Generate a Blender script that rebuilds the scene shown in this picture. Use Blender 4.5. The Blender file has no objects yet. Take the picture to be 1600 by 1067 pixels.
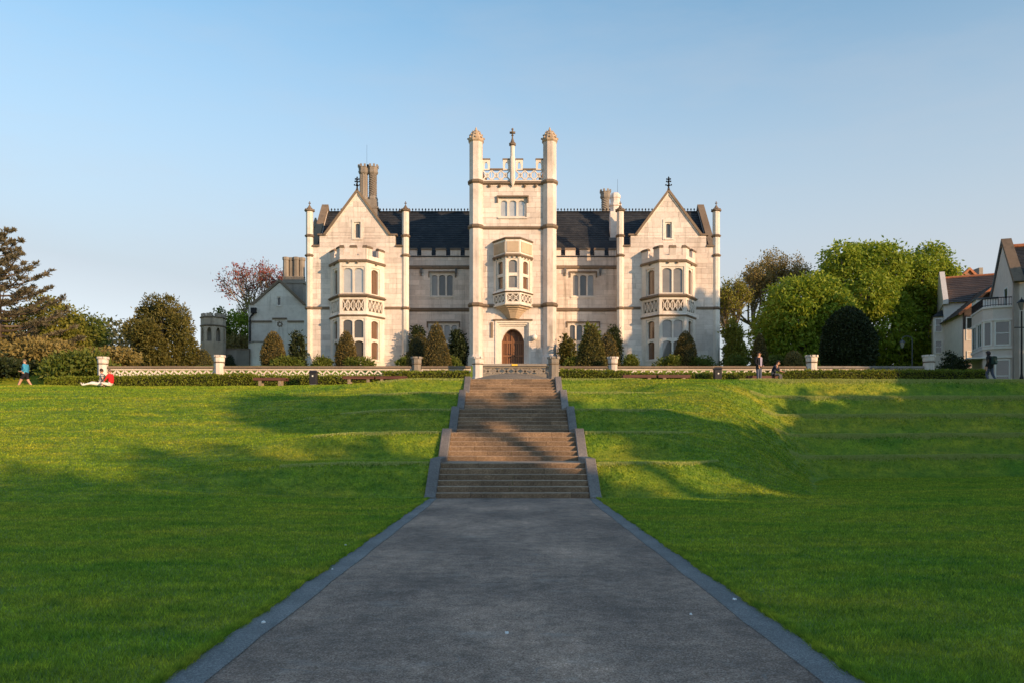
import bpy, bmesh, math, random
import numpy as np
from mathutils import Vector

# ------------------------------------------------------------------ camera, sky, sun, exposure
scene = bpy.context.scene
EYE = 1.6
FPX = 1244.0
cam_data = bpy.data.cameras.new('camera')
cam = bpy.data.objects.new('camera', cam_data)
scene.collection.objects.link(cam)
cam.location = (0, 0, EYE)
cam.rotation_euler = (math.radians(90), 0, 0)
cam_data.lens = 28.0
cam_data.sensor_width = 36.0
cam_data.shift_x = -1.4 / 1600
cam_data.shift_y = 153.5 / 1600
cam_data.clip_end = 3000
scene.camera = cam

SUN_AZ = math.radians(48)       # to the right of straight behind the camera
SUN_EL = math.radians(11.5)
sun_vec = Vector((math.sin(SUN_AZ) * math.cos(SUN_EL), -math.cos(SUN_AZ) * math.cos(SUN_EL), math.sin(SUN_EL)))
world = bpy.data.worlds.new('World')
scene.world = world
world.use_nodes = True
wn = world.node_tree
for n_ in list(wn.nodes):
    wn.nodes.remove(n_)
wo = wn.nodes.new('ShaderNodeOutputWorld')
wb = wn.nodes.new('ShaderNodeBackground')
ws = wn.nodes.new('ShaderNodeTexSky')
ws.sky_type = 'NISHITA'
ws.sun_disc = False
ws.sun_elevation = SUN_EL
ws.sun_rotation = math.pi - SUN_AZ
ws.altitude = 0
ws.air_density = 1.0
ws.dust_density = 0.4
ws.ozone_density = 2.0
wb.inputs['Strength'].default_value = 0.15
# evening haze: the clear sky pales evenly towards the horizon all the way round
w_tint = wn.nodes.new('ShaderNodeMix'); w_tint.data_type = 'RGBA'; w_tint.blend_type = 'MULTIPLY'
w_tint.inputs[0].default_value = 1.0
w_tint.inputs[7].default_value = (0.76, 0.91, 0.87, 1)
wn.links.new(ws.outputs[0], w_tint.inputs[6])
w_geo = wn.nodes.new('ShaderNodeTexCoord')
w_sep = wn.nodes.new('ShaderNodeSeparateXYZ')
wn.links.new(w_geo.outputs['Generated'], w_sep.inputs[0])
w_ramp = wn.nodes.new('ShaderNodeValToRGB')
w_el = w_ramp.color_ramp.elements
while len(w_el) < 5:
    w_el.new(0.5)
for k_, (p_, v_) in enumerate([(0.0, 0.97), (0.2, 0.84), (0.34, 0.44), (0.48, 0.06), (0.65, 0.0)]):
    w_el[k_].position = p_
    w_el[k_].color = (v_, v_, v_, 1)
wn.links.new(w_sep.outputs[2], w_ramp.inputs[0])
w_mix = wn.nodes.new('ShaderNodeMix'); w_mix.data_type = 'RGBA'
w_bw = wn.nodes.new('ShaderNodeRGBToBW')
wn.links.new(w_tint.outputs[2], w_bw.inputs[0])
w_haze = wn.nodes.new('ShaderNodeMix'); w_haze.data_type = 'RGBA'; w_haze.blend_type = 'MULTIPLY'
w_haze.inputs[0].default_value = 1.0
w_haze.inputs[7].default_value = (0.535, 0.54, 0.575, 1)
wn.links.new(w_bw.outputs[0], w_haze.inputs[6])
w_low = wn.nodes.new('ShaderNodeMix'); w_low.data_type = 'RGBA'; w_low.blend_type = 'LIGHTEN'
w_low.inputs[0].default_value = 1.0
w_low.inputs[7].default_value = (1.92, 1.96, 2.08, 1)
wn.links.new(w_haze.outputs[2], w_low.inputs[6])
wn.links.new(w_low.outputs[2], w_mix.inputs[7])
wn.links.new(w_ramp.outputs[0], w_mix.inputs[0])
wn.links.new(w_tint.outputs[2], w_mix.inputs[6])
# the faintest high veil of cirrus
w_map = wn.nodes.new('ShaderNodeMapping')
w_map.inputs['Scale'].default_value = (1.6, 1.6, 6.5)
w_map.inputs['Rotation'].default_value = (0.0, 0.18, 0.5)
wn.links.new(w_geo.outputs['Generated'], w_map.inputs['Vector'])
w_noi = wn.nodes.new('ShaderNodeTexNoise')
w_noi.inputs['Scale'].default_value = 2.2
w_noi.inputs['Detail'].default_value = 6
w_noi.inputs['Roughness'].default_value = 0.6
wn.links.new(w_map.outputs[0], w_noi.inputs['Vector'])
w_cr = wn.nodes.new('ShaderNodeValToRGB')
w_cr.color_ramp.elements[0].position = 0.46
w_cr.color_ramp.elements[0].color = (0, 0, 0, 1)
w_cr.color_ramp.elements[1].position = 0.78
w_cr.color_ramp.elements[1].color = (0.2, 0.2, 0.2, 1)
wn.links.new(w_noi.outputs['Fac'], w_cr.inputs[0])
w_cir = wn.nodes.new('ShaderNodeMix'); w_cir.data_type = 'RGBA'
wn.links.new(w_cr.outputs[0], w_cir.inputs[0])
wn.links.new(w_mix.outputs[2], w_cir.inputs[6])
wn.links.new(w_low.outputs[2], w_cir.inputs[7])
wn.links.new(w_cir.outputs[2], wb.inputs['Color'])
wn.links.new(wb.outputs[0], wo.inputs['Surface'])

sun_data = bpy.data.lights.new('sun', 'SUN')
sun_data.energy = 2.8
sun_data.angle = math.radians(0.6)
sun_data.color = (1.0, 0.64, 0.34)
sun = bpy.data.objects.new('sun', sun_data)
scene.collection.objects.link(sun)
sun.rotation_euler = sun_vec.to_track_quat('Z', 'Y').to_euler()
sun.location = (40, -40, 60)

scene.view_settings.view_transform = 'Standard'
scene.view_settings.look = 'None'
scene.view_settings.exposure = 1.12
scene.view_settings.gamma = 1.0
scene.view_settings.use_curve_mapping = False
scene.render.engine = 'CYCLES'
scene.cycles.use_denoising = True
scene.cycles.max_bounces = 6
scene.cycles.diffuse_bounces = 3
scene.cycles.glossy_bounces = 3
scene.cycles.transmission_bounces = 3
scene.cycles.transparent_max_bounces = 6

rng = np.random.default_rng(7)
random.seed(7)

# ------------------------------------------------------------------ materials
class NT:
    def __init__(s, name):
        s.m = bpy.data.materials.new(name)
        s.m.use_nodes = True
        s.t = s.m.node_tree
        for n in list(s.t.nodes):
            s.t.nodes.remove(n)
        s.out = s.n('ShaderNodeOutputMaterial')
    def n(s, typ, **kw):
        nd = s.t.nodes.new(typ)
        for k, v in kw.items():
            setattr(nd, k, v)
        return nd
    def l(s, a, b):
        s.t.links.new(a, b)
    def pos(s, scale=(1, 1, 1), obj=False):
        g = s.n('ShaderNodeTexCoord').outputs['Object'] if obj else s.n('ShaderNodeNewGeometry').outputs['Position']
        m = s.n('ShaderNodeMapping')
        m.inputs['Scale'].default_value = scale
        s.l(g, m.inputs['Vector'])
        return m.outputs[0]
    def noise(s, vec, scale, detail=4, rough=0.55):
        n = s.n('ShaderNodeTexNoise')
        n.inputs['Scale'].default_value = scale
        n.inputs['Detail'].default_value = detail
        n.inputs['Roughness'].default_value = rough
        s.l(vec, n.inputs['Vector'])
        return n.outputs['Fac']
    def ramp(s, fac, stops):
        r = s.n('ShaderNodeValToRGB')
        els = r.color_ramp.elements
        while len(els) < len(stops):
            els.new(0.5)
        for e, (p, c) in zip(els, stops):
            e.position = p
            e.color = tuple(c) + ((1,) if len(c) == 3 else ())
        s.l(fac, r.inputs[0])
        return r.outputs[0]
    def mix(s, a, b, fac, typ='MIX'):
        m = s.n('ShaderNodeMix', data_type='RGBA', blend_type=typ)
        for sock, v in ((m.inputs[0], fac), (m.inputs[6], a), (m.inputs[7], b)):
            if isinstance(v, (int, float)):
                sock.default_value = v
            elif isinstance(v, tuple):
                sock.default_value = v + ((1,) if len(v) == 3 else ())
            else:
                s.l(v, sock)
        return m.outputs[2]
    def math(s, op, a, b=0.0):
        m = s.n('ShaderNodeMath', operation=op)
        for sock, v in ((m.inputs[0], a), (m.inputs[1], b)):
            if isinstance(v, (int, float)):
                sock.default_value = v
            else:
                s.l(v, sock)
        return m.outputs[0]
    def rnd(s):
        a = s.n('ShaderNodeNewGeometry').outputs['Random Per Island']
        b = s.n('ShaderNodeObjectInfo').outputs['Random']
        return s.math('FRACT', s.math('ADD', a, b))
    def bump(s, h, strength=0.3, dist=0.02):
        b = s.n('ShaderNodeBump')
        b.inputs['Strength'].default_value = strength
        b.inputs['Distance'].default_value = dist
        s.l(h, b.inputs['Height'])
        return b.outputs[0]
    def finish(s, col, rough=0.8, normal=None, metal=0.0, spec=0.3):
        p = s.n('ShaderNodeBsdfPrincipled')
        p.inputs['Roughness'].default_value = rough
        p.inputs['Metallic'].default_value = metal
        p.inputs['Specular IOR Level'].default_value = spec
        if isinstance(col, tuple):
            p.inputs['Base Color'].default_value = col + (1,)
        else:
            s.l(col, p.inputs['Base Color'])
        if normal is not None:
            s.l(normal, p.inputs['Normal'])
        s.l(p.outputs[0], s.out.inputs['Surface'])
        return s.m

def m_plain(name, col, rough=0.7, var=0.25, scale=6.0, metal=0.0, spec=0.3, bump=0.15):
    t = NT(name)
    p = t.pos()
    n = t.noise(p, scale, 5, 0.65)
    lo = tuple(c * (1 - var) for c in col)
    hi = tuple(min(1, c * (1 + var)) for c in col)
    c = t.ramp(n, [(0.3, lo), (0.7, hi)])
    return t.finish(c, rough, t.bump(n, bump, 0.01), metal, spec)

def m_stone(name, base, rv=0.16, stain=(0.20, 0.165, 0.13), stain_amt=0.75, joints=False, streak=True):
    t = NT(name)
    p = t.pos()
    r = t.rnd()
    c = t.mix(tuple(b * (1 - rv) for b in base), tuple(min(1, b * (1 + rv * 0.55)) for b in base), r)
    big = t.noise(p, 0.33, 5, 0.6)
    c = t.mix(c, t.ramp(big, [(0.42, (1, 1, 1)), (0.75, (0.74, 0.69, 0.66))]), 1.0, 'MULTIPLY')
    fine = t.noise(p, 3.2, 7, 0.7)
    c = t.mix(c, t.ramp(fine, [(0.30, (0.80, 0.78, 0.76)), (0.52, (1, 1, 1)), (0.8, (1.0, 0.96, 0.90))]), 0.8, 'MULTIPLY')
    if streak:
        st = t.noise(t.pos((2.6, 2.6, 0.16)), 1.0, 5, 0.7)
        patch = t.noise(t.pos((1, 1, 1)), 0.55, 3)
        f = t.math('MULTIPLY', t.ramp(st, [(0.50, (0, 0, 0)), (0.72, (1, 1, 1))]), t.ramp(patch, [(0.40, (0, 0, 0)), (0.60, (1, 1, 1))]))
        c = t.mix(c, stain, t.math('MULTIPLY', f, stain_amt))
    if joints:
        b = t.n('ShaderNodeTexBrick')
        b.inputs['Scale'].default_value = 1.0
        b.inputs['Brick Width'].default_value = 0.8
        b.inputs['Row Height'].default_value = 0.36
        b.inputs['Mortar Size'].default_value = 0.012
        b.inputs['Color1'].default_value = (1, 1, 1, 1)
        b.inputs['Color2'].default_value = (0.86, 0.85, 0.83, 1)
        b.inputs['Mortar'].default_value = (0.6, 0.57, 0.53, 1)
        sx = t.n('ShaderNodeSeparateXYZ')
        cx = t.n('ShaderNodeCombineXYZ')
        t.l(p, sx.inputs[0])
        t.l(t.math('ADD', sx.outputs[0], sx.outputs[1]), cx.inputs[0])
        t.l(sx.outputs[2], cx.inputs[1])
        t.l(cx.outputs[0], b.inputs['Vector'])
        c = t.mix(c, b.outputs['Color'], 0.8, 'MULTIPLY')
    return t.finish(c, 0.85, t.bump(fine, 0.35, 0.02), 0, 0.2)

def m_leaf(name, a, b, trans=0.35, rough=0.55, hue_scale=0.6):
    t = NT(name)
    r = t.rnd()
    n = t.noise(t.pos(), hue_scale, 3)
    c = t.mix(a, b, t.math('ADD', t.math('MULTIPLY', r, 0.65), t.math('MULTIPLY', t.math('SUBTRACT', n, 0.32), 0.9)))
    d = t.n('ShaderNodeBsdfPrincipled')
    d.inputs['Roughness'].default_value = rough
    d.inputs['Specular IOR Level'].default_value = 0.25
    t.l(c, d.inputs['Base Color'])
    tr = t.n('ShaderNodeBsdfTranslucent')
    t.l(t.mix(c, (1.0, 0.95, 0.4), 0.25, 'MULTIPLY'), tr.inputs['Color'])
    mx = t.n('ShaderNodeMixShader')
    mx.inputs[0].default_value = trans
    t.l(d.outputs[0], mx.inputs[1])
    t.l(tr.outputs[0], mx.inputs[2])
    t.l(mx.outputs[0], t.out.inputs['Surface'])
    return t.m

def m_glass(name, inside, refl=0.22):
    t = NT(name)
    n = t.noise(t.pos(), 1.4, 3)
    c = t.ramp(n, [(0.35, tuple(x * 0.8 for x in inside)), (0.65, inside)])
    d = t.n('ShaderNodeBsdfDiffuse')
    t.l(c, d.inputs['Color'])
    g = t.n('ShaderNodeBsdfGlossy')
    g.inputs['Roughness'].default_value = 0.03
    g.inputs['Color'].default_value = (0.9, 0.95, 1, 1)
    w = t.noise(t.pos(), 0.9, 2)
    t.l(t.bump(w, 0.05, 0.05), g.inputs['Normal'])
    fr = t.n('ShaderNodeFresnel')
    fr.inputs['IOR'].default_value = 1.5
    mx = t.n('ShaderNodeMixShader')
    t.l(t.math('ADD', fr.outputs[0], refl), mx.inputs[0])
    t.l(d.outputs[0], mx.inputs[1])
    t.l(g.outputs[0], mx.inputs[2])
    t.l(mx.outputs[0], t.out.inputs['Surface'])
    return t.m

M = {}
M['stone'] = m_stone('cream_limestone', (0.75, 0.68, 0.635))
M['stone_wall'] = m_stone('cream_limestone_jointed', (0.74, 0.67, 0.625), joints=True)
M['stone_trim'] = m_stone('pale_dressed_stone', (0.77, 0.715, 0.655), rv=0.08, stain_amt=0.35)
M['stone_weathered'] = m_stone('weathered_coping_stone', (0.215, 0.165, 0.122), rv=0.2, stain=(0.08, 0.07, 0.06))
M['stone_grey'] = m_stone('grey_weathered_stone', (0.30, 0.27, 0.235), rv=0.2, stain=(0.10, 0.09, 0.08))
M['stone_annex'] = m_stone('pale_rendered_stone', (0.72, 0.67, 0.61), rv=0.1, stain_amt=0.6)
M['stone_buff'] = m_stone('buff_weathered_stone', (0.52, 0.41, 0.30), rv=0.12, stain_amt=0.6)
M['stone_turret'] = m_stone('brown_turret_stone', (0.42, 0.35, 0.28), rv=0.2, stain=(0.14, 0.11, 0.09))
M['joint'] = m_plain('mortar_joint', (0.40, 0.36, 0.32), 0.95, 0.2, 3)

def m_slate(name, a, b, sc=1.0):
    t = NT(name)
    br = t.n('ShaderNodeTexBrick')
    br.inputs['Scale'].default_value = sc
    br.inputs['Brick Width'].default_value = 0.32
    br.inputs['Row Height'].default_value = 0.19
    br.inputs['Mortar Size'].default_value = 0.006
    br.inputs['Color1'].default_value = a + (1,)
    br.inputs['Color2'].default_value = b + (1,)
    br.inputs['Mortar'].default_value = tuple(x * 0.4 for x in a) + (1,)
    sx = t.n('ShaderNodeSeparateXYZ')
    cx = t.n('ShaderNodeCombineXYZ')
    t.l(t.pos(), sx.inputs[0])
    t.l(t.math('ADD', sx.outputs[0], t.math('MULTIPLY', sx.outputs[1], 0.35)), cx.inputs[0])
    t.l(sx.outputs[2], cx.inputs[1])
    t.l(cx.outputs[0], br.inputs['Vector'])
    n = t.noise(t.pos(), 0.8, 5, 0.65)
    c = t.mix(br.outputs['Color'], t.ramp(n, [(0.35, (0.7, 0.7, 0.7)), (0.7, (1.3, 1.25, 1.15))]), 1.0, 'MULTIPLY')
    return t.finish(c, 0.6, t.bump(n, 0.2, 0.02), 0, 0.35)
M['slate'] = m_slate('dark_blue_slate', (0.026, 0.030, 0.038), (0.045, 0.048, 0.055))
M['tile_brown'] = m_slate('dark_brown_roof_tile', (0.060, 0.048, 0.045), (0.085, 0.060, 0.052))
M['terracotta'] = m_plain('terracotta_ridge', (0.36, 0.14, 0.07), 0.8, 0.3, 5)
M['iron'] = m_plain('black_iron', (0.018, 0.018, 0.020), 0.5, 0.3, 8, 0.4)
M['lead'] = m_plain('grey_lead', (0.12, 0.125, 0.135), 0.6, 0.25, 4)
M['frame_white'] = m_plain('white_paint', (0.74, 0.72, 0.68), 0.5, 0.06, 5)
M['glass'] = m_glass('dark_window_glass', (0.075, 0.075, 0.072), 0.03)
M['glass_blind'] = m_glass('window_glass_with_blind', (0.20, 0.185, 0.17), 0.05)
M['glass_pale'] = m_glass('window_glass_pale_tone', (0.42, 0.42, 0.41), 0.16)  # pale diffuse colour paints in the sky reflected by the left bay panes
M['glass_house'] = m_glass('casement_glass', (0.05, 0.058, 0.056), 0.05)
M['glass_curtain'] = m_glass('window_glass_brown_curtain', (0.17, 0.10, 0.065), 0.02)

def m_wood(name, a, b, sc=(14, 14, 1.2)):
    t = NT(name)
    n = t.noise(t.pos(sc), 1.0, 5, 0.65)
    return t.finish(t.ramp(n, [(0.3, a), (0.7, b)]), 0.5, t.bump(n, 0.2, 0.01), 0, 0.4)
M['door'] = m_wood('oak_door', (0.16, 0.07, 0.03), (0.27, 0.125, 0.055))
M['door_dark'] = m_wood('oak_door_recess', (0.09, 0.035, 0.016), (0.15, 0.065, 0.03))
M['bench'] = m_wood('red_brown_bench_wood', (0.075, 0.030, 0.022), (0.15, 0.062, 0.045), (1.2, 14, 14))
M['bin'] = m_plain('dark_bin_metal', (0.025, 0.024, 0.03), 0.45, 0.2, 6)
M['brass'] = m_plain('yellow_plaque', (0.75, 0.52, 0.05), 0.5, 0.1, 8)
M['paper'] = m_plain('white_paper', (0.75, 0.75, 0.72), 0.8, 0.05)
M['bark'] = m_wood('tree_bark', (0.045, 0.035, 0.026), (0.13, 0.10, 0.075), (5, 5, 0.8))
M['bark_pale'] = m_wood('pale_twig_bark', (0.12, 0.09, 0.06), (0.26, 0.20, 0.13), (5, 5, 0.8))

def m_asphalt():
    t = NT('worn_tarmac')
    p = t.pos()
    sp = t.n('ShaderNodeTexVoronoi')
    sp.inputs['Scale'].default_value = 95
    t.l(p, sp.inputs['Vector'])
    chips = t.ramp(sp.outputs['Color'], [(0.1, (0.185, 0.122, 0.090)), (0.6, (0.345, 0.240, 0.186)), (0.92, (0.50, 0.375, 0.31)), (1.0, (0.66, 0.54, 0.46))])
    big = t.noise(t.pos((1, 0.6, 1)), 0.42, 5, 0.62)
    c = t.mix(chips, t.ramp(big, [(0.34, (0.50, 0.51, 0.54)), (0.5, (0.95, 0.93, 0.92)), (0.66, (1.6, 1.5, 1.42))]), 1.0, 'MULTIPLY')
    mid = t.noise(p, 5.0, 5, 0.7)
    c = t.mix(c, t.ramp(mid, [(0.35, (0.72, 0.72, 0.72)), (0.68, (1.3, 1.27, 1.23))]), 0.9, 'MULTIPLY')
    dust = t.ramp(t.noise(t.pos((0.7, 1.6, 1)), 1.5, 6, 0.72), [(0.56, (0, 0, 0)), (0.74, (1, 1, 1))])
    c = t.mix(c, (0.42, 0.36, 0.315), t.math('MULTIPLY', dust, 0.45))
    # scuffs: thin pale curved scratches
    w = t.n('ShaderNodeTexVoronoi', feature='DISTANCE_TO_EDGE')
    w.inputs['Scale'].default_value = 0.75
    nv = t.n('ShaderNodeTexNoise')
    nv.inputs['Scale'].default_value = 1.1
    t.l(p, nv.inputs['Vector'])
    vm = t.n('ShaderNodeVectorMath', operation='MULTIPLY_ADD')
    t.l(nv.outputs['Color'], vm.inputs[0])
    vm.inputs[1].default_value = (2.2, 2.2, 2.2)
    t.l(p, vm.inputs[2])
    t.l(vm.outputs[0], w.inputs['Vector'])
    sc = t.ramp(w.outputs['Distance'], [(0.0, (1, 1, 1)), (0.008, (0, 0, 0))])
    br = t.ramp(t.noise(p, 2.3, 3), [(0.5, (0, 0, 0)), (0.62, (1, 1, 1))])
    c = t.mix(c, (0.22, 0.20, 0.185), t.math('MULTIPLY', t.math('MULTIPLY', sc, br), 0.7))
    return t.finish(c, 0.85, t.bump(sp.outputs['Distance'], 0.7, 0.006), 0, 0.25)
M['asphalt'] = m_asphalt()

def m_speckle(name, lo, mid, hi, sc=70, rough=0.85, big=0.8):
    t = NT(name)
    p = t.pos()
    sp = t.n('ShaderNodeTexVoronoi')
    sp.inputs['Scale'].default_value = sc
    t.l(p, sp.inputs['Vector'])
    c = t.ramp(sp.outputs['Color'], [(0.1, lo), (0.55, mid), (0.97, hi)])
    n = t.noise(p, big, 5, 0.65)
    c = t.mix(c, t.ramp(n, [(0.3, (0.72, 0.72, 0.72)), (0.68, (1.2, 1.18, 1.15))]), 1.0, 'MULTIPLY')
    r = t.rnd()
    c = t.mix(c, t.ramp(r, [(0, (0.78, 0.77, 0.76)), (1, (1.16, 1.12, 1.06))]), 1.0, 'MULTIPLY')
    return t.finish(c, rough, t.bump(sp.outputs['Distance'], 0.4, 0.004), 0, 0.25)
M['kerb'] = m_speckle('blue_grey_kerb', (0.120, 0.122, 0.130), (0.178, 0.182, 0.192), (0.29, 0.295, 0.305), 110, 0.8, 0.9)
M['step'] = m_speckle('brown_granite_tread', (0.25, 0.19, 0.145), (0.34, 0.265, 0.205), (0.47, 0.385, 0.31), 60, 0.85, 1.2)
M['riser'] = m_speckle('dark_granite_riser', (0.120, 0.082, 0.055), (0.205, 0.145, 0.100), (0.36, 0.27, 0.19), 60, 0.9, 1.6)  # riser faces coloured darker than the treads
M['side_wall'] = m_speckle('stair_side_wall_granite', (0.14, 0.13, 0.13), (0.20, 0.185, 0.18), (0.31, 0.29, 0.28), 60, 0.85, 0.8)
M['gravel'] = m_speckle('buff_gravel', (0.20, 0.16, 0.12), (0.30, 0.245, 0.185), (0.42, 0.36, 0.29), 40, 0.9, 0.7)

def m_grass(name, blade):
    t = NT(name)
    p = t.pos()
    n1 = t.noise(t.pos((0.55, 1.3, 1)), 0.55, 5, 0.62)
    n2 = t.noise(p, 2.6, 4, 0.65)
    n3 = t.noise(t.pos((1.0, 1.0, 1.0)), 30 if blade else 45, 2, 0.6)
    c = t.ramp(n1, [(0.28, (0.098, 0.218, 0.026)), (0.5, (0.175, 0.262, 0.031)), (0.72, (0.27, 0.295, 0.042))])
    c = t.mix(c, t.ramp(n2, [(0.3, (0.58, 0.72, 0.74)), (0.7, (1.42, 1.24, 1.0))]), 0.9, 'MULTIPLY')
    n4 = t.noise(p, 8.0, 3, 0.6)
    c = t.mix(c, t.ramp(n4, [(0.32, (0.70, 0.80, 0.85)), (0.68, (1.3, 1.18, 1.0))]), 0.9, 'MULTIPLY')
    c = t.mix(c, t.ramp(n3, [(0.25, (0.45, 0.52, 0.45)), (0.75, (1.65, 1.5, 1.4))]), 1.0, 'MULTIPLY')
    # mowing direction streaks and a few dry patches
    st = t.noise(t.pos((0.25, 3.6, 1)), 1.0, 4, 0.6)
    c = t.mix(c, t.ramp(st, [(0.35, (0.80, 0.86, 0.82)), (0.66, (1.30, 1.16, 1.08))]), 0.9, 'MULTIPLY')
    dry = t.ramp(t.noise(t.pos((0.8, 1.5, 1)), 0.75, 6, 0.75), [(0.63, (0, 0, 0)), (0.76, (1, 1, 1))])
    c = t.mix(c, (0.22, 0.20, 0.07), t.math('MULTIPLY', dry, 0.55))
    if blade:
        c = t.mix(c, (1.38, 1.42, 1.3), 1.0, 'MULTIPLY')
        ri = t.n('ShaderNodeNewGeometry').outputs['Random Per Island']
        c = t.mix(c, t.ramp(ri, [(0.0, (0.58, 0.62, 0.66)), (0.6, (1.0, 1.0, 1.0)), (1.0, (1.42, 1.34, 1.25))]), 1.0, 'MULTIPLY')
    d = t.n('ShaderNodeBsdfPrincipled')
    d.inputs['Roughness'].default_value = 0.65
    d.inputs['Specular IOR Level'].default_value = 0.15
    t.l(c, d.inputs['Base Color'])
    if blade:
        tr = t.n('ShaderNodeBsdfTranslucent')
        t.l(c, tr.inputs['Color'])
        # a thin curved blade shades mostly like the sward it belongs to
        vm = t.n('ShaderNodeVectorMath', operation='MULTIPLY_ADD')
        t.l(t.n('ShaderNodeNewGeometry').outputs['Normal'], vm.inputs[0])
        vm.inputs[1].default_value = (0.65, 0.65, 0.65)
        vm.inputs[2].default_value = (0.0, 0.0, 0.5)
        vn = t.n('ShaderNodeVectorMath', operation='NORMALIZE')
        t.l(vm.outputs[0], vn.inputs[0])
        t.l(vn.outputs[0], d.inputs['Normal'])
        mx = t.n('ShaderNodeMixShader')
        mx.inputs[0].default_value = 0.4
        t.l(d.outputs[0], mx.inputs[1])
        t.l(tr.outputs[0], mx.inputs[2])
        t.l(mx.outputs[0], t.out.inputs['Surface'])
    else:
        t.l(t.bump(n3, 0.8, 0.03), d.inputs['Normal'])
        t.l(d.outputs[0], t.out.inputs['Surface'])
    return t.m
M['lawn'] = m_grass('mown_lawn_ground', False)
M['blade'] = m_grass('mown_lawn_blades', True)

M['edge_light_blade'] = m_leaf('edge_light_grass_blade', (0.40, 0.47, 0.13), (0.55, 0.56, 0.20), 0.35)  # pale colour stands in for skylight caught on the terrace crests
M['leaf_chestnut'] = m_leaf('chestnut_leaf', (0.13, 0.235, 0.020), (0.36, 0.40, 0.042), 0.4)
M['leaf_yew'] = m_leaf('yew_leaf', (0.057, 0.068, 0.016), (0.170, 0.142, 0.035), 0.2)
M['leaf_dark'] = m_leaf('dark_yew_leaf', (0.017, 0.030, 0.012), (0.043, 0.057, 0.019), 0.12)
M['leaf_cedar'] = m_leaf('cedar_needle', (0.060, 0.058, 0.036), (0.17, 0.145, 0.085), 0.12)
M['leaf_yellow'] = m_leaf('spring_leaf', (0.14, 0.165, 0.024), (0.33, 0.30, 0.055), 0.4)
M['leaf_brown'] = m_leaf('budding_leaf', (0.17, 0.14, 0.045), (0.32, 0.25, 0.085), 0.3)
M['leaf_copper'] = m_leaf('copper_leaf', (0.18, 0.045, 0.045), (0.34, 0.10, 0.085), 0.3)
M['leaf_box'] = m_leaf('clipped_box_leaf', (0.064, 0.061, 0.016), (0.206, 0.149, 0.047), 0.2)
M['leaf_hedge'] = m_leaf('hedge_leaf', (0.115, 0.185, 0.018), (0.30, 0.31, 0.04), 0.35)
M['leaf_shrub'] = m_leaf('shrub_leaf', (0.068, 0.117, 0.018), (0.177, 0.189, 0.034), 0.3)
M['leaf_far'] = m_leaf('far_wood_leaf', (0.060, 0.072, 0.035), (0.12, 0.12, 0.055), 0.2)
M['core'] = m_plain('inner_twigs', (0.022, 0.024, 0.010), 0.9, 0.3, 6)
M['render'] = m_plain('beige_render', (0.60, 0.525, 0.47), 0.9, 0.08, 2.0)
M['render_pale'] = m_plain('pale_render', (0.68, 0.62, 0.57), 0.9, 0.08, 2.0)
M['brick'] = m_plain('brown_brick', (0.24, 0.15, 0.11), 0.9, 0.2, 9)
M['litter'] = m_plain('white_litter', (0.8, 0.8, 0.8), 0.7, 0.05)

# ------------------------------------------------------------------ mesh helpers
LOCS = {}
def wloc(o):
    v = Vector((0, 0, 0))
    while o is not None:
        v = v + o.location
        o = o.parent
    return v

def new_obj(name, mesh, parent=None, kind=None, label=None, cat=None, group=None):
    o = bpy.data.objects.new(name, mesh)
    scene.collection.objects.link(o)
    if parent is not None:
        o.parent = parent
    if kind:
        o['kind'] = kind
    if label:
        o['label'] = label
    if cat:
        o['category'] = cat
    if group:
        o['group'] = group
    return o

def thing(name, label, cat, loc=(0, 0, 0), group=None):
    o = new_obj(name, None, None, None, label, cat, group)
    o.location = loc
    o.empty_display_size = 0.3
    return o

class Fr:
    """frame on a vertical face: u along the face, w outwards, z up"""
    def __init__(s, ox, oy, ux=1.0, uy=0.0):
        k = math.hypot(ux, uy)
        s.o = (ox, oy)
        s.u = (ux / k, uy / k)
        s.n = (uy / k, -ux / k)
    def __call__(s, p):
        u, w, z = p
        return (s.o[0] + u * s.u[0] + w * s.n[0], s.o[1] + u * s.u[1] + w * s.n[1], z)
    def sub(s, u, w=0.0):
        x, y, _ = s((u, w, 0))
        return Fr(x, y, *s.u)

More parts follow.
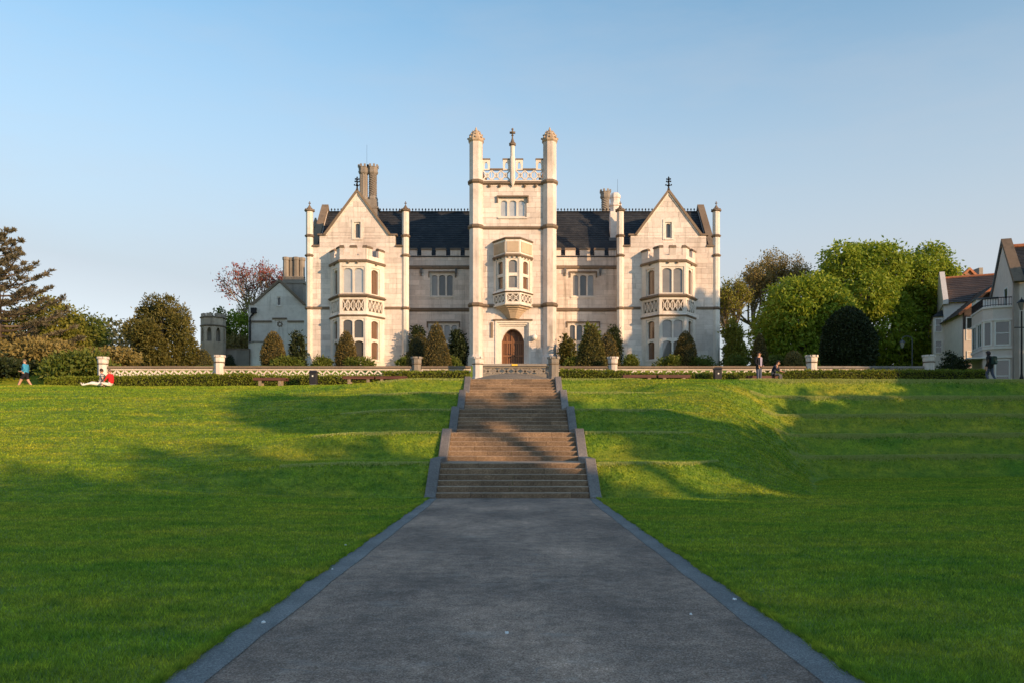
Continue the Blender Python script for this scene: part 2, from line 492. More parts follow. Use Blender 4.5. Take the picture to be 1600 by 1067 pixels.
class MB:
    def __init__(s, T=None):
        s.v, s.f, s.m = [], [], []
        s.T = T
        s.mi = 0
    def add(s, vs, fs, mi=None):
        b = len(s.v)
        if s.T is not None:
            vs = [s.T(p) for p in vs]
        s.v.extend(tuple(p) for p in vs)
        for f in fs:
            s.f.append(tuple(i + b for i in f))
            s.m.append(s.mi if mi is None else mi)
        return s
    def box(s, x0, x1, y0, y1, z0, z1, mi=None):
        return s.add([(x0, y0, z0), (x1, y0, z0), (x1, y1, z0), (x0, y1, z0), (x0, y0, z1), (x1, y0, z1), (x1, y1, z1), (x0, y1, z1)],
                     [(0, 3, 2, 1), (4, 5, 6, 7), (0, 1, 5, 4), (1, 2, 6, 5), (2, 3, 7, 6), (3, 0, 4, 7)], mi)
    def hexa(s, b4, t4, mi=None):
        return s.add(list(b4) + list(t4), [(0, 3, 2, 1), (4, 5, 6, 7), (0, 1, 5, 4), (1, 2, 6, 5), (2, 3, 7, 6), (3, 0, 4, 7)], mi)
    def prism(s, poly, z0, z1, mi=None):
        n = len(poly)
        vs = [(p[0], p[1], z0) for p in poly] + [(p[0], p[1], z1) for p in poly]
        fs = [tuple(range(n - 1, -1, -1)), tuple(range(n, 2 * n))] + [(i, (i + 1) % n, n + (i + 1) % n, n + i) for i in range(n)]
        return s.add(vs, fs, mi)
    def wprism(s, poly, w0, w1, mi=None):
        """polygon in (u, z) extruded along w"""
        n = len(poly)
        vs = [(p[0], w0, p[1]) for p in poly] + [(p[0], w1, p[1]) for p in poly]
        fs = [tuple(range(n)), tuple(range(2 * n - 1, n - 1, -1))] + [(i, n + i, n + (i + 1) % n, (i + 1) % n) for i in range(n)]
        return s.add(vs, fs, mi)
    def lathe(s, cx, cy, prof, n=8, rot=0.0, sx=1.0, sy=1.0, mi=None, twist=None, lobes=0, lobe=0.0):
        vs, fs = [], []
        for k, (r, z) in enumerate(prof):
            tw = rot + (twist(z) if twist else 0)
            for i in range(n):
                a = 2 * math.pi * (i + 0.5) / n
                rr = r * (1 + lobe * math.cos(lobes * (a + tw))) if lobes else r
                a2 = a if lobes else a + tw
                vs.append((cx + rr * sx * math.cos(a2), cy + rr * sy * math.sin(a2), z))
        for k in range(len(prof) - 1):
            for i in range(n):
                j = (i + 1) % n
                fs.append((k * n + i, k * n + j, (k + 1) * n + j, (k + 1) * n + i))
        fs.append(tuple(range(n - 1, -1, -1)))
        fs.append(tuple((len(prof) - 1) * n + i for i in range(n)))
        return s.add(vs, fs, mi)
    def tube(s, pts, radii, n=6, mi=None):
        pts = [Vector(p) for p in pts]
        vs, fs = [], []
        ref = Vector((0.31, 0.87, 0.38))
        for k, p in enumerate(pts):
            d = (pts[min(k + 1, len(pts) - 1)] - pts[max(k - 1, 0)])
            if d.length < 1e-6:
                d = Vector((0, 0, 1))
            d.normalize()
            a = d.cross(ref)
            if a.length < 1e-3:
                a = d.cross(Vector((1, 0, 0)))
            a.normalize()
            b = d.cross(a)
            for i in range(n):
                t = 2 * math.pi * i / n
                vs.append(tuple(p + (a * math.cos(t) + b * math.sin(t)) * radii[k]))
        for k in range(len(pts) - 1):
            for i in range(n):
                j = (i + 1) % n
                fs.append((k * n + i, k * n + j, (k + 1) * n + j, (k + 1) * n + i))
        fs.append(tuple(range(n - 1, -1, -1)))
        fs.append(tuple((len(pts) - 1) * n + i for i in range(n)))
        return s.add(vs, fs, mi)
    def ball(s, c, r, n=8, m=5, mi=None, sz=1.0):
        prof = [(max(1e-3, r * math.sin(math.pi * k / m)), c[2] - r * sz * math.cos(math.pi * k / m)) for k in range(m + 1)]
        return s.lathe(c[0], c[1], prof, n, 0, mi=mi)
    def build(s, name, mats, parent=None, kind=None, smooth=False, recalc=True, bevel=0.0, **kw):
        base = wloc(parent) if parent is not None else Vector(kw.pop('loc', (0, 0, 0)))
        me = bpy.data.meshes.new(name)
        bx, by, bz = base
        me.from_pydata([(x - bx, y - by, z - bz) for x, y, z in s.v], [], s.f)
        if not isinstance(mats, (list, tuple)):
            mats = [mats]
        for mm in mats:
            me.materials.append(mm)
        if len(mats) > 1:
            me.polygons.foreach_set('material_index', s.m)
        if recalc or bevel:
            bm = bmesh.new()
            bm.from_mesh(me)
            bmesh.ops.recalc_face_normals(bm, faces=bm.faces)
            if bevel:
                bmesh.ops.bevel(bm, geom=list(bm.edges), offset=bevel, segments=1, affect='EDGES', clamp_overlap=True)
            bm.to_mesh(me)
            bm.free()
        if smooth:
            me.polygons.foreach_set('use_smooth', [True] * len(me.polygons))
        o = new_obj(name, me, parent, kind, **kw)
        if parent is None:
            o.location = base
        return o

def fast_mesh(name, verts, nper, mat, parent=None, kind=None, **kw):
    """verts: (N*nper, 3) array; one face for each nper vertices"""
    base = np.array(wloc(parent)) if parent is not None else np.zeros(3)
    v = (np.asarray(verts, dtype=np.float64) - base).astype(np.float32)
    nv = len(v)
    nf = nv // nper
    me = bpy.data.meshes.new(name)
    me.vertices.add(nv)
    me.vertices.foreach_set('co', v.ravel())
    me.loops.add(nv)
    me.loops.foreach_set('vertex_index', np.arange(nv, dtype=np.int32))
    me.polygons.add(nf)
    me.polygons.foreach_set('loop_start', np.arange(0, nv, nper, dtype=np.int32))
    me.polygons.foreach_set('loop_total', np.full(nf, nper, dtype=np.int32))
    me.materials.append(mat)
    me.update(calc_edges=True)
    return new_obj(name, me, parent, kind, **kw)

def smooth01(a, b, x):
    t = np.clip((np.asarray(x, dtype=float) - a) / (b - a), 0, 1)
    return t * t * (3 - 2 * t)

def PX(x, D):
    return (x - 801.4) * D / FPX
def PZ(y, D):
    return EYE + (687.0 - y) * D / FPX

# ------------------------------------------------------------------ terrain
RISE = 0.934
N_TOP = np.array([23.3, 27.2, 31.4, 35.8, 40.0])
R_TOP = np.array([34.5, 36.0, 37.5, 39.0, 40.5])
Z_TER = 5 * RISE            # terrace level, 4.67
Z_HOUSE = 6.75

def ground(x, y, under=True):
    x = np.asarray(x, dtype=float)
    y = np.asarray(y, dtype=float)
    tr_ = np.clip((x - 4.6) / 9.0, 0, 1)
    sr = 0.35 * tr_ + 0.65 * smooth01(4.6, 12.8, x)
    sl = smooth01(4.2, 12.5, -x)
    z = np.zeros(np.broadcast(x, y).shape)
    run = 1.40 + 4.6 * np.sin(np.pi * np.clip(sr, 0, 1)) ** 1.0 - 0.60 * sr
    for k in range(5):
        top = N_TOP[k] * (1 - sr) + R_TOP[k] * sr + 0.25 * np.sin(np.pi * sr)
        q_ = np.clip((y - (top - run)) / run, 0, 1)
        z = z + RISE * (0.6 * q_ + 0.4 * q_ * q_ * (3 - 2 * q_))
    # smooth swell of the left lawn
    t = np.clip((y - 18.5) / (45.5 - 18.5), 0, 1)
    zl = Z_TER * (0.25 * t + 0.75 * t * t * (3 - 2 * t))
    z = z * (1 - sl) + zl * sl
    # gentle unevenness
    z = z + 0.035 * np.sin(x * 0.31 + 1.0) * np.sin(y * 0.23 + 0.4) * smooth01(3, 8, np.abs(x)) + 0.012 * np.sin(x * 1.7 + y * 0.9) * smooth01(3, 5, np.abs(x))
    # bank behind the balustrade up to the house plateau
    fade = (1 - smooth01(34, 44, -x)) * (1 - smooth01(22, 29, x))
    z = z + (Z_HOUSE - Z_TER) * smooth01(48.2, 55.6, y) * fade
    if under:
        cut = (np.abs(x) < 2.36) & (y < 40.15)
        z = np.where(cut, z - 0.45, z)
        if True:
            path = (np.abs(x) < 2.20) & (y < 22.2)
            z = np.where(path, -0.45, z)
    return z

def axis(lo, hi, step, far):
    return np.array(sorted(set([-f for f in far]) | set(np.round(np.arange(lo, hi + 1e-6, step), 4)) | set(far)))
gx = np.unique(np.concatenate([[-900, -500, -250, -140, -90, -65], np.arange(-50, 50.01, 0.4), [65, 90, 140, 250, 500, 900], [-2.37, -2.35, -2.21, -2.19, 2.19, 2.21, 2.35, 2.37]]))
gy = np.unique(np.concatenate([[-900, -500, -250, -120, -60, -30, -15], np.arange(-6, 60.01, 0.25), [64, 70, 80, 100, 150, 250, 500, 900], [40.14, 40.16]]))
GX, GY = np.meshgrid(gx, gy)
GZ = ground(GX, GY)
nv_x, nv_y = len(gx), len(gy)
gverts = np.stack([GX.ravel(), GY.ravel(), GZ.ravel()], 1)
ii = np.arange(nv_x * nv_y).reshape(nv_y, nv_x)
gf = np.stack([ii[:-1, :-1].ravel(), ii[:-1, 1:].ravel(), ii[1:, 1:].ravel(), ii[1:, :-1].ravel()], 1)
me = bpy.data.meshes.new('lawn')
me.vertices.add(len(gverts)); me.vertices.foreach_set('co', gverts.astype(np.float32).ravel())
me.loops.add(gf.size); me.loops.foreach_set('vertex_index', gf.astype(np.int32).ravel())
me.polygons.add(len(gf))
me.polygons.foreach_set('loop_start', np.arange(0, gf.size, 4, dtype=np.int32))
me.polygons.foreach_set('loop_total', np.full(len(gf), 4, dtype=np.int32))
me.polygons.foreach_set('use_smooth', np.ones(len(gf), dtype=bool))
me.materials.append(M['lawn'])
me.update(calc_edges=True)
new_obj('lawn', me, None, 'structure')

# grass blades: denser and finer towards the camera, one continuous cover, all real geometry
def blades(n, y0, y1):
    m = int(n * 2.0)
    yy = (np.sqrt(y0) + (np.sqrt(y1) - np.sqrt(y0)) * rng.random(m)) ** 2
    xx = (rng.random(m) * 2 - 1) * (0.70 * yy + 3.0)
    edge = np.where(yy < 22, 2.315 + 0.012 * np.sin(yy * 3.1) + 0.010 * np.sin(yy * 11.0) + 0.008 * np.sin(yy * 27.0), 2.42)
    keep = (np.abs(xx) > edge) & (np.abs(xx) < 34)
    xx, yy = xx[keep][:n], yy[keep][:n]
    n = len(xx)
    zz = ground(xx, yy, False)
    a = rng.random(n) * 2 * np.pi
    k = yy / 5.0
    tuft = 0.5 + 0.5 * np.sin(xx * 2.3 + np.sin(yy * 1.7) * 2) * np.sin(yy * 2.9 + np.sin(xx * 1.3) * 2)
    h = (0.028 + 0.018 * tuft) * (0.6 + 0.8 * rng.random(n))
    w = 0.0050 * k ** 0.95 * (0.6 + 0.8 * rng.random(n))
    lean = h * (0.25 + 0.9 * rng.random(n))
    la = rng.random(n) * 2 * np.pi
    v = np.zeros((n, 3, 3))
    v[:, 0] = np.stack([xx - np.cos(a) * w, yy - np.sin(a) * w, zz - 0.012], 1)
    v[:, 1] = np.stack([xx + np.cos(a) * w, yy + np.sin(a) * w, zz - 0.012], 1)
    v[:, 2] = np.stack([xx + np.cos(la) * lean, yy + np.sin(la) * lean, zz + h], 1)
    return v.reshape(-1, 3)
gb = blades(900000, 4.5, 48.0)
# longer uncut fringe leaning over the kerb
n_f = 60000
yf = 4.5 + 17.3 * rng.random(n_f) ** 1.4
sf = np.where(rng.random(n_f) < 0.5, -1.0, 1.0)
xf = sf * (2.345 + 0.012 * np.sin(yf * 3.1) + 0.010 * np.sin(yf * 11.0 + sf) + 0.008 * np.sin(yf * 27.0) + 0.022 * rng.normal(size=n_f))
af = rng.random(n_f) * 2 * np.pi
hf = 0.03 + 0.045 * rng.random(n_f)
wf = 0.0038 * (yf / 5.0) ** 0.8
vf = np.zeros((n_f, 3, 3))
vf[:, 0] = np.stack([xf - np.cos(af) * wf, yf - np.sin(af) * wf, 0 * xf], 1)
vf[:, 1] = np.stack([xf + np.cos(af) * wf, yf + np.sin(af) * wf, 0 * xf], 1)
vf[:, 2] = np.stack([xf + rng.normal(size=n_f) * 0.025 - sf * 0.02, yf + rng.normal(size=n_f) * 0.025, hf], 1)
gb = np.concatenate([gb, vf.reshape(-1, 3)])
fast_mesh('grass', gb, 3, M['blade'], None, 'stuff', label='short mown green grass covering both lawns', cat='grass')

# pale blades that paint the skylit lines along the terrace edges
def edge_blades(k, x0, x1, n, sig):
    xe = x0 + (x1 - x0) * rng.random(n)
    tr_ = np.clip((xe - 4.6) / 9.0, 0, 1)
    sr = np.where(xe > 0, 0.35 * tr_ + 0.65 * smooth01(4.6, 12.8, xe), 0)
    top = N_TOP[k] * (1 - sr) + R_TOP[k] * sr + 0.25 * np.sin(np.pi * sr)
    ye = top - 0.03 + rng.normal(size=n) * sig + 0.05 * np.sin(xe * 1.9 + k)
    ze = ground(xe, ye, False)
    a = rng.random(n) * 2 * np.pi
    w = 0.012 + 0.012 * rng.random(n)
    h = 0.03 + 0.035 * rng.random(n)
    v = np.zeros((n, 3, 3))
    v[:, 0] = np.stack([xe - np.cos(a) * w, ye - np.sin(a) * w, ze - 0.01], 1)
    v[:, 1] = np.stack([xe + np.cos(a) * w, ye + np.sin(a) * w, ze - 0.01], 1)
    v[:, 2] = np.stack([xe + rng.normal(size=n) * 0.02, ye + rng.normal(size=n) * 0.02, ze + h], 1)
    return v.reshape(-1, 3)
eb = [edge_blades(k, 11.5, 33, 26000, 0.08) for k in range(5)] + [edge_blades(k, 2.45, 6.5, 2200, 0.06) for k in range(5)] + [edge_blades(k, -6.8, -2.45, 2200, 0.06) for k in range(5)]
fast_mesh('edge_light_grass', np.concatenate(eb), 3, M['edge_light_blade'], None, 'stuff', label='pale grass painting the light lines along the edges of the lawn terraces', cat='grass')

# ------------------------------------------------------------------ path, kerbs
def path_half(y):
    return 2.05 + 0.06 * smooth01(19.5, 21.9, y)
mb = MB()
ys = np.concatenate([np.arange(-8, 21.9, 0.5), [21.9]])
for i, y in enumerate(ys):
    h = float(path_half(y))
    for k in range(9):
        u = -1 + k / 4
        mb.v.append((u * h, y, 0.012 * (1 - u * u)))
for i in range(len(ys) - 1):
    for k in range(8):
        a = i * 9 + k
        mb.f.append((a, a + 1, a + 10, a + 9)); mb.m.append(0)
mb.build('path', M['asphalt'], kind='structure', smooth=True, recalc=False)
for s in (-1, 1):
    mb = MB()
    n = 0
    for i, y in enumerate(ys):
        h = float(path_half(y))
        o = h + 0.275 + 0.02 * float(smooth01(19.5, 21.9, y))
        jit = 0.008 * math.sin(y * 2.3 + s) + 0.006 * math.sin(y * 5.1)
        for xx, zz in ((h - 0.012 + jit, -0.05), (h - 0.012 + jit, 0.009), (h + 0.008 + jit, 0.014), (o - 0.012, 0.016), (o + jit * 0.7, 0.010), (o + jit * 0.7, -0.1)):
            mb.v.append((s * xx, y, zz))
    for i in range(len(ys) - 1):
        for k in range(5):
            a = i * 6 + k
            mb.f.append((a, a + 1, a + 7, a + 6)); mb.m.append(0)
    mb.build('path_kerb', M['kerb'], kind='structure')

# small white scraps lying on the path and its kerb
litter_spots = [(-2.21, 9.75, 'small white scrap on the left kerb strip nearest the middle of the path'),
                (-2.52, 12.0, 'white scrap of paper in the grass beside the left kerb'),
                (2.20, 7.9, 'small white scrap lying on the right kerb strip'),
                (1.62, 7.25, 'tiny white scrap on the dark tarmac near the right kerb'),
                (-0.05, 6.55, 'tiny white scrap in the middle of the dark tarmac path'),
                (-2.16, 6.9, 'white fleck on the left kerb strip low in the picture')]
for k, (x, y, lab) in enumerate(litter_spots):
    mb = MB()
    r = 0.012 + 0.006 * (k % 3) * 0.6
    zb = 0.018 if abs(x) > 2.06 else 0.012
    pts = [(x + r * math.cos(t + k) * (1 + 0.4 * math.sin(3 * t)), y + 1.4 * r * math.sin(t + k), zb + 0.004 + 0.012 * abs(math.sin(2 * t + k))) for t in np.linspace(0, 2 * math.pi, 7)[:-1]]
    c = (x, y, zb + 0.016)
    mb.add(pts + [c] + [(p[0], p[1], zb) for p in pts], [(i, (i + 1) % 6, 6) for i in range(6)] + [(i, 7 + i, 7 + (i + 1) % 6, (i + 1) % 6) for i in range(6)])
    mb.build('paper_scrap', M['litter'], label=lab, cat='litter', group='scraps on the path')

# ------------------------------------------------------------------ staircase
stairs = thing('staircase', 'broad stone staircase of five flights climbing the grass bank to the terrace', 'staircase', (0, 21.9, 0))
HW = 2.11
TREAD = 0.285
step_rows = []
for f in range(5):
    top = N_TOP[f]
    for k in range(6):
        y0 = top - TREAD * (5 - k)
        z1 = RISE * f + RISE / 6 * (k + 1)
        y1 = y0 + TREAD + 0.05 if k < 5 else y0 + 0.36
        step_rows.append((f, k, y0, y1, z1 - RISE / 6 - 0.02, z1))
for (f, k, y0, y1, z0, z1) in step_rows:
    cuts = [-HW]
    x = -HW
    while True:
        x += random.uniform(0.75, 1.35)
        if x > HW - 0.5:
            break
        cuts.append(x)
    cuts.append(HW)
    for a, b in zip(cuts[:-1], cuts[1:]):
        dy = random.uniform(-0.006, 0.006)
        dz = random.uniform(-0.004, 0.003)
        m_ = MB()
        xa, xb, ya, zt_, bv = a + 0.004, b - 0.004, y0 + dy, z1 + dz, 0.014
        m_.v = [(xa, ya, z0), (xb, ya, z0), (xb, ya, zt_ - bv), (xa, ya, zt_ - bv), (xb, ya + bv, zt_), (xa, ya + bv, zt_), (xb, y1, zt_), (xa, y1, zt_), (xa, y1, z0), (xb, y1, z0)]
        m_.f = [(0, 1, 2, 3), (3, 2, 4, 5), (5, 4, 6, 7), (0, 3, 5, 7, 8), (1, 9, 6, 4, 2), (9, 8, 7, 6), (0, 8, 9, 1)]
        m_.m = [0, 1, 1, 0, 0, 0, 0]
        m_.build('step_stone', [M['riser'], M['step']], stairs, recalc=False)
for f in range(5):
    y0 = N_TOP[f] + 0.37
    y1 = (N_TOP[f + 1] - TREAD * 5 + 0.02) if f < 4 else 40.75
    n = 3
    for i in range(n):
        for j in range(4):
            xa = -HW + 2 * HW * j / 4 + (0.0 if j == 0 else 0.004)
            xb = -HW + 2 * HW * (j + 1) / 4 - 0.004
            ya = y0 + (y1 - y0) * i / n
            yb = y0 + (y1 - y0) * (i + 1) / n - 0.006
            MB().box(xa, xb, ya, yb, RISE * (f + 1) - 0.15, RISE * (f + 1) - random.uniform(0.002, 0.008)).build('landing_slab', M['step'], stairs)
MB().box(-HW, HW, 21.95, 40.7, -0.4, -0.3).build('foundation', M['step'], stairs)
for s in (-1, 1):
    prof = [(21.62, 0.05)]
    for f in range(5):
        yb = N_TOP[f] - TREAD * 5
        prof.append((yb - 0.02, RISE * f + 0.14))
        prof.append((N_TOP[f] + 0.02, RISE * (f + 1) + 0.13))
    prof.append((40.85, RISE * 5 + 0.12))
    prof.append((40.9, RISE * 5 - 0.05))
    mb = MB()
    a, b = s * (HW + 0.002), s * (HW + 0.31)
    nP = len(prof)
    for (y, z) in prof:
        for xx, zz in ((a, z - 0.7), (a, z - 0.02), (a + s * 0.02, z), (b - s * 0.02, z), (b, z - 0.02), (b, z - 0.7)):
            mb.v.append((xx, y, zz))
    for i in range(nP - 1):
        for k in range(6):
            q = i * 6 + k
            r_ = i * 6 + (k + 1) % 6
            mb.f.append((q, r_, r_ + 6, q + 6)); mb.m.append(0)
    mb.f.append(tuple(range(6))); mb.m.append(0)
    mb.f.append(tuple((nP - 1) * 6 + k for k in range(5, -1, -1))); mb.m.append(0)
    mb.build('side_wall', M['side_wall'], stairs)

# rounded paved apron between the stair head and the gate
mb = MB()
na, nb = 25, 13
for j in range(nb):
    t = j / (nb - 1)
    y = 40.72 + (45.75 - 40.72) * t
    for i in range(na):
        u = -1 + 2 * i / (na - 1)
        w = 3.35
        z = Z_TER - 0.03 + 0.76 * (t ** 0.85) * max(0, 1 - u * u) + 0.04 * (1 - u * u)
        mb.v.append((u * w, y, z))
for j in range(nb - 1):
    for i in range(na - 1):
        a = j * na + i
        mb.f.append((a, a + 1, a + na + 1, a + na)); mb.m.append(0)
mb.build('paved_apron', M['gravel'], kind='structure', smooth=True, recalc=False)

# gravel walk along the terrace and gravel court before the door
def strip(name, x0, x1, y0, y1, dz, mat, nx, ny):
    xs = np.linspace(x0, x1, nx); yy = np.linspace(y0, y1, ny)
    X, Y = np.meshgrid(xs, yy)
    Z = ground(X, Y, False) + dz
    m_ = MB()
    m_.v = list(zip(X.ravel(), Y.ravel(), Z.ravel()))
    for j in range(ny - 1):
        for i in range(nx - 1):
            a = j * nx + i
            m_.f.append((a, a + 1, a + nx + 1, a + nx)); m_.m.append(0)
    m_.build(name, mat, kind='structure', smooth=True, recalc=False)
strip('terrace_walk', -13.0, -3.36, 44.3, 45.9, 0.012, M['gravel'], 40, 8)
strip('terrace_walk', 3.36, 29.0, 43.2, 45.9, 0.012, M['gravel'], 60, 8)
strip('entrance_path', -2.4, 2.4, 46.9, 57.0, 0.02, M['gravel'], 6, 40)

# ------------------------------------------------------------------ the house: helpers
BLOCKS = []      # (area, wall part, verts, faces)
def spans(segs, holes, z0, z1):
    """intervals of wall between z0 and z1 as quads (xl0, xr0, xl1, xr1); holes are (u0, u1, v0, v1)"""
    out = []
    for (a, b, l0, l1, r0, r1) in segs:
        lo, hi = max(a, z0), min(b, z1)
        if hi - lo < 1e-4:
            continue
        L = lambda z: l0 + (l1 - l0) * (z - a) / (b - a)
        R = lambda z: r0 + (r1 - r0) * (z - a) / (b - a)
        cutz = sorted({lo, hi} | {v for h in holes for v in h[2:4] if lo < v < hi})
        for c0, c1 in zip(cutz[:-1], cutz[1:]):
            hs = sorted(h[:2] for h in holes if h[2] < c1 - 1e-4 and h[3] > c0 + 1e-4)
            xl0, xl1 = L(c0), L(c1)
            for (h0, h1) in hs:
                if h0 > max(xl0, xl1):
                    out.append((c0, c1, xl0, h0, xl1, h0))
                xl0 = xl1 = h1
            if R(c0) - xl0 > 0.02:
                out.append((c0, c1, xl0, R(c0), xl1, max(R(c1), xl1)))
    return out

def wall(parent, fr, segs, holes, thick=0.35, blocks=True, name='wall', mat='stone_wall', course=0.385):
    mb = MB(fr)
    w0 = -0.02 if blocks else 0.0
    for (z0, z1, a0, b0, a1, b1) in spans(segs, holes, -1e3, 1e3):
        mb.hexa([(a0, w0, z0), (b0, w0, z0), (b0, w0 - thick, z0), (a0, w0 - thick, z0)],
                [(a1, w0, z1), (b1, w0, z1), (b1, w0 - thick, z1), (a1, w0 - thick, z1)])
    part = mb.build(name, M['joint'] if blocks else M[mat], parent, recalc=True)
    if blocks:
        zlo = min(s[0] for s in segs); zhi = max(s[1] for s in segs)
        z = zlo
        k = 0
        g = 0.006
        while z < zhi - 0.01:
            ze = min(z + course, zhi)
            for (z0, z1, a0, b0, a1, b1) in spans(segs, holes, z, ze):
                lo, hi = min(a0, a1), max(b0, b1)
                cut = [lo]
                x = lo + random.uniform(0.3, 0.95)
                while x < hi - 0.35:
                    cut.append(x)
                    x += random.uniform(0.6, 1.15)
                cut.append(hi)
                for q, (c0, c1) in enumerate(zip(cut[:-1], cut[1:])):
                    bl, br_ = max(c0, a0), min(c1, b0)
                    tl, tr_ = max(c0, a1), min(c1, b1)
                    if br_ - bl < 0.05:
                        continue
                    if tr_ < tl + 0.01:
                        tl = tr_ = (max(tl, a1) if c0 < (lo + hi) / 2 else min(tr_, b1))
                        tl, tr_ = min(max(tl, bl), br_ - 0.005), min(max(tl, bl), br_ - 0.005) + 0.005
                    d = random.uniform(-0.004, 0.004)
                    vs = [(bl + g, d, z0 + g), (br_ - g, d, z0 + g), (max(tr_ - g, tl + g + 0.001), d, z1 - g), (tl + g, d, z1 - g),
                          (bl + g, -0.025, z0 + g), (br_ - g, -0.025, z0 + g), (max(tr_ - g, tl + g + 0.001), -0.025, z1 - g), (tl + g, -0.025, z1 - g)]
                    fs = [(0, 1, 2, 3), (0, 4, 5, 1), (1, 5, 6, 2), (2, 6, 7, 3), (3, 7, 4, 0)]
                    BLOCKS.append(((br_ - bl) * (z1 - z0), part, [fr(p) for p in vs], fs))
            z = ze
            k += 1
    return part

def flush_blocks(limit=300):
    BLOCKS.sort(key=lambda b: -b[0])
    rest = {}
    for i, (a, part, vs, fs) in enumerate(BLOCKS):
        if i < limit:
            m_ = MB(); m_.add(vs, fs)
            m_.build('stone_block', M['stone'], part, recalc=False)
        else:
            rest.setdefault(part.name, (part, MB()))[1].add(vs, fs)
    # everything past the limit: one joined part of the same house
    allm = MB()
    house_ = None
    for part, m_ in rest.values():
        allm.add(m_.v, m_.f)
        house_ = part.parent
    if house_ is not None:
        allm.build('stone_blocks', M['stone'], house_, kind='stuff', recalc=False)
    BLOCKS.clear()

def arch_pts(u0, u1, zs, z1, n=8, p=2.2, q=0.72):
    c, h = (u0 + u1) / 2, (u1 - u0) / 2
    out = []
    for i in range(n + 1):
        t = 1 - 2 * i / n
        out.append((c + h * t, zs + (z1 - zs) * (1 - abs(t) ** p) ** q))
    return out

def arch_frame(mb, u0, u1, z0, z1, i0, i1, j0, zs, j1, w0, w1, mi=None, n=8):
    """plate u0..u1 x z0..z1 with an arched opening, front at w0, reveals back to w1"""
    ar = arch_pts(i0, i1, zs, j1, n)
    inner = [(i0, j0), (i1, j0)] + ar
    ni = len(inner)
    vs = [(p[0], w0, p[1]) for p in inner] + [(p[0], w1, p[1]) for p in inner]
    fs = [(i, (i + 1) % ni, ni + (i + 1) % ni, ni + i) for i in range(ni)]
    b = len(vs)
    outer = [(u0, z0), (u1, z0), (u1, zs), (u1, z1), (u0, z1), (u0, zs)] + [(p[0], z1) for p in ar[1:-1]]
    vs += [(p[0], w0, p[1]) for p in outer]
    O = lambda k: b + k
    T = lambda k: b + 6 + k - 1
    fs += [(O(0), O(1), 1, 0), (O(1), O(2), 2, 1), (O(5), O(0), 0, ni - 1)]
    fs.append((O(2), O(3), T(1), 3, 2))
    for k in range(1, n - 1):
        fs.append((2 + k, T(k), T(k + 1), 3 + k))
    fs.append((2 + n - 1, T(n - 1), O(4), O(5), 2 + n))
    # outer rim
    rim = [(u0, z0), (u1, z0), (u1, z1), (u0, z1)]
    b2 = len(vs)
    vs += [(p[0], w0, p[1]) for p in rim] + [(p[0], w1, p[1]) for p in rim]
    fs += [(b2 + i, b2 + 4 + i, b2 + 4 + (i + 1) % 4, b2 + (i + 1) % 4) for i in range(4)]
    return mb.add(vs, fs, mi)

def window(parent, fr, u0, u1, z0, z1, lights, rows=1, glass='glass', w=-0.06, hood=0.0, sill=0.06, mull=0.11, arch_top=True, frame='stone_trim', rail=None, arch_low=True):
    mb = MB(fr)
    cw = (u1 - u0) / lights
    zc = [z0, z1] if rows == 1 else [z0, rail if rail else (z0 + z1) / 2, z1]
    panes = []
    for i in range(lights):
        for r in range(len(zc) - 1):
            a, b = u0 + cw * i, u0 + cw * (i + 1)
            c, d = zc[r], zc[r + 1]
            m_ = mull / 2 if lights > 1 else mull * 0.8
            ia, ib = a + (m_ if i else mull * 0.8), b - (m_ if i < lights - 1 else mull * 0.8)
            top = d - mull * 0.9
            up = min(0.15, (ib - ia) * 0.22) if (r == len(zc) - 2 or arch_low) and arch_top else 0.02
            arch_frame(mb, a, b, c, d, ia, ib, c + mull * 0.75, top - up, top, w, w - 0.16)
            # outer order behind: a slimmer inner frame
            panes.append((ia - 0.02, ib + 0.02, c + mull * 0.6, top + 0.02))
    win = mb.build('window', M[frame], parent, recalc=True)
    for (a, b, c, d) in panes:
        g = glass if isinstance(glass, str) else random.choice(glass)
        MB(fr).box(a, b, w - 0.15, w - 0.13, c, d).build('pane', M[g], win)
    if sill:
        MB(fr).box(u0 - 0.07, u1 + 0.07, -0.05, sill, z0 - 0.1, z0 - 0.002).build('sill', M['stone_trim'], win)
    if hood:
        hm = MB(fr)
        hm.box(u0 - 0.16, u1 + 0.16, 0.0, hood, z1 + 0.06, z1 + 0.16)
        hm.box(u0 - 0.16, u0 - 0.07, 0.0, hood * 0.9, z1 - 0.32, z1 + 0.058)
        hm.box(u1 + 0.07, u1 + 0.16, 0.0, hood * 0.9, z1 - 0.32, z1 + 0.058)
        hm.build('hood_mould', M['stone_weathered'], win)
    return win

def offset_plan(poly, d):
    """open plan polyline (u, w), outward on its left side going +u; mitred offset"""
    n = len(poly)
    out = []
    for i in range(n):
        ns = []
        for a, b in ((i - 1, i), (i, i + 1)):
            if a < 0 or b >= n:
                continue
            dx, dy = poly[b][0] - poly[a][0], poly[b][1] - poly[a][1]
            k = math.hypot(dx, dy)
            ns.append((-dy / k, dx / k))
        nx, ny = sum(p[0] for p in ns), sum(p[1] for p in ns)
        k = math.hypot(nx, ny)
        nx, ny = nx / k, ny / k
        c = nx * ns[0][0] + ny * ns[0][1]
        out.append((poly[i][0] + nx * d / c, poly[i][1] + ny * d / c))
    return out

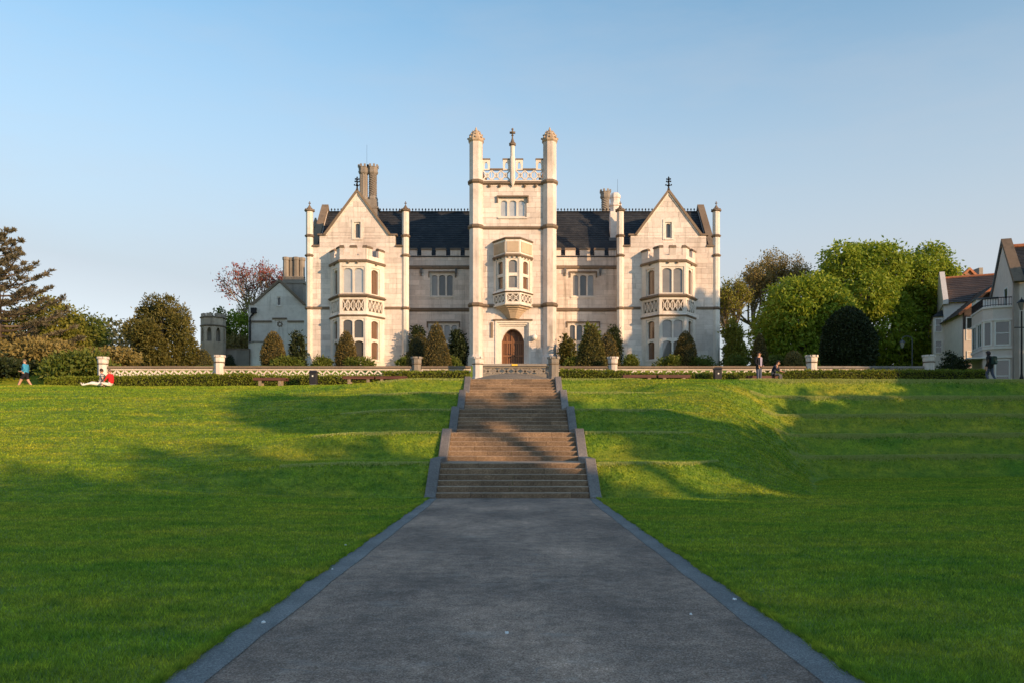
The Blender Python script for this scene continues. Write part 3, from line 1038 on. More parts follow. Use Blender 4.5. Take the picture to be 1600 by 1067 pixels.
def band(mb, plan, z0, z1, out, back=-0.1, out_top=None):
    """moulding course that follows a bay plan"""
    a = offset_plan(plan, out)
    b = offset_plan(plan, out if out_top is None else out_top)
    a = [(a[0][0], back)] + a + [(a[-1][0], back)]
    b = [(b[0][0], back)] + b + [(b[-1][0], back)]
    n = len(a)
    vs = [(p[0], p[1], z0) for p in a] + [(p[0], p[1], z1) for p in b]
    fs = [tuple(range(n)), tuple(range(2 * n - 1, n - 1, -1))] + [(i, (i + 1) % n, n + (i + 1) % n, n + i) for i in range(n)]
    return mb.add(vs, fs)

def facets(fr, plan):
    for a, b in zip(plan[:-1], plan[1:]):
        ax, ay, _ = fr((a[0], a[1], 0))
        bx, by, _ = fr((b[0], b[1], 0))
        yield Fr(ax, ay, bx - ax, by - ay), math.hypot(b[0] - a[0], b[1] - a[1])

def lattice(parent, fr, u0, u1, z0, z1, cell, w, mat='stone_trim', bar=0.05, depth=0.07, ring=True, name='lattice'):
    """pierced tracery: crossing diagonal bars with a ring in every diamond"""
    mb = MB(fr)
    n = max(1, round((u1 - u0) / cell))
    c = (u1 - u0) / n
    h = z1 - z0
    for i in range(n):
        a = u0 + c * i
        for (p, q) in (((a, z0), (a + c, z1)), ((a, z1), (a + c, z0))):
            dx, dz = q[0] - p[0], q[1] - p[1]
            L = math.hypot(dx, dz)
            nx, nz = -dz / L * bar / 2, dx / L * bar / 2
            mb.wprism([(p[0] + nx, p[1] + nz), (q[0] + nx, q[1] + nz), (q[0] - nx, q[1] - nz), (p[0] - nx, p[1] - nz)], w - depth + 0.002 * (p[1] > q[1]), w)
        if ring:
            r = min(c, h) * 0.27
            for (cu, cz) in ((a + c / 2, (z0 + z1) / 2),):
                k = 10
                for t in range(k):
                    a0, a1 = 2 * math.pi * t / k, 2 * math.pi * (t + 1) / k
                    mb.wprism([(cu + r * math.cos(a0), cz + r * math.sin(a0)), (cu + r * math.cos(a1), cz + r * math.sin(a1)),
                               (cu + (r - bar * 0.8) * math.cos(a1), cz + (r - bar * 0.8) * math.sin(a1)), (cu + (r - bar * 0.8) * math.cos(a0), cz + (r - bar * 0.8) * math.sin(a0))], w - depth * 0.8, w - 0.008)
        if i and ring:
            mb.box(a - bar * 0.35, a + bar * 0.35, w - depth * 0.7, w - 0.012, z0, z1)
    return mb.build(name, M[mat], parent, kind='stuff', recalc=False)

def cross_finial(mb, x, y, z, s=1.0):
    mb.lathe(x, y, [(0.05 * s, z), (0.045 * s, z + 0.12 * s), (0.09 * s, z + 0.16 * s), (0.04 * s, z + 0.2 * s), (0.04 * s, z + 0.5 * s)], 6)
    mb.box(x - 0.17 * s, x + 0.17 * s, y - 0.05 * s, y + 0.05 * s, z + 0.27 * s, z + 0.38 * s)
    mb.box(x - 0.05 * s, x + 0.05 * s, y - 0.17 * s, y + 0.17 * s, z + 0.272 * s, z + 0.378 * s)
    mb.ball((x, y, z + 0.53 * s), 0.075 * s, 6, 4)

def pinnacle(parent, x, y, zb, strings, zcap, ztip, r, name='pinnacle'):
    """octagonal buttress shaft with string courses, pointed cap and cross"""
    mb = MB()
    prof = [(r * 1.18, zb), (r * 1.18, zb + 0.5), (r, zb + 0.62), (r, zcap)]
    mb.lathe(x, y, prof, 8)
    p = mb.build(name, M['stone_trim'], parent)
    sb = MB()
    for i, zs in enumerate(strings):
        sb.lathe(x, y, [(r + 0.005, zs - 0.09), (r + 0.1, zs), (r + 0.1, zs + 0.05), (r + 0.004, zs + 0.14)], 8)
    sb.build('string_course', M['stone_weathered'], p, kind='stuff')
    cb = MB()
    hh = ztip - zcap
    cb.lathe(x, y, [(r + 0.01, zcap - 0.03), (r + 0.12, zcap + 0.02), (r + 0.12, zcap + 0.1), (r * 0.9, zcap + 0.2), (r * 0.5, zcap + hh * 0.42), (0.05, zcap + hh * 0.62)], 8)
    for k in range(8):
        a = math.pi / 4 * k
        cb.ball((x + (r + 0.06) * math.cos(a), y + (r + 0.06) * math.sin(a), zcap + 0.14), 0.06, 5, 3)
    cross_finial(cb, x, y, zcap + hh * 0.6, hh * 0.4 / 0.58)
    cb.build('finial', M['stone_weathered'], p, kind='stuff')
    return p

def slate_roof(parent, e0, e1, r0, r1, n, mat='slate', name='roof', lift=0.035):
    """lapped courses from eave edge e0-e1 up to ridge r0-r1"""
    mb = MB()
    e0, e1, r0, r1 = (Vector(p) for p in (e0, e1, r0, r1))
    nrm = (e1 - e0).cross(r0 - e0)
    if nrm.length < 1e-6:
        nrm = (e1 - e0).cross(r1 - e0)
    nrm.normalize()
    if nrm.z < 0:
        nrm = -nrm
    for k in range(n):
        t0, t1 = k / n, (k + 1.12) / n
        a, b = e0.lerp(r0, t0) + nrm * lift, e1.lerp(r1, t0) + nrm * lift
        c, d = e1.lerp(r1, min(t1, 1)) + nrm * 0.004, e0.lerp(r0, min(t1, 1)) + nrm * 0.004
        a2, b2 = e0.lerp(r0, t0), e1.lerp(r1, t0)
        mb.add([a, b, c, d, a2, b2], [(0, 1, 2, 3), (4, 5, 1, 0)])
    mb.add([e0, e1, r1, r0], [(0, 1, 2, 3)])
    return mb.build(name, M[mat], parent, recalc=False)

def ridge_crest(parent, p, q, step=0.27, mat='slate'):
    mb = MB()
    p, q = Vector(p), Vector(q)
    L = (q - p).length
    d = (q - p) / L
    n = int(L / step)
    mb.tube([p + Vector((0, 0, -0.02)), q + Vector((0, 0, -0.02))], [0.09, 0.09], 6)
    for i in range(n):
        c = p + d * (step * (i + 0.5))
        mb.lathe(c.x, c.y, [(0.035, c.z), (0.03, c.z + 0.13), (0.075, c.z + 0.19), (0.06, c.z + 0.25), (0.01, c.z + 0.3)], 5)
    return mb.build('ridge_crest', M['iron'], parent, kind='stuff', recalc=False)

def merlons(parent, fr, u0, u1, zlow, ztop, w, thick, width, gap, start=None):
    """battlement: each merlon with its cap is a part"""
    pitch = width + gap
    n = max(1, int(round((u1 - u0 + gap) / pitch)))
    tot = n * pitch - gap
    s = u0 + (u1 - u0 - tot) / 2 if start is None else start
    for i in range(n):
        a, b = max(u0, s + i * pitch), min(u1, s + i * pitch + width)
        if b - a < 0.1:
            continue
        mm = MB(fr).box(a, b, w - thick, w, zlow, ztop).build('merlon', M['stone'], parent)
        cap = MB(fr).box(a - 0.03, b + 0.03, w - thick - 0.03, w + 0.06, ztop + 0.002, ztop + 0.09)
        cap.hexa([(a - 0.03, w - thick - 0.03, ztop + 0.092), (b + 0.03, w - thick - 0.03, ztop + 0.092), (b + 0.03, w + 0.06, ztop + 0.092), (a - 0.03, w + 0.06, ztop + 0.092)],
                 [(a, w - thick, ztop + 0.2), (b, w - thick, ztop + 0.2), (b, w - 0.08, ztop + 0.2), (a, w - 0.08, ztop + 0.2)])
        cap.build('cap', M['stone_weathered'], mm)

# ------------------------------------------------------------------ the house
DW, DL, DT = 60.0, 62.5, 57.5
ZB = 6.4
house = thing('country_house', 'cream stone Tudor Gothic country house with turreted central tower and two gabled wings', 'house', (0, DT, Z_HOUSE))

BAY = [(-2.03, 0.0), (-0.98, 1.6), (0.98, 1.6), (2.03, 0.0)]

def bay_window(cx, gl_up, gl_low):
    fr = Fr(cx, DW)
    bay = MB(fr)
    band(bay, BAY, ZB, 7.25, 0.07)
    bay = bay.build('bay_plinth', M['stone_trim'], house)
    for i, (ff, L) in enumerate(facets(fr, BAY)):
        hw, lw = ([(0.5, L - 0.5, 12.28, 14.28)], [(0.5, L - 0.5, 7.5, 10.5)]) if i != 1 else ([(0.14, L - 0.14, 12.28, 14.28)], [(0.14, L - 0.14, 7.5, 10.5)])
        pan = [(0.2, L - 0.2, 11.02, 11.86)]
        wl = wall(house, ff, [(7.2, 14.62, 0, 0, L, L)], hw + lw + pan, 0.28, False, 'bay_wall', 'stone_trim')
        window(house, ff, *hw[0], 2 if i == 1 else 1, 1, gl_up if i == 1 else 'glass_curtain', mull=0.12, sill=0.0)
        window(house, ff, *lw[0], 2 if i == 1 else 1, 2, gl_low if i == 1 else 'glass_curtain', mull=0.12, sill=0.05, rail=8.98)
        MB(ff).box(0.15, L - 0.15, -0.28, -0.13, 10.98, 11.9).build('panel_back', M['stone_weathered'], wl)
        lattice(wl, ff, *pan[0], 0.42, -0.01, bar=0.055, depth=0.11)
        wall(house, ff, [(14.80, 15.12, 0, 0, L, L)], [], 0.25, False, 'bay_parapet', 'stone')
        spots = [(0.0, 0.27), (0.74, 1.22), (1.69, 1.96)] if i == 1 else ([(0.27, 0.62), (1.30, L)] if i == 2 else [(0, L - 1.30), (L - 0.62, L - 0.27)])
        if i == 2:
            spots = [(0.0, 0.62), (1.28, L)]
        if i == 0:
            spots = [(0.0, L - 1.28), (L - 0.62, L)]
        for (a, b) in spots:
            mm = MB(ff).box(a, b, -0.24, 0.001, 15.122, 15.66).build('merlon', M['stone'], house)
            cap = MB(ff).box(a - 0.02, b + 0.02, -0.28, 0.07, 15.662, 15.75)
            cap.hexa([(a - 0.02, -0.28, 15.752), (b + 0.02, -0.28, 15.752), (b + 0.02, 0.07, 15.752), (a - 0.02, 0.07, 15.752)],
                     [(a, -0.24, 15.86), (b, -0.24, 15.86), (b, -0.07, 15.86), (a, -0.07, 15.86)])
            cap.build('cap', M['stone_weathered'], mm)
    for (z0, z1, o, ot, mat) in ((14.60, 14.72, 0.10, 0.16, 'stone_weathered'), (14.72, 14.80, 0.16, 0.05, 'stone_weathered'),
                                 (12.02, 12.12, 0.06, 0.20, 'stone_weathered'), (12.12, 12.28, 0.20, 0.02, 'stone_weathered'),
                                 (10.62, 10.74, 0.04, 0.13, 'stone_weathered'), (10.74, 10.82, 0.13, 0.03, 'stone_trim')):
        b = MB(fr)
        band(b, BAY, z0, z1, o, out_top=ot)
        b.build('string_course', M[mat], house)
    b = MB(fr)
    band(b, BAY, 14.9, 14.96, -0.26)
    b.build('bay_roof', M['lead'], house)
    # bosses under the parapet string
    b = MB(fr)
    for i, (ff, L) in enumerate(facets(fr, BAY)):
        for u in ((0.65, 1.31) if i == 1 else (L / 2,)):
            x, y, _ = ff((u, 0.09, 0))
            b.T = None
            b.ball((x, y, 14.55), 0.085, 6, 4)
    b.build('bosses', M['stone_weathered'], house, kind='stuff')

def gable_wing(cx, side, gl_up, gl_low):
    fr = Fr(cx, DW)
    zs1, zs2, ap = 16.1, 16.95, 20.12
    segs = [(ZB, zs1, -3.5, -3.5, 3.5, 3.5), (zs1, zs2, -2.85, -2.85, 2.85, 2.85), (zs2, ap, -2.36, -0.03, 2.36, 0.03)]
    hole = (-0.24, 0.24, 16.72, 17.95)
    bayh = (-1.98, 1.98, ZB, 14.6)
    wall(house, fr, segs, [hole, bayh], 0.4)
    window(house, fr, *hole, 1, 1, 'glass', mull=0.1, sill=0.08)
    su = MB(fr)
    for (a, b, c, d) in ((-0.42, -0.245, 16.62, 18.16), (0.245, 0.42, 16.62, 18.16), (-0.42, 0.42, 17.955, 18.16)):
        su.box(a, b, 0.006, 0.05 if c > 17 else 0.046, c, d)
    su.build('window_surround', M['stone_trim'], house)
    bay_window(cx, gl_up, gl_low)
    # string courses on the flat wall either side of the bay
    for a, b in ((-3.4, -2.1), (2.1, 3.4)):
        MB(fr).hexa([(a, 0.0, 11.38), (b, 0.0, 11.38), (b, 0.09, 11.42), (a, 0.09, 11.42)], [(a, 0.0, 11.60), (b, 0.0, 11.60), (b, 0.09, 11.53), (a, 0.09, 11.53)]).build('string_course', M['stone_weathered'], house)
    # gable copings and kneelers
    for s in (-1, 1):
        poly = [(s * 2.40, zs2 + 0.0), (0, ap + 0.08), (0, ap + 0.36), (s * 2.56, zs2 + 0.05 + 0.02)]
        MB(fr).wprism(poly, -0.45, 0.14).build('gable_coping', M['stone_weathered'], house)
        pol2 = [(s * 2.30, zs2 + 0.02), (0, ap - 0.06), (0, ap + 0.078), (s * 2.395, zs2 + 0.02)]
        MB(fr).wprism(pol2, -0.02, 0.07).build('gable_moulding', M['stone_trim'], house)
        a, b = sorted((s * 2.36, s * 3.0))
        MB(fr).hexa([(a, -0.42, zs2 + 0.002), (b, -0.42, zs2 + 0.002), (b, 0.12, zs2 + 0.002), (a, 0.12, zs2 + 0.002)], [(a, -0.42, zs2 + 0.14), (b, -0.42, zs2 + 0.14), (b, 0.03, zs2 + 0.14), (a, 0.03, zs2 + 0.14)]).build('kneeler', M['stone_weathered'], house)
        a, b = sorted((s * 2.86, s * 3.5))
        MB(fr).hexa([(a, -0.42, zs1 + 0.002), (b, -0.42, zs1 + 0.002), (b, 0.12, zs1 + 0.002), (a, 0.12, zs1 + 0.002)], [(a, -0.42, zs1 + 0.15), (b, -0.42, zs1 + 0.15), (b, 0.03, zs1 + 0.15), (a, 0.03, zs1 + 0.15)]).build('kneeler', M['stone_weathered'], house)
        pinnacle(house, cx + s * 3.62, DW + 0.1, ZB, [11.45, 15.42, 16.9], 18.78, 19.55, 0.27)
        # side return walls of the wing
        x0 = cx + s * 3.5
        xa, xb = sorted((x0 - s * 0.35, x0 - s * 0.01))
        MB().box(xa, xb, DW + 0.425, 70.0, ZB, 16.05).build('wing_side_wall', M['stone_wall'], house)
        slate_roof(house, (cx + s * 3.1, DW + 0.42, 15.95), (cx + s * 3.1, 66.4, 15.95), (cx, DW + 0.42, 20.05), (cx, 66.4, 20.05), 20)
    fin = MB()
    z = ap + 0.3
    fin.lathe(cx, DW - 0.05, [(0.12, z - 0.1), (0.07, z + 0.1), (0.05, z + 0.2), (0.14, z + 0.28), (0.06, z + 0.36), (0.045, z + 0.5), (0.11, z + 0.56), (0.04, z + 0.64), (0.035, z + 0.8), (0.07, z + 0.86), (0.01, z + 0.98)], 8)
    for (zz, r) in ((z + 0.30, 0.2), (z + 0.56, 0.15), (z + 0.74, 0.13)):
        for a in range(4):
            t = a * math.pi / 2
            fin.ball((cx + r * math.cos(t), DW - 0.05 + r * math.sin(t), zz + 0.03), 0.065, 6, 4)
            fin.tube([(cx, DW - 0.05, zz - 0.05), (cx + r * math.cos(t), DW - 0.05 + r * math.sin(t), zz + 0.02)], [0.025, 0.025], 5)
    fin.build('gable_finial', M['iron'], house, kind='stuff')

gable_wing(-11.72, -1, 'glass_pale', 'glass')
gable_wing(11.72, 1, 'glass_blind', 'glass_blind')

def link(s, cx_up, cx_low, glass):
    cx = s * 5.65
    fr = Fr(cx, DL)
    up = (cx_up - cx - 0.92, cx_up - cx + 0.92, 12.80, 14.62)
    lo = (cx_low - cx - 1.15, cx_low - cx + 1.15, 7.55, 10.70)
    wall(house, fr, [(ZB, 16.02, -2.5, -2.5, 2.5, 2.5)], [up, lo], 0.4)
    window(house, fr, *up, 3, 1, glass, hood=0.1, mull=0.13)
    window(house, fr, *lo, 4, 2, glass, hood=0.1, mull=0.13, rail=9.3)
    for (z0, z1, w_) in ((15.02, 15.16, 0.13), (11.68, 11.84, 0.11)):
        MB(fr).hexa([(-2.5, 0.0, z0 - 0.06), (2.5, 0.0, z0 - 0.06), (2.5, w_, z0), (-2.5, w_, z0)], [(-2.5, 0.0, z1 + 0.08), (2.5, 0.0, z1 + 0.08), (2.5, w_, z1), (-2.5, w_, z1)]).build('string_course', M['stone_weathered'], house)
    merlons(house, fr, -2.45, 2.45, 16.022, 16.45, 0.0, 0.3, 0.80, 0.34)
    # gutter outlets below the parapet string
    for u in (-1.55, 1.2):
        g = MB(fr).box(u - 0.08, u + 0.08, 0.01, 0.2, 14.62, 14.98)
        g.box(u - 0.045, u + 0.045, 0.02, 0.14, 14.42, 14.62)
        g.build('rainwater_hopper', M['lead'], house)
link(-1, -5.55, -5.45, ['glass', 'glass', 'glass_blind'])
link(1, 5.52, 5.52, ['glass_blind', 'glass', 'glass_pale'])

# main body, roofs
MB().box(-15.6, 15.6, 70.0, 70.4, ZB, 16.05).build('back_wall', M['stone_wall'], house)
for s in (-1, 1):
    mb = MB()
    x0 = s * 15.75
    mb.T = Fr(x0, 66.2, 0, s * 1.0)
    mb.wprism([(-4.2, 6.5), (4.2, 6.5), (4.2, 16.0), (0, 20.75), (-4.2, 16.0)], -0.35, 0)
    mb.build('end_gable_wall', M['stone_wall'], house)
    for t in (-1, 1):
        c = MB(Fr(x0, 66.2, 0, s * 1.0))
        c.wprism([(t * 4.35, 15.9), (0, 20.82), (0, 21.12), (t * 4.5, 16.08)], -0.42, 0.12)
        c.build('end_gable_coping', M['stone_weathered'], house)
zr = 20.5
for s in (-1, 1):
    slate_roof(house, (s * 15.4, 62.45, 15.9), (0, 62.45, 15.9), (s * 15.4, 66.3, zr), (0, 66.3, zr), 24)
    slate_roof(house, (s * 15.4, 70.3, 15.9), (0, 70.3, 15.9), (s * 15.4, 66.3, zr), (0, 66.3, zr), 24)
    ridge_crest(house, (s * 2.0, 66.3, zr + 0.03), (s * 15.3, 66.3, zr + 0.03))

# ---- tower
frT = Fr(0, DT)
ZT = 20.02
twin = (-1.0, 0.98, 17.62, 19.0)
tdoor = (-1.28, 1.28, ZB, 10.16)
wall(house, frT, [(ZB, ZT, -2.65, -2.65, 2.65, 2.65)], [twin, tdoor], 0.5)
window(house, frT, *twin, 3, 1, 'glass_pale', hood=0.17, mull=0.15, sill=0.1, w=-0.09)
for s in (-1, 1):
    xa, xb = sorted((s * 2.64, s * 2.25))
    MB().box(xa, xb, DT + 0.525, 64.5, ZB, ZT).build('tower_side_wall', M['stone_wall'], house)
MB().box(-2.64, 2.64, 64.51, 64.9, 15, ZT).build('tower_back_wall', M['stone_wall'], house)
MB().box(-2.24, 2.24, DT + 0.53, 64.5, 19.7, 19.8).build('tower_roof', M['lead'], house)
for (z, w_) in ((11.22, 0.12), (16.85, 0.12), (20.08, 0.17)):
    MB(frT).hexa([(-2.2, 0.0, z - 0.12), (2.2, 0.0, z - 0.12), (2.2, w_, z - 0.05), (-2.2, w_, z - 0.05)], [(-2.2, 0.0, z + 0.14), (2.2, 0.0, z + 0.14), (2.2, w_, z + 0.05), (-2.2, w_, z + 0.05)]).build('string_course', M['stone_weathered'], house)
bs = MB()
for x in (-1.7, -0.95, 0.85, 1.65):
    bs.ball((x, DT - 0.07, 19.87), 0.12, 6, 4)
bs.build('bosses', M['stone_weathered'], house, kind='stuff')
# pierced parapet: frame rails, tracery, open merlons
frP = frT.sub(0, 0.02)
rl = MB(frP)
rl.box(-2.2, 2.2, -0.2, 0.03, 20.225, 20.31)
rl.build('parapet_base', M['stone_trim'], house)
for (a, b) in ((-2.2, -0.2), (0.2, 2.2)):
    lattice(house, frP, a, b, 20.312, 21.04, 0.66, -0.02, bar=0.075, depth=0.13)
cells = [(-2.2, -1.66), (-0.72, -0.2), (0.2, 0.72), (1.66, 2.2)]
for (a, b) in cells:
    m_ = MB(frP)
    arch_frame(m_, a, b, 21.042, 21.78, a + 0.15, b - 0.15, 21.12, 21.4, 21.62, 0.0, -0.18)
    arch_frame(m_, a, b, 21.042, 21.78, a + 0.15, b - 0.15, 21.12, 21.4, 21.62, -0.181, -0.182)
    mm = m_.build('merlon', M['stone_trim'], house)
    MB(frP).box(a - 0.03, b + 0.03, -0.22, 0.05, 21.782, 21.86).build('cap', M['stone_weathered'], mm)
for (a, b) in ((-1.66, -0.72), (0.72, 1.66)):
    MB(frP).box(a + 0.002, b - 0.002, -0.19, 0.02, 21.042, 21.15).build('parapet_rail', M['stone_weathered'], house)
for s in (-1, 1):
    xa, xb = sorted((s * 2.6, s * 2.4))
    MB().box(xa, xb, DT + 0.6, 64.6, ZT + 0.002, 21.1).build('side_parapet', M['stone'], house)
MB().box(-2.38, 2.38, 64.6, 64.8, ZT + 0.002, 20.6).build('back_parapet', M['stone'], house)
# turrets
for s in (-1, 1):
    x, y, r = s * 2.66, DT + 0.05, 0.51
    mb = MB()
    mb.lathe(x, y, [(r * 1.2, ZB), (r * 1.2, 7.55), (r * 1.02, 7.75), (r, 7.8), (r, 23.05)], 8)
    tur = mb.build('turret', M['stone'], house)
    sb = MB()
    for z in (11.25, 16.88, 20.1):
        sb.lathe(x, y, [(r + 0.004, z - 0.14), (r + 0.13, z - 0.04), (r + 0.13, z + 0.05), (r + 0.004, z + 0.18)], 8)
    sb.build('string_course', M['stone_weathered'], tur, kind='stuff')
    db = MB()
    db.lathe(x, y, [(r + 0.01, 23.0), (r + 0.09, 23.1), (r + 0.08, 23.24), (r * 0.98, 23.4), (r * 0.84, 23.58), (r * 0.55, 23.76), (r * 0.3, 23.86), (0.09, 23.96), (0.03, 24.14)], 8)
    for k in range(8):
        a = math.pi / 4 * k
        for (rr, zz, q) in ((r + 0.06, 23.3, 0.085), (r * 0.88, 23.56, 0.07), (r * 0.55, 23.78, 0.06)):
            db.ball((x + rr * math.cos(a), y + rr * math.sin(a), zz), q, 5, 3)
    db.build('dome_cap', M['stone_buff'], tur)
    # crocketed rear pinnacle
    pinnacle(house, s * 2.4, 64.4, 19.9, [20.4], 22.6, 23.4, 0.2)
# central pinnacle on the parapet
mb = MB()
xc, yc = -0.03, DT - 0.12
mb.lathe(xc, yc, [(0.02, 19.78), (0.14, 20.0), (0.2, 20.25), (0.2, 21.9), (0.165, 22.0), (0.165, 22.75)], 8)
cp = mb.build('centre_pinnacle', M['stone_trim'], house)
cb = MB()
cb.lathe(xc, yc, [(0.17, 22.72), (0.26, 22.78), (0.26, 22.85), (0.17, 22.95), (0.1, 23.15), (0.04, 23.35)], 8)
for k in range(8):
    a = math.pi / 4 * k
    cb.ball((xc + 0.2 * math.cos(a), yc + 0.2 * math.sin(a), 22.9), 0.06, 5, 3)
cross_finial(cb, xc, yc, 23.3, 1.2)
cb.build('finial', M['stone_weathered'], cp, kind='stuff')

# ---- oriel over the door
ORI = [(-1.4, 0.0), (-0.52, 1.2), (0.52, 1.2), (1.4, 0.0)]
for i, (ff, L) in enumerate(facets(frT, ORI)):
    h = (0.12, L - 0.12, 12.24, 14.42) if i == 1 else (0.33, L - 0.33, 12.24, 14.42)
    pan = (0.1, L - 0.1, 11.36, 11.9)
    wl = wall(house, ff, [(11.2, 15.75, 0, 0, L, L)], [h, pan], 0.22, False, 'oriel_wall', 'stone_trim')
    window(house, ff, *h, 1, 2, ('glass_blind', 'glass_curtain', 'glass_curtain')[(i + 2) % 3], mull=0.13, sill=0.0, rail=13.3, arch_low=False)
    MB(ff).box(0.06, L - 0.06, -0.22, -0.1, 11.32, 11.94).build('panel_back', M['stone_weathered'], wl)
    lattice(wl, ff, *pan, 0.5, -0.01, bar=0.055, depth=0.08)
    # raised blank panel on the oriel parapet
    MB(ff).box(0.1, L - 0.1, 0.001, 0.04, 14.86, 15.6).build('blank_panel', M['stone_buff'], wl)
for (z0, z1, o, ot, mat) in ((15.75, 15.82, 0.05, 0.12, 'stone_weathered'), (15.82, 15.92, 0.12, 0.0, 'stone_weathered'), (14.52, 14.62, 0.03, 0.12, 'stone_weathered'), (14.62, 14.74, 0.12, 0.03, 'stone_weathered'),
                             (12.0, 12.08, 0.03, 0.12, 'stone_weathered'), (12.08, 12.2, 0.12, 0.02, 'stone_trim'), (11.12, 11.22, 0.07, 0.07, 'stone_trim')):
    b = MB(frT)
    band(b, ORI, z0, z1, o, out_top=ot, back=-0.05)
    b.build('string_course', M[mat], house)
b = MB(frT)
for i, (ff, L) in enumerate(facets(frT, ORI)):
    for k in range(3 if i == 1 else 4):
        x, y, _ = ff((L * (k + 0.5) / (3 if i == 1 else 4), 0.06, 0))
        b.T = None
        b.ball((x, y, 14.5), 0.075, 5, 3)
b.build('bosses', M['stone_weathered'], house, kind='stuff')
for k in range(6):
    sc = (0.88, 0.70, 0.59, 0.50, 0.42, 0.35)[k]
    b = MB(frT)
    plan = [(p[0] * sc, p[1] * sc) for p in ORI]
    z1 = 11.118 - k * 0.14
    band(b, plan, z1 - 0.14 + 0.002, z1, -0.04, out_top=0.03, back=-0.02)
    b.build('corbel_course', M['stone_buff'], house)

# ---- entrance
ent = MB(frT)
for (a, t, w0, w1) in ((1.28, 0.13, 0.06, -0.1), (1.15, 0.12, -0.04, -0.2), (1.03, 0.10, -0.14, -0.3)):
    zt = 10.16 - (1.28 - a)
    ent.box(-a, -a + t, w1, w0, ZB, zt - t)
    ent.box(a - t, a, w1, w0, ZB, zt - t)
    ent.box(-a, a, w1, w0, zt - t, zt)
arch_frame(ent, -0.93, 0.93, ZB, 9.81, -0.81, 0.81, ZB, 8.75, 9.62, -0.24, -0.86, n=12)
ent = ent.build('door_surround', M['stone_trim'], house)
MB(frT).box(-1.42, 1.42, 0.0, 0.13, 10.165, 10.27).build('hood_mould', M['stone_weathered'], ent)
for s in (-1, 1):
    ar = [p for p in arch_pts(-0.86, 0.86, 8.75, 9.66, 16) if p[0] * s >= -1e-6]
    if s > 0:
        poly = [(0.012, ZB), (0.86, ZB)] + ar[:-1] + [(0.012, ar[-1][1])]
    else:
        poly = [(-0.86, ZB), (-0.012, ZB), (-0.012, ar[0][1])] + ar[1:]
    leaf = MB(frT).wprism(poly, -0.95, -0.86).build('door_leaf', M['door_dark'], house)
    # stiles, rails and mouldings proud of the leaf
    st = MB(frT)
    a, b = sorted((s * 0.02, s * 0.80))
    for u in (s * 0.07, s * 0.42, s * 0.74):
        zt = 8.8 if abs(u) > 0.6 else (9.15 if abs(u) > 0.3 else 9.45)
        st.box(u - 0.05, u + 0.05, -0.858, -0.79, ZB, zt)
    for z in (6.95, 7.75, 8.72):
        st.box(a, b, -0.858, -0.80, z - 0.07, z + 0.07)
    for k in range(2):
        u = s * (0.245 + 0.335 * k)
        st.box(u - 0.035, u + 0.035, -0.858, -0.83, ZB, 8.65)
    st.build('door_panelling', M['door'], leaf)
    MB(frT).ball((0, 0, 0), 0.001).build('door_handle', M['iron'], leaf) if False else None
hb = MB()
hx, hy, _ = frT((0.13, -0.76, 0))
hb.ball((hx, hy, 7.75), 0.05, 8, 5)
hb.build('door_knob', M['iron'], house)
MB(frT).box(-1.25, 1.25, 0.07, 0.6, ZB, 6.87).build('door_step', M['step'], house)
# slit niche left of the door
MB(frT).box(-1.60, -1.44, 0.006, 0.09, 8.95, 10.05).build('label_stop', M['stone_weathered'], house)
# globe lamp right of the door
lx, ly, _ = frT((1.55, 0.25, 0))
wl_ = MB()
wl_.tube([(lx - 0.2, DT, 8.95), (lx - 0.1, ly + 0.05, 8.95), (lx, ly, 8.95)], [0.04, 0.04, 0.06], 6)
wl_ = wl_.build('lamp_bracket', M['iron'], house)
MB().ball((lx, ly, 8.95), 0.22, 12, 8).build('lamp_globe', M['frame_white'], wl_, smooth=True)

# ---- chimneys
def twisted(mb, x, y, z0, z1, r, turns, lob=6, crown=True, bands=True):
    n = 28
    prof = [(r, z0 + (z1 - z0) * k / n) for k in range(n + 1)]
    mb.lathe(x, y, prof, 24, twist=lambda z: turns * 2 * math.pi * (z - z0) / (z1 - z0), lobes=lob, lobe=0.13)
    if bands:
        mb.lathe(x, y, [(r * 1.05, z0 - 0.25), (r * 1.35, z0 - 0.2), (r * 1.35, z0 - 0.05), (r * 1.02, z0 + 0.1)], 8)
    mb.lathe(x, y, [(r * 1.0, z1 - 0.12), (r * 1.35, z1), (r * 1.45, z1 + 0.12), (r * 1.3, z1 + 0.2), (r * 1.4, z1 + 0.5), (r * 1.2, z1 + 0.52)], 8)
    if crown:
        for k in range(8):
            a = math.pi / 4 * (k + 0.5)
            cx_, cy_ = x + r * 1.3 * math.cos(a), y + r * 1.3 * math.sin(a)
            mb.box(cx_ - 0.07, cx_ + 0.07, cy_ - 0.07, cy_ + 0.07, z1 + 0.45, z1 + 0.68)

yC = 64.6
cb = MB()
cb.box(-12.35, -10.95, yC - 0.5, yC + 0.5, 17.5, 20.2)
cb.prism([(-12.45, yC - 0.55), (-10.85, yC - 0.55), (-10.85, yC + 0.55), (-12.45, yC + 0.55)], 20.2, 20.35)
cb.box(-12.3, -11.0, yC - 0.45, yC + 0.45, 20.352, 20.95)
stack = cb.build('chimney_stack', M['stone_grey'], house)
for x, tr, lo in ((-12.10, 0.0, 8), (-11.36, 1.8, 6)):
    q = MB()
    twisted(q, x, yC, 21.2, 23.15, 0.31, tr, lo)
    q.build('chimney_shaft', M['stone_grey'], stack, smooth=False)
cb = MB()
cb.box(-10.6, -9.95, 69.0, 69.8, 15.2, 21.15)
cb.lathe(-9.62, 69.4, [(0.32, 15.5), (0.32, 20.9), (0.45, 21.0), (0.45, 21.25), (0.3, 21.3)], 8)
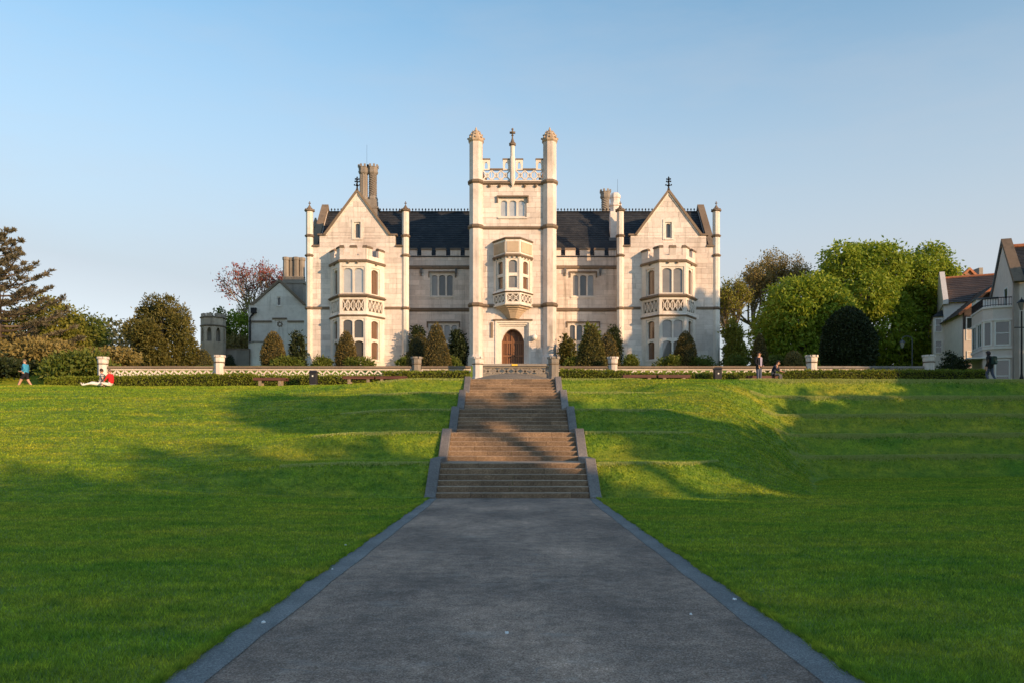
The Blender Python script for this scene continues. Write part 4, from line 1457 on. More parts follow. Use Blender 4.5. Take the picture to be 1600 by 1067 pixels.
for k in range(6):
    a = k * math.pi / 3
    cb.ball((-9.62 + 0.38 * math.cos(a), 69.4 + 0.38 * math.sin(a), 21.38), 0.13, 5, 4)
cb.build('chimney_stack', M['stone_grey'], house, kind=None)
cb = MB()
x, y = 8.25, 64.3
cb.prism([(x - 0.42, y - 0.42), (x + 0.42, y - 0.42), (x + 0.42, y + 0.42), (x - 0.42, y + 0.42)], 16.5, 19.9)
cb.lathe(x, y, [(0.42, 19.9), (0.42, 20.35), (0.52, 20.4), (0.52, 20.55), (0.40, 20.62), (0.40, 21.0), (0.46, 21.05), (0.44, 21.25), (0.3, 21.45)], 8)
st2 = cb.build('chimney_stack', M['stone'], house)
MB().box(x - 0.55, x + 0.55, y - 0.55, y - 0.421, 17.2, 17.75).build('lead_flashing', M['lead'], st2)
q = MB()
q.lathe(7.9, 68.0, [(0.45, 17.0), (0.45, 20.2), (0.36, 20.35)], 8)
sh = q.build('chimney_stack', M['stone_grey'], house)
q = MB()
twisted(q, 7.9, 68.0, 20.4, 22.2, 0.33, 1.5, 6, bands=False)
q.build('chimney_shaft', M['stone_grey'], sh)
MB().tube([(8.45, 64.3, 21.3), (8.45, 64.3, 22.6)], [0.012, 0.008], 5).build('aerial', M['iron'], st2)
MB().tube([(-11.9, yC + 0.3, 20.9), (-11.9, yC + 0.3, 25.6)], [0.012, 0.008], 5).build('aerial', M['iron'], stack)
# dark rear spirelet on the left flank and a grey coping upstand beside it
q = MB()
q.lathe(-16.35, 66.0, [(0.2, 15.5), (0.2, 19.05), (0.3, 19.15), (0.3, 19.25), (0.06, 19.95)], 8)
q.build('rear_spirelet', M['stone_grey'], house)

flush_blocks(300)

# ------------------------------------------------------------------ service wing left of the house
DA = 75.0
zA = 6.3
axc = PX(432, DA)
annex = thing('service_wing', 'pale stone gabled outbuilding with clustered chimneys left of the house', 'building', (axc, DA, zA))
frA = Fr(axc, DA)
apA = PZ(441, DA)
knA = PZ(477, DA)
hwA = 2.15
niche = (-0.12, 0.75, PZ(513, DA), PZ(500.5, DA))
slit = (0.05, 0.42, PZ(478, DA), PZ(464, DA))
wall(annex, frA, [(zA, knA, -2.62, -2.62, 2.62, 2.62), (knA, apA - 0.1, -hwA, -0.03 + 0.3, hwA + 0.35, 0.33)], [niche, slit], 0.4, False, 'gable_wall', 'stone_annex')
window(annex, frA, *slit, 1, 1, 'glass', mull=0.08, sill=0.05, frame='stone_trim')
MB(frA).box(niche[0], niche[1], -0.2, -0.06, niche[2], niche[3]).build('carved_panel', M['stone_trim'], annex)
crest = MB(frA)
for k in range(7):
    a = k * 2 * math.pi / 7
    cu, cz = (niche[0] + niche[1]) / 2, (niche[2] + niche[3]) / 2
    crest.box(cu + 0.2 * math.cos(a) - 0.06, cu + 0.2 * math.cos(a) + 0.06, -0.06, 0.0 + 0.004 * k, cz + 0.2 * math.sin(a) - 0.07, cz + 0.2 * math.sin(a) + 0.07)
crest.build('carved_crest', M['stone_weathered'], annex, kind='stuff')
MB(frA).box(niche[0] - 0.25, niche[1] + 0.25, 0.002, 0.12, niche[3] + 0.08, niche[3] + 0.2).build('hood_mould', M['stone_weathered'], annex)
for a, b in ((-2.6, niche[0] - 0.3), (niche[1] + 0.3, 2.6)):
    MB(frA).box(a, b, 0.002, 0.1, PZ(504, DA), PZ(501.5, DA)).build('string_course', M['stone_weathered'], annex)
for s in (-1, 1):
    e = hwA * s + (0.35 if s > 0 else 0)
    MB(frA).wprism([(e, knA), (0.3, apA), (0.3, apA + 0.28), (e + s * 0.35, knA + 0.02)], -0.4, 0.12).build('gable_coping', M['stone_weathered'], annex)
    slate_roof(annex, (axc + s * 2.6, DA + 0.4, knA - 0.1), (axc + s * 2.6, DA + 9, knA - 0.1), (axc + 0.3, DA + 0.4, apA - 0.1), (axc + 0.3, DA + 9, apA - 0.1), 16)
MB().box(axc - 2.6, axc - 2.25, DA + 0.401, DA + 9, zA, knA - 0.1).build('side_wall', M['stone_annex'], annex)
MB().box(axc + 2.25, axc + 2.6, DA + 0.401, DA + 9, zA, knA - 0.1).build('side_wall', M['stone_annex'], annex)
slate_roof(annex, (axc - 2.9, DA + 3.0, knA - 0.2), (axc + 4.5, DA + 3.0, knA - 0.2), (axc - 2.9, DA + 5.5, PZ(460, DA + 5)), (axc + 4.5, DA + 5.5, PZ(460, DA + 5)), 10, name='cross_roof')
q = MB()
q.lathe(axc - 2.72, DA + 3.0, [(0.3, knA - 0.6), (0.3, knA + 0.35), (0.4, knA + 0.4), (0.05, knA + 1.25)], 6)
q.build('roof_pinnacle', M['stone_grey'], annex)
xs_ = PX(459.5, DA + 3)
yst = DA + 3
q = MB()
q.box(xs_ - 1.05, xs_ + 1.05, yst - 0.55, yst + 0.55, knA - 0.2, PZ(445, yst))
q.box(xs_ - 1.15, xs_ + 1.15, yst - 0.62, yst + 0.62, PZ(445, yst) + 0.002, PZ(441, yst))
q.box(xs_ - 0.98, xs_ + 0.98, yst - 0.5, yst + 0.5, PZ(441, yst) + 0.002, PZ(434, yst))
stA = q.build('chimney_stack', M['stone_grey'], annex)
for k in range(4):
    cxk = xs_ - 0.75 + 0.50 * k
    q = MB()
    zt = PZ(403, yst)
    q.lathe(cxk, yst + (0.12 if k % 2 else -0.12), [(0.34, PZ(434, yst)), (0.29, PZ(432, yst)), (0.28, zt - 0.35), (0.34, zt - 0.25), (0.34, zt - 0.02), (0.28, zt)], 8)
    q.build('chimney_shaft', M['stone_grey'], stA)
# rain pipe with its hopper, low curved wall in front
q = MB()
px_ = axc - 2.45
q.tube([(px_, DA - 0.12, zA), (px_, DA - 0.12, PZ(497, DA)), (px_ + 0.35, DA - 0.12, PZ(490, DA))], [0.09, 0.09, 0.1], 8)
q.box(px_ + 0.12, px_ + 0.6, DA - 0.3, DA - 0.01, PZ(490, DA), PZ(482, DA))
q.build('rain_pipe', M['iron'], annex)
lw = thing('garden_wall', 'pale curved low wall before the gabled outbuilding', 'wall', (PX(402, 73), 73, zA))
q = MB()
for i in range(9):
    t = i / 8
    x = PX(386, 73) + (PX(414, 73) - PX(386, 73)) * t
    y = 73.4 - 0.8 * math.sin(math.pi * t)
    zt = PZ(537, 73) + 0.12 * t
    q.v += [(x, y, zA - 0.5), (x, y, zt), (x, y + 0.35, zt), (x, y + 0.35, zA - 0.5)]
for i in range(8):
    for k in range(4):
        a, b = i * 4 + k, i * 4 + (k + 1) % 4
        q.f.append((a, b, b + 4, a + 4)); q.m.append(0)
q.f.append((0, 1, 2, 3)); q.m.append(0)
q.f.append((35, 34, 33, 32)); q.m.append(0)
q.build('wall_face', M['stone_annex'], lw)
q = MB()
for i in range(8):
    t0, t1 = i / 8, (i + 1) / 8 - 0.004
    P = []
    for t in (t0, t1):
        x = PX(386, 73) + (PX(414, 73) - PX(386, 73)) * t
        y = 73.4 - 0.8 * math.sin(math.pi * t)
        P.append((x, y, PZ(537, 73) + 0.12 * t + 0.003))
    (x0, y0, z0), (x1, y1, z1) = P
    MB().hexa([(x0, y0 - 0.06, z0), (x1, y1 - 0.06, z1), (x1, y1 + 0.41, z1), (x0, y0 + 0.41, z0)], [(x0, y0 - 0.06, z0 + 0.12), (x1, y1 - 0.06, z1 + 0.12), (x1, y1 + 0.41, z1 + 0.12), (x0, y0 + 0.41, z0 + 0.12)]).build('coping_stone', M['stone_grey'], lw)

# ------------------------------------------------------------------ battlemented garden turret and arched wall
DF = 72.0
fx = PX(333.5, DF)
fol = thing('garden_turret', 'small grey battlemented stone turret with pointed arch openings', 'turret', (fx, DF, 6.0))
rF = 1.08
ztF = PZ(492, DF)
NS = 8
for k in range(NS):
    a0, a1 = 2 * math.pi * (k + 0.5) / NS, 2 * math.pi * (k + 1.5) / NS
    # facets run counter-clockwise so that w points outwards
    p0 = (fx + rF * math.cos(a0), DF + rF * math.sin(a0))
    p1 = (fx + rF * math.cos(a1), DF + rF * math.sin(a1))
    ff = Fr(p0[0], p0[1], p1[0] - p0[0], p1[1] - p0[1])
    L = math.hypot(p1[0] - p0[0], p1[1] - p0[1])
    q = MB(ff)
    zo0, zo1 = PZ(535, DF), PZ(514, DF)
    q.box(0, L, -0.16, 0, 6.0, zo0 - 0.3)
    arch_frame(q, 0, L, zo0 - 0.3, PZ(511, DF), 0.2, L - 0.2, zo0, zo1 - 0.45, zo1, 0, -0.16, n=6)
    q.box(0, L, -0.16, 0, PZ(511, DF), PZ(497.5, DF))
    wp = q.build('turret_wall', M['stone_turret'], fol)
    MB(ff).box(0.16, L - 0.16, -0.2, 0.03, PZ(497.5, DF), ztF).build('merlon', M['stone_turret'], fol)
q = MB()
for z in (PZ(511, DF), PZ(498, DF)):
    q.lathe(fx, DF, [(rF + 0.005, z - 0.08), (rF + 0.1, z), (rF + 0.004, z + 0.1)], 8)
q.build('string_course', M['stone_weathered'], fol, kind='stuff')
q = MB()
q.lathe(fx, DF, [(0.55, 6.0), (0.55, PZ(513, DF))], 8)
q.build('inner_core', M['stone_grey'], fol)

aw = thing('arched_wall', 'grey stone wall with round archway beside the garden turret', 'wall', (PX(370, 72.6), 72.6, 6.0))
frW = Fr(PX(350, 72.6), 72.6)
Lw = PX(389, 72.6) - PX(350, 72.6)
zw = PZ(546, 72.6)
q = MB(frW)
arch_frame(q, 0.0, 1.15, 6.0, zw, 0.06, 1.0, 6.02, 6.75, PZ(555, 72.6), 0, -0.4, n=10)
q.box(1.15, Lw, -0.4, 0, 6.0, zw)
q.build('wall_face', M['stone_grey'], aw)
for k in range(4):
    MB(frW).box(Lw * k / 4 + 0.004, Lw * (k + 1) / 4 - 0.004, -0.45, 0.06, zw + 0.003, zw + 0.1).build('coping_stone', M['stone_weathered'], aw)

# ------------------------------------------------------------------ terrace balustrade and piers
DB = 47.2
def pier(x, y, zb, zt, r, label, mat, panel=True):
    p = thing('stone_pier', label, 'pier', (x, y, zb), 'crenellated stone piers of the terrace')
    mb = MB()
    mb.lathe(x, y, [(r * 1.16, zb), (r * 1.16, zb + 0.18), (r, zb + 0.26), (r, zt - 0.28), (r * 1.08, zt - 0.22), (r * 1.08, zt - 0.02)], 8)
    mb.build('shaft', M[mat], p)
    for k in range(8):
        a = math.pi / 4 * k
        ca, sa = math.cos(a), math.sin(a)
        cx_, cy_ = x + r * 1.04 * ca, y + r * 1.04 * sa
        t = 0.075
        fr = Fr(cx_, cy_, -sa, ca)
        MB(fr).box(-t * 1.25, t * 1.25, -0.07, 0.05, zt - 0.015, zt + 0.1).build('merlon', M[mat], p)
    mb = MB()
    mb.lathe(x, y, [(r + 0.003, zt - 0.36), (r + 0.05, zt - 0.33), (r + 0.05, zt - 0.31), (r + 0.003, zt - 0.29)], 8)
    mb.build('necking', M['stone_weathered'], p)
    return p
zg = Z_TER - 0.05
pier(PX(161, DB), DB, zg - 0.3, PZ(560, DB), 0.28, 'sunlit cream stone pier at the left end of the balustrade', 'stone')
pier(PX(343, DB), DB, zg, PZ(557.5, DB), 0.28, 'cream stone pier below the small grey turret', 'stone')
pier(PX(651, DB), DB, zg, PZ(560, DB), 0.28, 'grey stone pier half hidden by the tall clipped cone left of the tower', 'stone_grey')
pier(PX(957.5, DB), DB, zg, PZ(560, DB), 0.28, 'sunlit stone pier beside the clipped cone right of the tower', 'stone')
pier(PX(1268, DB), DB, zg, PZ(557.5, DB), 0.31, 'weathered stone pier before the large dark clipped yew', 'stone_annex')
pier(PX(1451, DB), DB, zg, PZ(557, DB), 0.31, 'grey stone pier at the right end of the balustrade', 'stone_annex')
DG = 46.0
pier(PX(746.5, DG), DG, 5.0, PZ(560, DG), 0.31, 'stone gate pier left of the stair head', 'stone')
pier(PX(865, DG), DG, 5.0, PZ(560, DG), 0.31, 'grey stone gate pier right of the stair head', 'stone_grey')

def balustrade(x0, x1, label, y=DB, zlow=zg, ztop=None, trim='stone_trim', cope='stone_weathered', low=0.62, cusp=True, bar=0.075):
    fr = Fr(x0, y)
    L = x1 - x0
    ztop = PZ(571.5, y) if ztop is None else ztop
    b = thing('balustrade', label, 'balustrade', ((x0 + x1) / 2, y, zlow), 'pierced stone balustrades along the terrace')
    zl0, zl1 = zlow + low, ztop - 0.24
    MB(fr).box(0, L, -0.3, 0.02, zlow - 0.2, zl0 - 0.002).build('plinth', M['stone_annex'] if trim == 'stone_trim' else M['stone_grey'], b)
    MB(fr).box(0, L, -0.24, -0.01, zl1 + 0.002, ztop - 0.14).build('top_rail', M[trim], b)
    n = max(2, int(L / 1.3))
    for k in range(n):
        a, c = L * k / n + 0.004, L * (k + 1) / n - 0.004
        d = random.uniform(-0.006, 0.006)
        MB(fr).hexa([(a, -0.36, ztop - 0.138), (c, -0.36, ztop - 0.138), (c, 0.1, ztop - 0.138), (a, 0.1, ztop - 0.138)],
                    [(a, -0.3, ztop + d), (c, -0.3, ztop + d), (c, 0.05, ztop + d), (a, 0.05, ztop + d)]).build('coping_stone', M[cope], b)
    lattice(b, fr, 0.0, L, zl0, zl1, 0.50, -0.04, trim, bar=bar, depth=0.15, ring=False)
    if not cusp:
        return b
    # pointed cusps in the triangles
    q = MB(fr)
    nn = max(1, round(L / 0.50))
    c = L / nn
    for i in range(1, nn):
        u = c * i
        q.wprism([(u - 0.09, (zl0 + zl1) / 2), (u, (zl0 + zl1) / 2 - 0.05), (u + 0.09, (zl0 + zl1) / 2), (u, (zl0 + zl1) / 2 + 0.05)], -0.15, -0.07)
    q.build('cusps', M[trim], b, kind='stuff', recalc=False)
    return b
B0 = [PX(161, DB) + 0.29, PX(343, DB) - 0.29, PX(343, DB) + 0.29, PX(651, DB) - 0.29, PX(651, DB) + 0.29, -2.5]
balustrade(B0[0], B0[1], 'pierced cream balustrade at the far left behind the seated pair')
balustrade(B0[2], B0[3], 'long pierced cream balustrade below the left wing')
balustrade(B0[4], B0[5], 'short balustrade between the tall clipped cone and the gate')
B1 = [2.7, PX(957.5, DB) - 0.29, PX(957.5, DB) + 0.29, PX(1268, DB) - 0.32, PX(1268, DB) + 0.32, PX(1451, DB) - 0.32]
balustrade(B1[0], B1[1], 'short balustrade between the gate and the sunlit pier on the right')
balustrade(B1[2], B1[3], 'long pierced balustrade below the right wing behind the standing man')
balustrade(B1[4], B1[5], 'pierced balustrade in front of the large dark clipped yew', trim='stone_annex', cope='stone_grey')
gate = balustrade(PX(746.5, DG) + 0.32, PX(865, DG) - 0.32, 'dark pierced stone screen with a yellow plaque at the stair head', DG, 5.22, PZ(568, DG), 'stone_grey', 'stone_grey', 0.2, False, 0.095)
MB(Fr(PX(804, DG), DG)).box(-0.17, 0.17, 0.105, 0.125, PZ(571.2, DG), PZ(568.6, DG)).build('plaque', M['brass'], gate)

# ------------------------------------------------------------------ benches and bins
def bench(px0, px1, y, label, mat='bench'):
    x0, x1 = PX(px0, y), PX(px1, y)
    zb = float(ground(np.array((x0 + x1) / 2), np.array(y), False)) + 0.012
    b = thing('bench', label, 'bench', ((x0 + x1) / 2, y, zb), 'low backless benches on the terrace')
    for k in range(4):
        MB().box(x0, x1, y - 0.3 + 0.155 * k, y - 0.3 + 0.155 * k + 0.145, zb + 0.40, zb + 0.46).build('slat', M[mat], b, bevel=0.008)
    MB().box(x0 + 0.01, x1 - 0.01, y - 0.292, y - 0.25, zb + 0.31, zb + 0.398).build('apron_board', M[mat], b)
    MB().box(x0 + 0.01, x1 - 0.01, y + 0.24, y + 0.282, zb + 0.31, zb + 0.398).build('apron_board', M[mat], b)
    L = x1 - x0
    for u in (0.2, 0.8):
        xc = x0 + L * u
        for yy in (y - 0.2, y + 0.2):
            MB().box(xc - 0.08, xc + 0.08, yy - 0.045, yy + 0.045, zb, zb + 0.397).build('leg', M['gravel'], b)
    return b
bench(398, 449, 44.9, 'low red-brown bench left of the dark bin')
bench(537, 586, 44.5, 'low red-brown bench nearer the bin, left of the touching pair below the left wing')
bench(588, 636, 44.5, 'low red-brown bench at the hedge end of the touching pair')
bench(972, 1024, 43.6, 'low red-brown bench right of the stairs, nearer the stairs')
bench(1027, 1077, 43.6, 'low red-brown bench right of the stairs, farther from the stairs')
bench(1167, 1213, 44.6, 'low brown bench behind the standing man under the seated man')

def litter_bin(px, y, ptop, label):
    x = PX(px, y)
    zb = float(ground(np.array(x), np.array(y), False)) + 0.012
    zt = PZ(ptop, y)
    b = thing('litter_bin', label, 'bin', (x, y, zb), 'square dark litter bins on the terrace')
    MB().box(x - 0.2, x + 0.2, y - 0.2, y + 0.2, zb + 0.06, zt - 0.13).build('body', M['bin'], b, bevel=0.02)
    MB().box(x - 0.17, x + 0.17, y - 0.17, y + 0.17, zb, zb + 0.058).build('foot', M['lead'], b)
    MB().hexa([(x - 0.23, y - 0.23, zt - 0.128), (x + 0.23, y - 0.23, zt - 0.128), (x + 0.23, y + 0.23, zt - 0.128), (x - 0.23, y + 0.23, zt - 0.128)],
              [(x - 0.17, y - 0.17, zt), (x + 0.17, y - 0.17, zt), (x + 0.17, y + 0.17, zt), (x - 0.17, y + 0.17, zt)]).build('lid', M['bin'], b)
    m_ = MB()
    zc = (zb + zt) / 2 + 0.1
    n = 10
    m_.add([(x + 0.055 * math.cos(2 * math.pi * k / n) * (0.6 if k % 2 else 1), y - 0.212, zc + 0.06 * math.sin(2 * math.pi * k / n) * (0.6 if k % 2 else 1)) for k in range(n)]
           + [(x + 0.055 * math.cos(2 * math.pi * k / n) * (0.6 if k % 2 else 1), y - 0.203, zc + 0.06 * math.sin(2 * math.pi * k / n) * (0.6 if k % 2 else 1)) for k in range(n)],
           [tuple(range(n))] + [(k, (k + 1) % n, n + (k + 1) % n, n + k) for k in range(n)])
    m_.build('emblem', M['paper'], b)
    return b
litter_bin(490, 44.8, 578.5, 'dark square litter bin before the left balustrade')
litter_bin(1121, 44.2, 573.5, 'dark brown square litter bin before the right balustrade')

# ------------------------------------------------------------------ houses at the right
def box_window(parent, fr, u0, u1, z0, z1, nu=2, nz=2, glass='glass_house', proud=0.05):
    """white casement: frame, glazing bars, panes"""
    q = MB(fr)
    t = 0.07
    q.box(u0, u1, -0.02, proud, z0, z0 + t)
    q.box(u0, u1, -0.02, proud, z1 - t, z1)
    q.box(u0, u0 + t, -0.02, proud, z0 + t, z1 - t)
    q.box(u1 - t, u1, -0.02, proud, z0 + t, z1 - t)
    w = q.build('window', M['frame_white'], parent)
    for i in range(nu):
        for j in range(nz):
            a = u0 + t + (u1 - u0 - 2 * t) * i / nu
            b = u0 + t + (u1 - u0 - 2 * t) * (i + 1) / nu
            c = z0 + t + (z1 - z0 - 2 * t) * j / nz
            d = z0 + t + (z1 - z0 - 2 * t) * (j + 1) / nz
            MB(fr).box(a + 0.025, b - 0.025, -0.02, proud * 0.3, c + 0.025, d - 0.025).build('pane', M[glass], w)
    q = MB(fr)
    for i in range(1, nu):
        a = u0 + t + (u1 - u0 - 2 * t) * i / nu
        q.box(a - 0.024, a + 0.024, -0.02, proud * 0.8, z0 + t, z1 - t)
    for j in range(1, nz):
        c = z0 + t + (z1 - z0 - 2 * t) * j / nz
        q.box(u0 + t, u1 - t, -0.02, proud * 0.7, c - 0.024, c + 0.024)
    q.build('glazing_bar', M['frame_white'], w, kind='stuff')
    return w

zh = Z_TER - 0.1
hN = thing('gabled_house', 'beige rendered house with steep gable, dark roof and balcony at the right edge', 'house', (31.4, 50.0, zh))
A = (31.45, 50.0); B = (33.25, 55.2)
LN = math.hypot(B[0] - A[0], B[1] - A[1])
frG = Fr(B[0], B[1], A[0] - B[0], A[1] - B[1])      # gable face, outward to the left
zE = PZ(437, 50.0); zA_ = PZ(379, 52.5)
q = MB(frG)
q.wprism([(0, zh), (LN, zh), (LN, zE), (LN / 2, zA_ - 0.2), (0, zE)], -0.3, 0)
q.build('gable_wall', M['render'], hN)
frS = Fr(A[0], A[1], 5.2, -1.8)                      # long side facing the lawn
LS = 14.0
MB(frS).box(0.0, LS, -0.3, 0, zh, zE).build('front_wall', M['render'], hN)
for s in (0, 1):
    e = LN if s == 0 else 0.0
    poly = [(e + (0.18 if s == 0 else -0.18), zE - 0.25), (LN / 2, zA_), (LN / 2, zA_ + 0.25), (e + (0.5 if s == 0 else -0.5), zE - 0.2)]
    MB(frG).wprism(poly, -0.5, 0.1).build('gable_coping', M['stone_weathered' if s == 0 else 'lead'], hN)
mid = ((A[0] + B[0]) / 2, (A[1] + B[1]) / 2)
dS = frS.u
def alongS(p, d):
    return (p[0] + dS[0] * d, p[1] + dS[1] * d)
r0, r1 = alongS(mid, 0.5), alongS(mid, LS)
e0, e1 = alongS(frS((0, 0.25, 0))[:2], 0.5), alongS(frS((0, 0.25, 0))[:2], LS)
slate_roof(hN, e0 + (zE - 0.1,), e1 + (zE - 0.1,), r0 + (zA_ - 0.35,), r1 + (zA_ - 0.35,), 22)
b0, b1 = alongS(frG((-0.25, 0, 0))[:2], 0.5), alongS(frG((-0.25, 0, 0))[:2], LS)
slate_roof(hN, b0 + (zE - 0.1,), b1 + (zE - 0.1,), r0 + (zA_ - 0.35,), r1 + (zA_ - 0.35,), 22)
MB().tube([r0 + (zA_ - 0.3,), r1 + (zA_ - 0.3,)], [0.14, 0.14], 8).build('ridge_tile', M['terracotta'], hN)
# gable dormer window above the balcony
box_window(hN, frG, LN - 2.3, LN - 1.35, PZ(480, 51.5), PZ(449, 51.5), 1, 1, 'glass_house')
# two-storey bay with canted outer corner
bu0, bu1, bo = LN - 4.1, LN - 0.45, 1.55
zb0, zb1 = zh, PZ(481, 51)
plan = [frG(p)[:2] for p in ((bu0, 0, 0), (bu0, bo, 0), (bu1 - 0.4, bo, 0), (bu1, bo - 0.5, 0), (bu1, 0, 0))]
q = MB()
q.prism(plan, zb0, zb1)
bayN = q.build('bay', M['render'], hN)
for z0, z1 in ((PZ(546, 51), PZ(542, 51)), (PZ(503, 51), PZ(500, 51)), (PZ(483, 51), PZ(480, 51)), (PZ(560, 51), PZ(556, 51))):
    q = MB()
    cxp = sum(p[0] for p in plan) / 5; cyp = sum(p[1] for p in plan) / 5
    q.prism([(cxp + (p[0] - cxp) * 1.06, cyp + (p[1] - cyp) * 1.06) for p in plan], z0, z1)
    q.build('bay_ledge', M['render_pale'], bayN)
pN = plan
fN = Fr(pN[3][0], pN[3][1], pN[4][0] - pN[3][0], pN[4][1] - pN[3][1])
LNf = math.hypot(pN[4][0] - pN[3][0], pN[4][1] - pN[3][1])
fC = Fr(pN[2][0], pN[2][1], pN[3][0] - pN[2][0], pN[3][1] - pN[2][1])
LC = math.hypot(pN[3][0] - pN[2][0], pN[3][1] - pN[2][1])
fO = Fr(pN[1][0], pN[1][1], pN[2][0] - pN[1][0], pN[2][1] - pN[1][1])
LO = math.hypot(pN[2][0] - pN[1][0], pN[2][1] - pN[1][1])
zw0, zw1 = PZ(541, 51), PZ(503, 51)
box_window(hN, fN, 0.08, LNf - 0.08, zw0, zw1, 1, 2, 'glass_house')
box_window(hN, fC, 0.06, LC - 0.06, zw0, zw1, 1, 1, 'glass')
for k in range(2):
    box_window(hN, fO, 0.3 + k * LO / 2, LO / 2 - 0.1 + k * LO / 2, zw0, zw1, 2, 1, 'glass_house')
box_window(hN, fN, 0.1, LNf - 0.1, zh + 0.05, PZ(562, 51), 1, 2, 'glass_house')
MB(fO).box(0.2, LO + 0.3, 0.0, 0.9, PZ(562, 52), PZ(560, 52)).build('door_canopy', M['render_pale'], hN)
# balcony railing on the bay roof
rail = MB()
zr0, zr1 = zb1 + 0.05, PZ(467, 51)
ring = [pN[1], pN[2], pN[3], pN[4]]
for p, r_ in zip(ring[:-1], ring[1:]):
    L = math.hypot(r_[0] - p[0], r_[1] - p[1])
    n = max(2, int(L / 0.14))
    rail.tube([(p[0], p[1], zr1), (r_[0], r_[1], zr1)], [0.03, 0.03], 5)
    rail.tube([(p[0], p[1], zr0 + 0.08), (r_[0], r_[1], zr0 + 0.08)], [0.02, 0.02], 5)
    for k in range(n + 1):
        t = k / n
        x, y = p[0] + (r_[0] - p[0]) * t, p[1] + (r_[1] - p[1]) * t
        rail.tube([(x, y, zr0), (x, y, zr1)], [0.014, 0.014], 4)
rail.build('balcony_railing', M['iron'], hN, kind='stuff')
# small dormer box to the left of the balcony
q = MB(frG)
q.box(0.1, 1.5, -0.2, 1.3, zb1 + 0.06, PZ(464, 53))
dm = q.build('dormer', M['frame_white'], hN)
MB(frG).box(0.0, 1.6, -0.1, 1.4, PZ(464, 53) + 0.003, PZ(461.5, 53)).build('dormer_roof', M['lead'], dm)
# far house B
DBH = 64.0
xb0, xb1 = PX(1474, DBH), PX(1545, DBH)
zE2 = PZ(475, DBH)
hB = thing('rendered_house', 'pale rendered house with dark brown roof and white windows beside the chestnut', 'house', (xb0, DBH, zh))
fB = Fr(xb0, DBH)
LB = xb1 - xb0
MB(fB).box(0, LB, -0.3, 0, zh, zE2).build('front_wall', M['render_pale'], hB)
MB().box(xb0, xb0 + 0.3, DBH + 0.301, DBH + 7, zh, zE2).build('side_wall', M['render_pale'], hB)
zR2 = PZ(437, DBH + 3.5)
slate_roof(hB, (xb0 + 0.25, DBH - 0.25, zE2), (xb1 + 4, DBH - 0.25, zE2), (xb0 + 0.25, DBH + 3.5, zR2), (xb1 + 4, DBH + 3.5, zR2), 14, 'tile_brown')
slate_roof(hB, (xb0 + 0.25, DBH + 7.25, zE2), (xb1 + 4, DBH + 7.25, zE2), (xb0 + 0.25, DBH + 3.5, zR2), (xb1 + 4, DBH + 3.5, zR2), 14, 'tile_brown')
MB().tube([(xb0 + 0.25, DBH + 3.5, zR2), (xb1 + 4, DBH + 3.5, zR2)], [0.12, 0.12], 6).build('ridge_tile', M['terracotta'], hB)
q = MB()
q.T = Fr(xb0, DBH + 3.5, 0, -1)
q.wprism([(-3.9, zE2 - 0.1), (3.9, zE2 - 0.1), (3.9, zE2 + 0.25), (0.35, zR2 + 0.5), (-0.35, zR2 + 0.5), (-3.9, zE2 + 0.25)], -0.32, 0.06)
q.build('verge_parapet', M['render_pale'], hB)
box_window(hB, fB, 1.1, 2.3, PZ(553, DBH), PZ(534, DBH), 2, 2)
q = MB(fB)
for u in (0.72, 2.36):
    q.box(u, u + 0.32, 0.0, 0.05, PZ(553, DBH), PZ(534, DBH))
q.build('shutters', M['frame_white'], hB, kind='stuff')
# its canted two-storey bay on the left corner
q = MB()
bx0 = PX(1460, DBH)
q.box(bx0, xb0 - 0.002, DBH + 0.1, DBH + 2.0, zh, PZ(494, DBH))
byB = q.build('bay', M['render_pale'], hB)
slate_roof(hB, (bx0 - 0.1, DBH - 0.05, PZ(495, DBH)), (xb0, DBH - 0.05, PZ(495, DBH)), (xb0 - 0.05, DBH + 1.0, PZ(482, DBH)), (xb0, DBH + 1.0, PZ(482, DBH)), 5, name='bay_roof')
slate_roof(hB, (bx0 - 0.1, DBH + 2.1, PZ(495, DBH)), (bx0 - 0.1, DBH - 0.05, PZ(495, DBH)), (xb0, DBH + 1.05, PZ(482, DBH)), (xb0 - 0.05, DBH + 1.0, PZ(482, DBH)), 5, name='bay_roof')
fBB = Fr(bx0, DBH + 0.1)
for a, b in ((PZ(519, DBH), PZ(497, DBH)), (PZ(552, DBH), PZ(531, DBH))):
    box_window(hB, fBB, 0.1, xb0 - bx0 - 0.06, a, b, 1, 2, 'glass_house')
hB.rotation_euler = (0, 0, math.radians(-24))
# brown projecting wing with diagonal verge
DV = 59.0
hV = thing('brown_gabled_house', 'brown gabled house with orange verge between the pale house and the balcony house', 'house', (PX(1515, DV), DV, zh))
xv0 = PX(1504, DV); xv1 = PX(1561, DV)
zv0, zv1 = PZ(487, DV), PZ(439, DV)
fV = Fr(xv0, DV)
LV = xv1 - xv0
MB(fV).wprism([(0.15, zh), (2 * LV, zh), (2 * LV, zv0), (LV, zv1 - 0.15), (0.15, zv0)], -0.3, 0).build('gable_wall', M['tile_brown'], hV)
MB(fV).box(0.1, 2.2, 0.002, 0.06, zh, PZ(515, DV)).build('lower_wall', M['render'], hV)
slate_roof(hV, (xv0 - 0.2, DV - 0.3, zv0 - 0.2), (xv0 - 0.2, DV + 5.5, zv0 - 0.2), (xv1, DV - 0.3, zv1), (xv1, DV + 5.5, zv1), 12, 'tile_brown')
slate_roof(hV, (xv1 + LV, DV - 0.3, zv0 - 0.2), (xv1 + LV, DV + 5.5, zv0 - 0.2), (xv1, DV - 0.3, zv1), (xv1, DV + 5.5, zv1), 12, 'tile_brown')
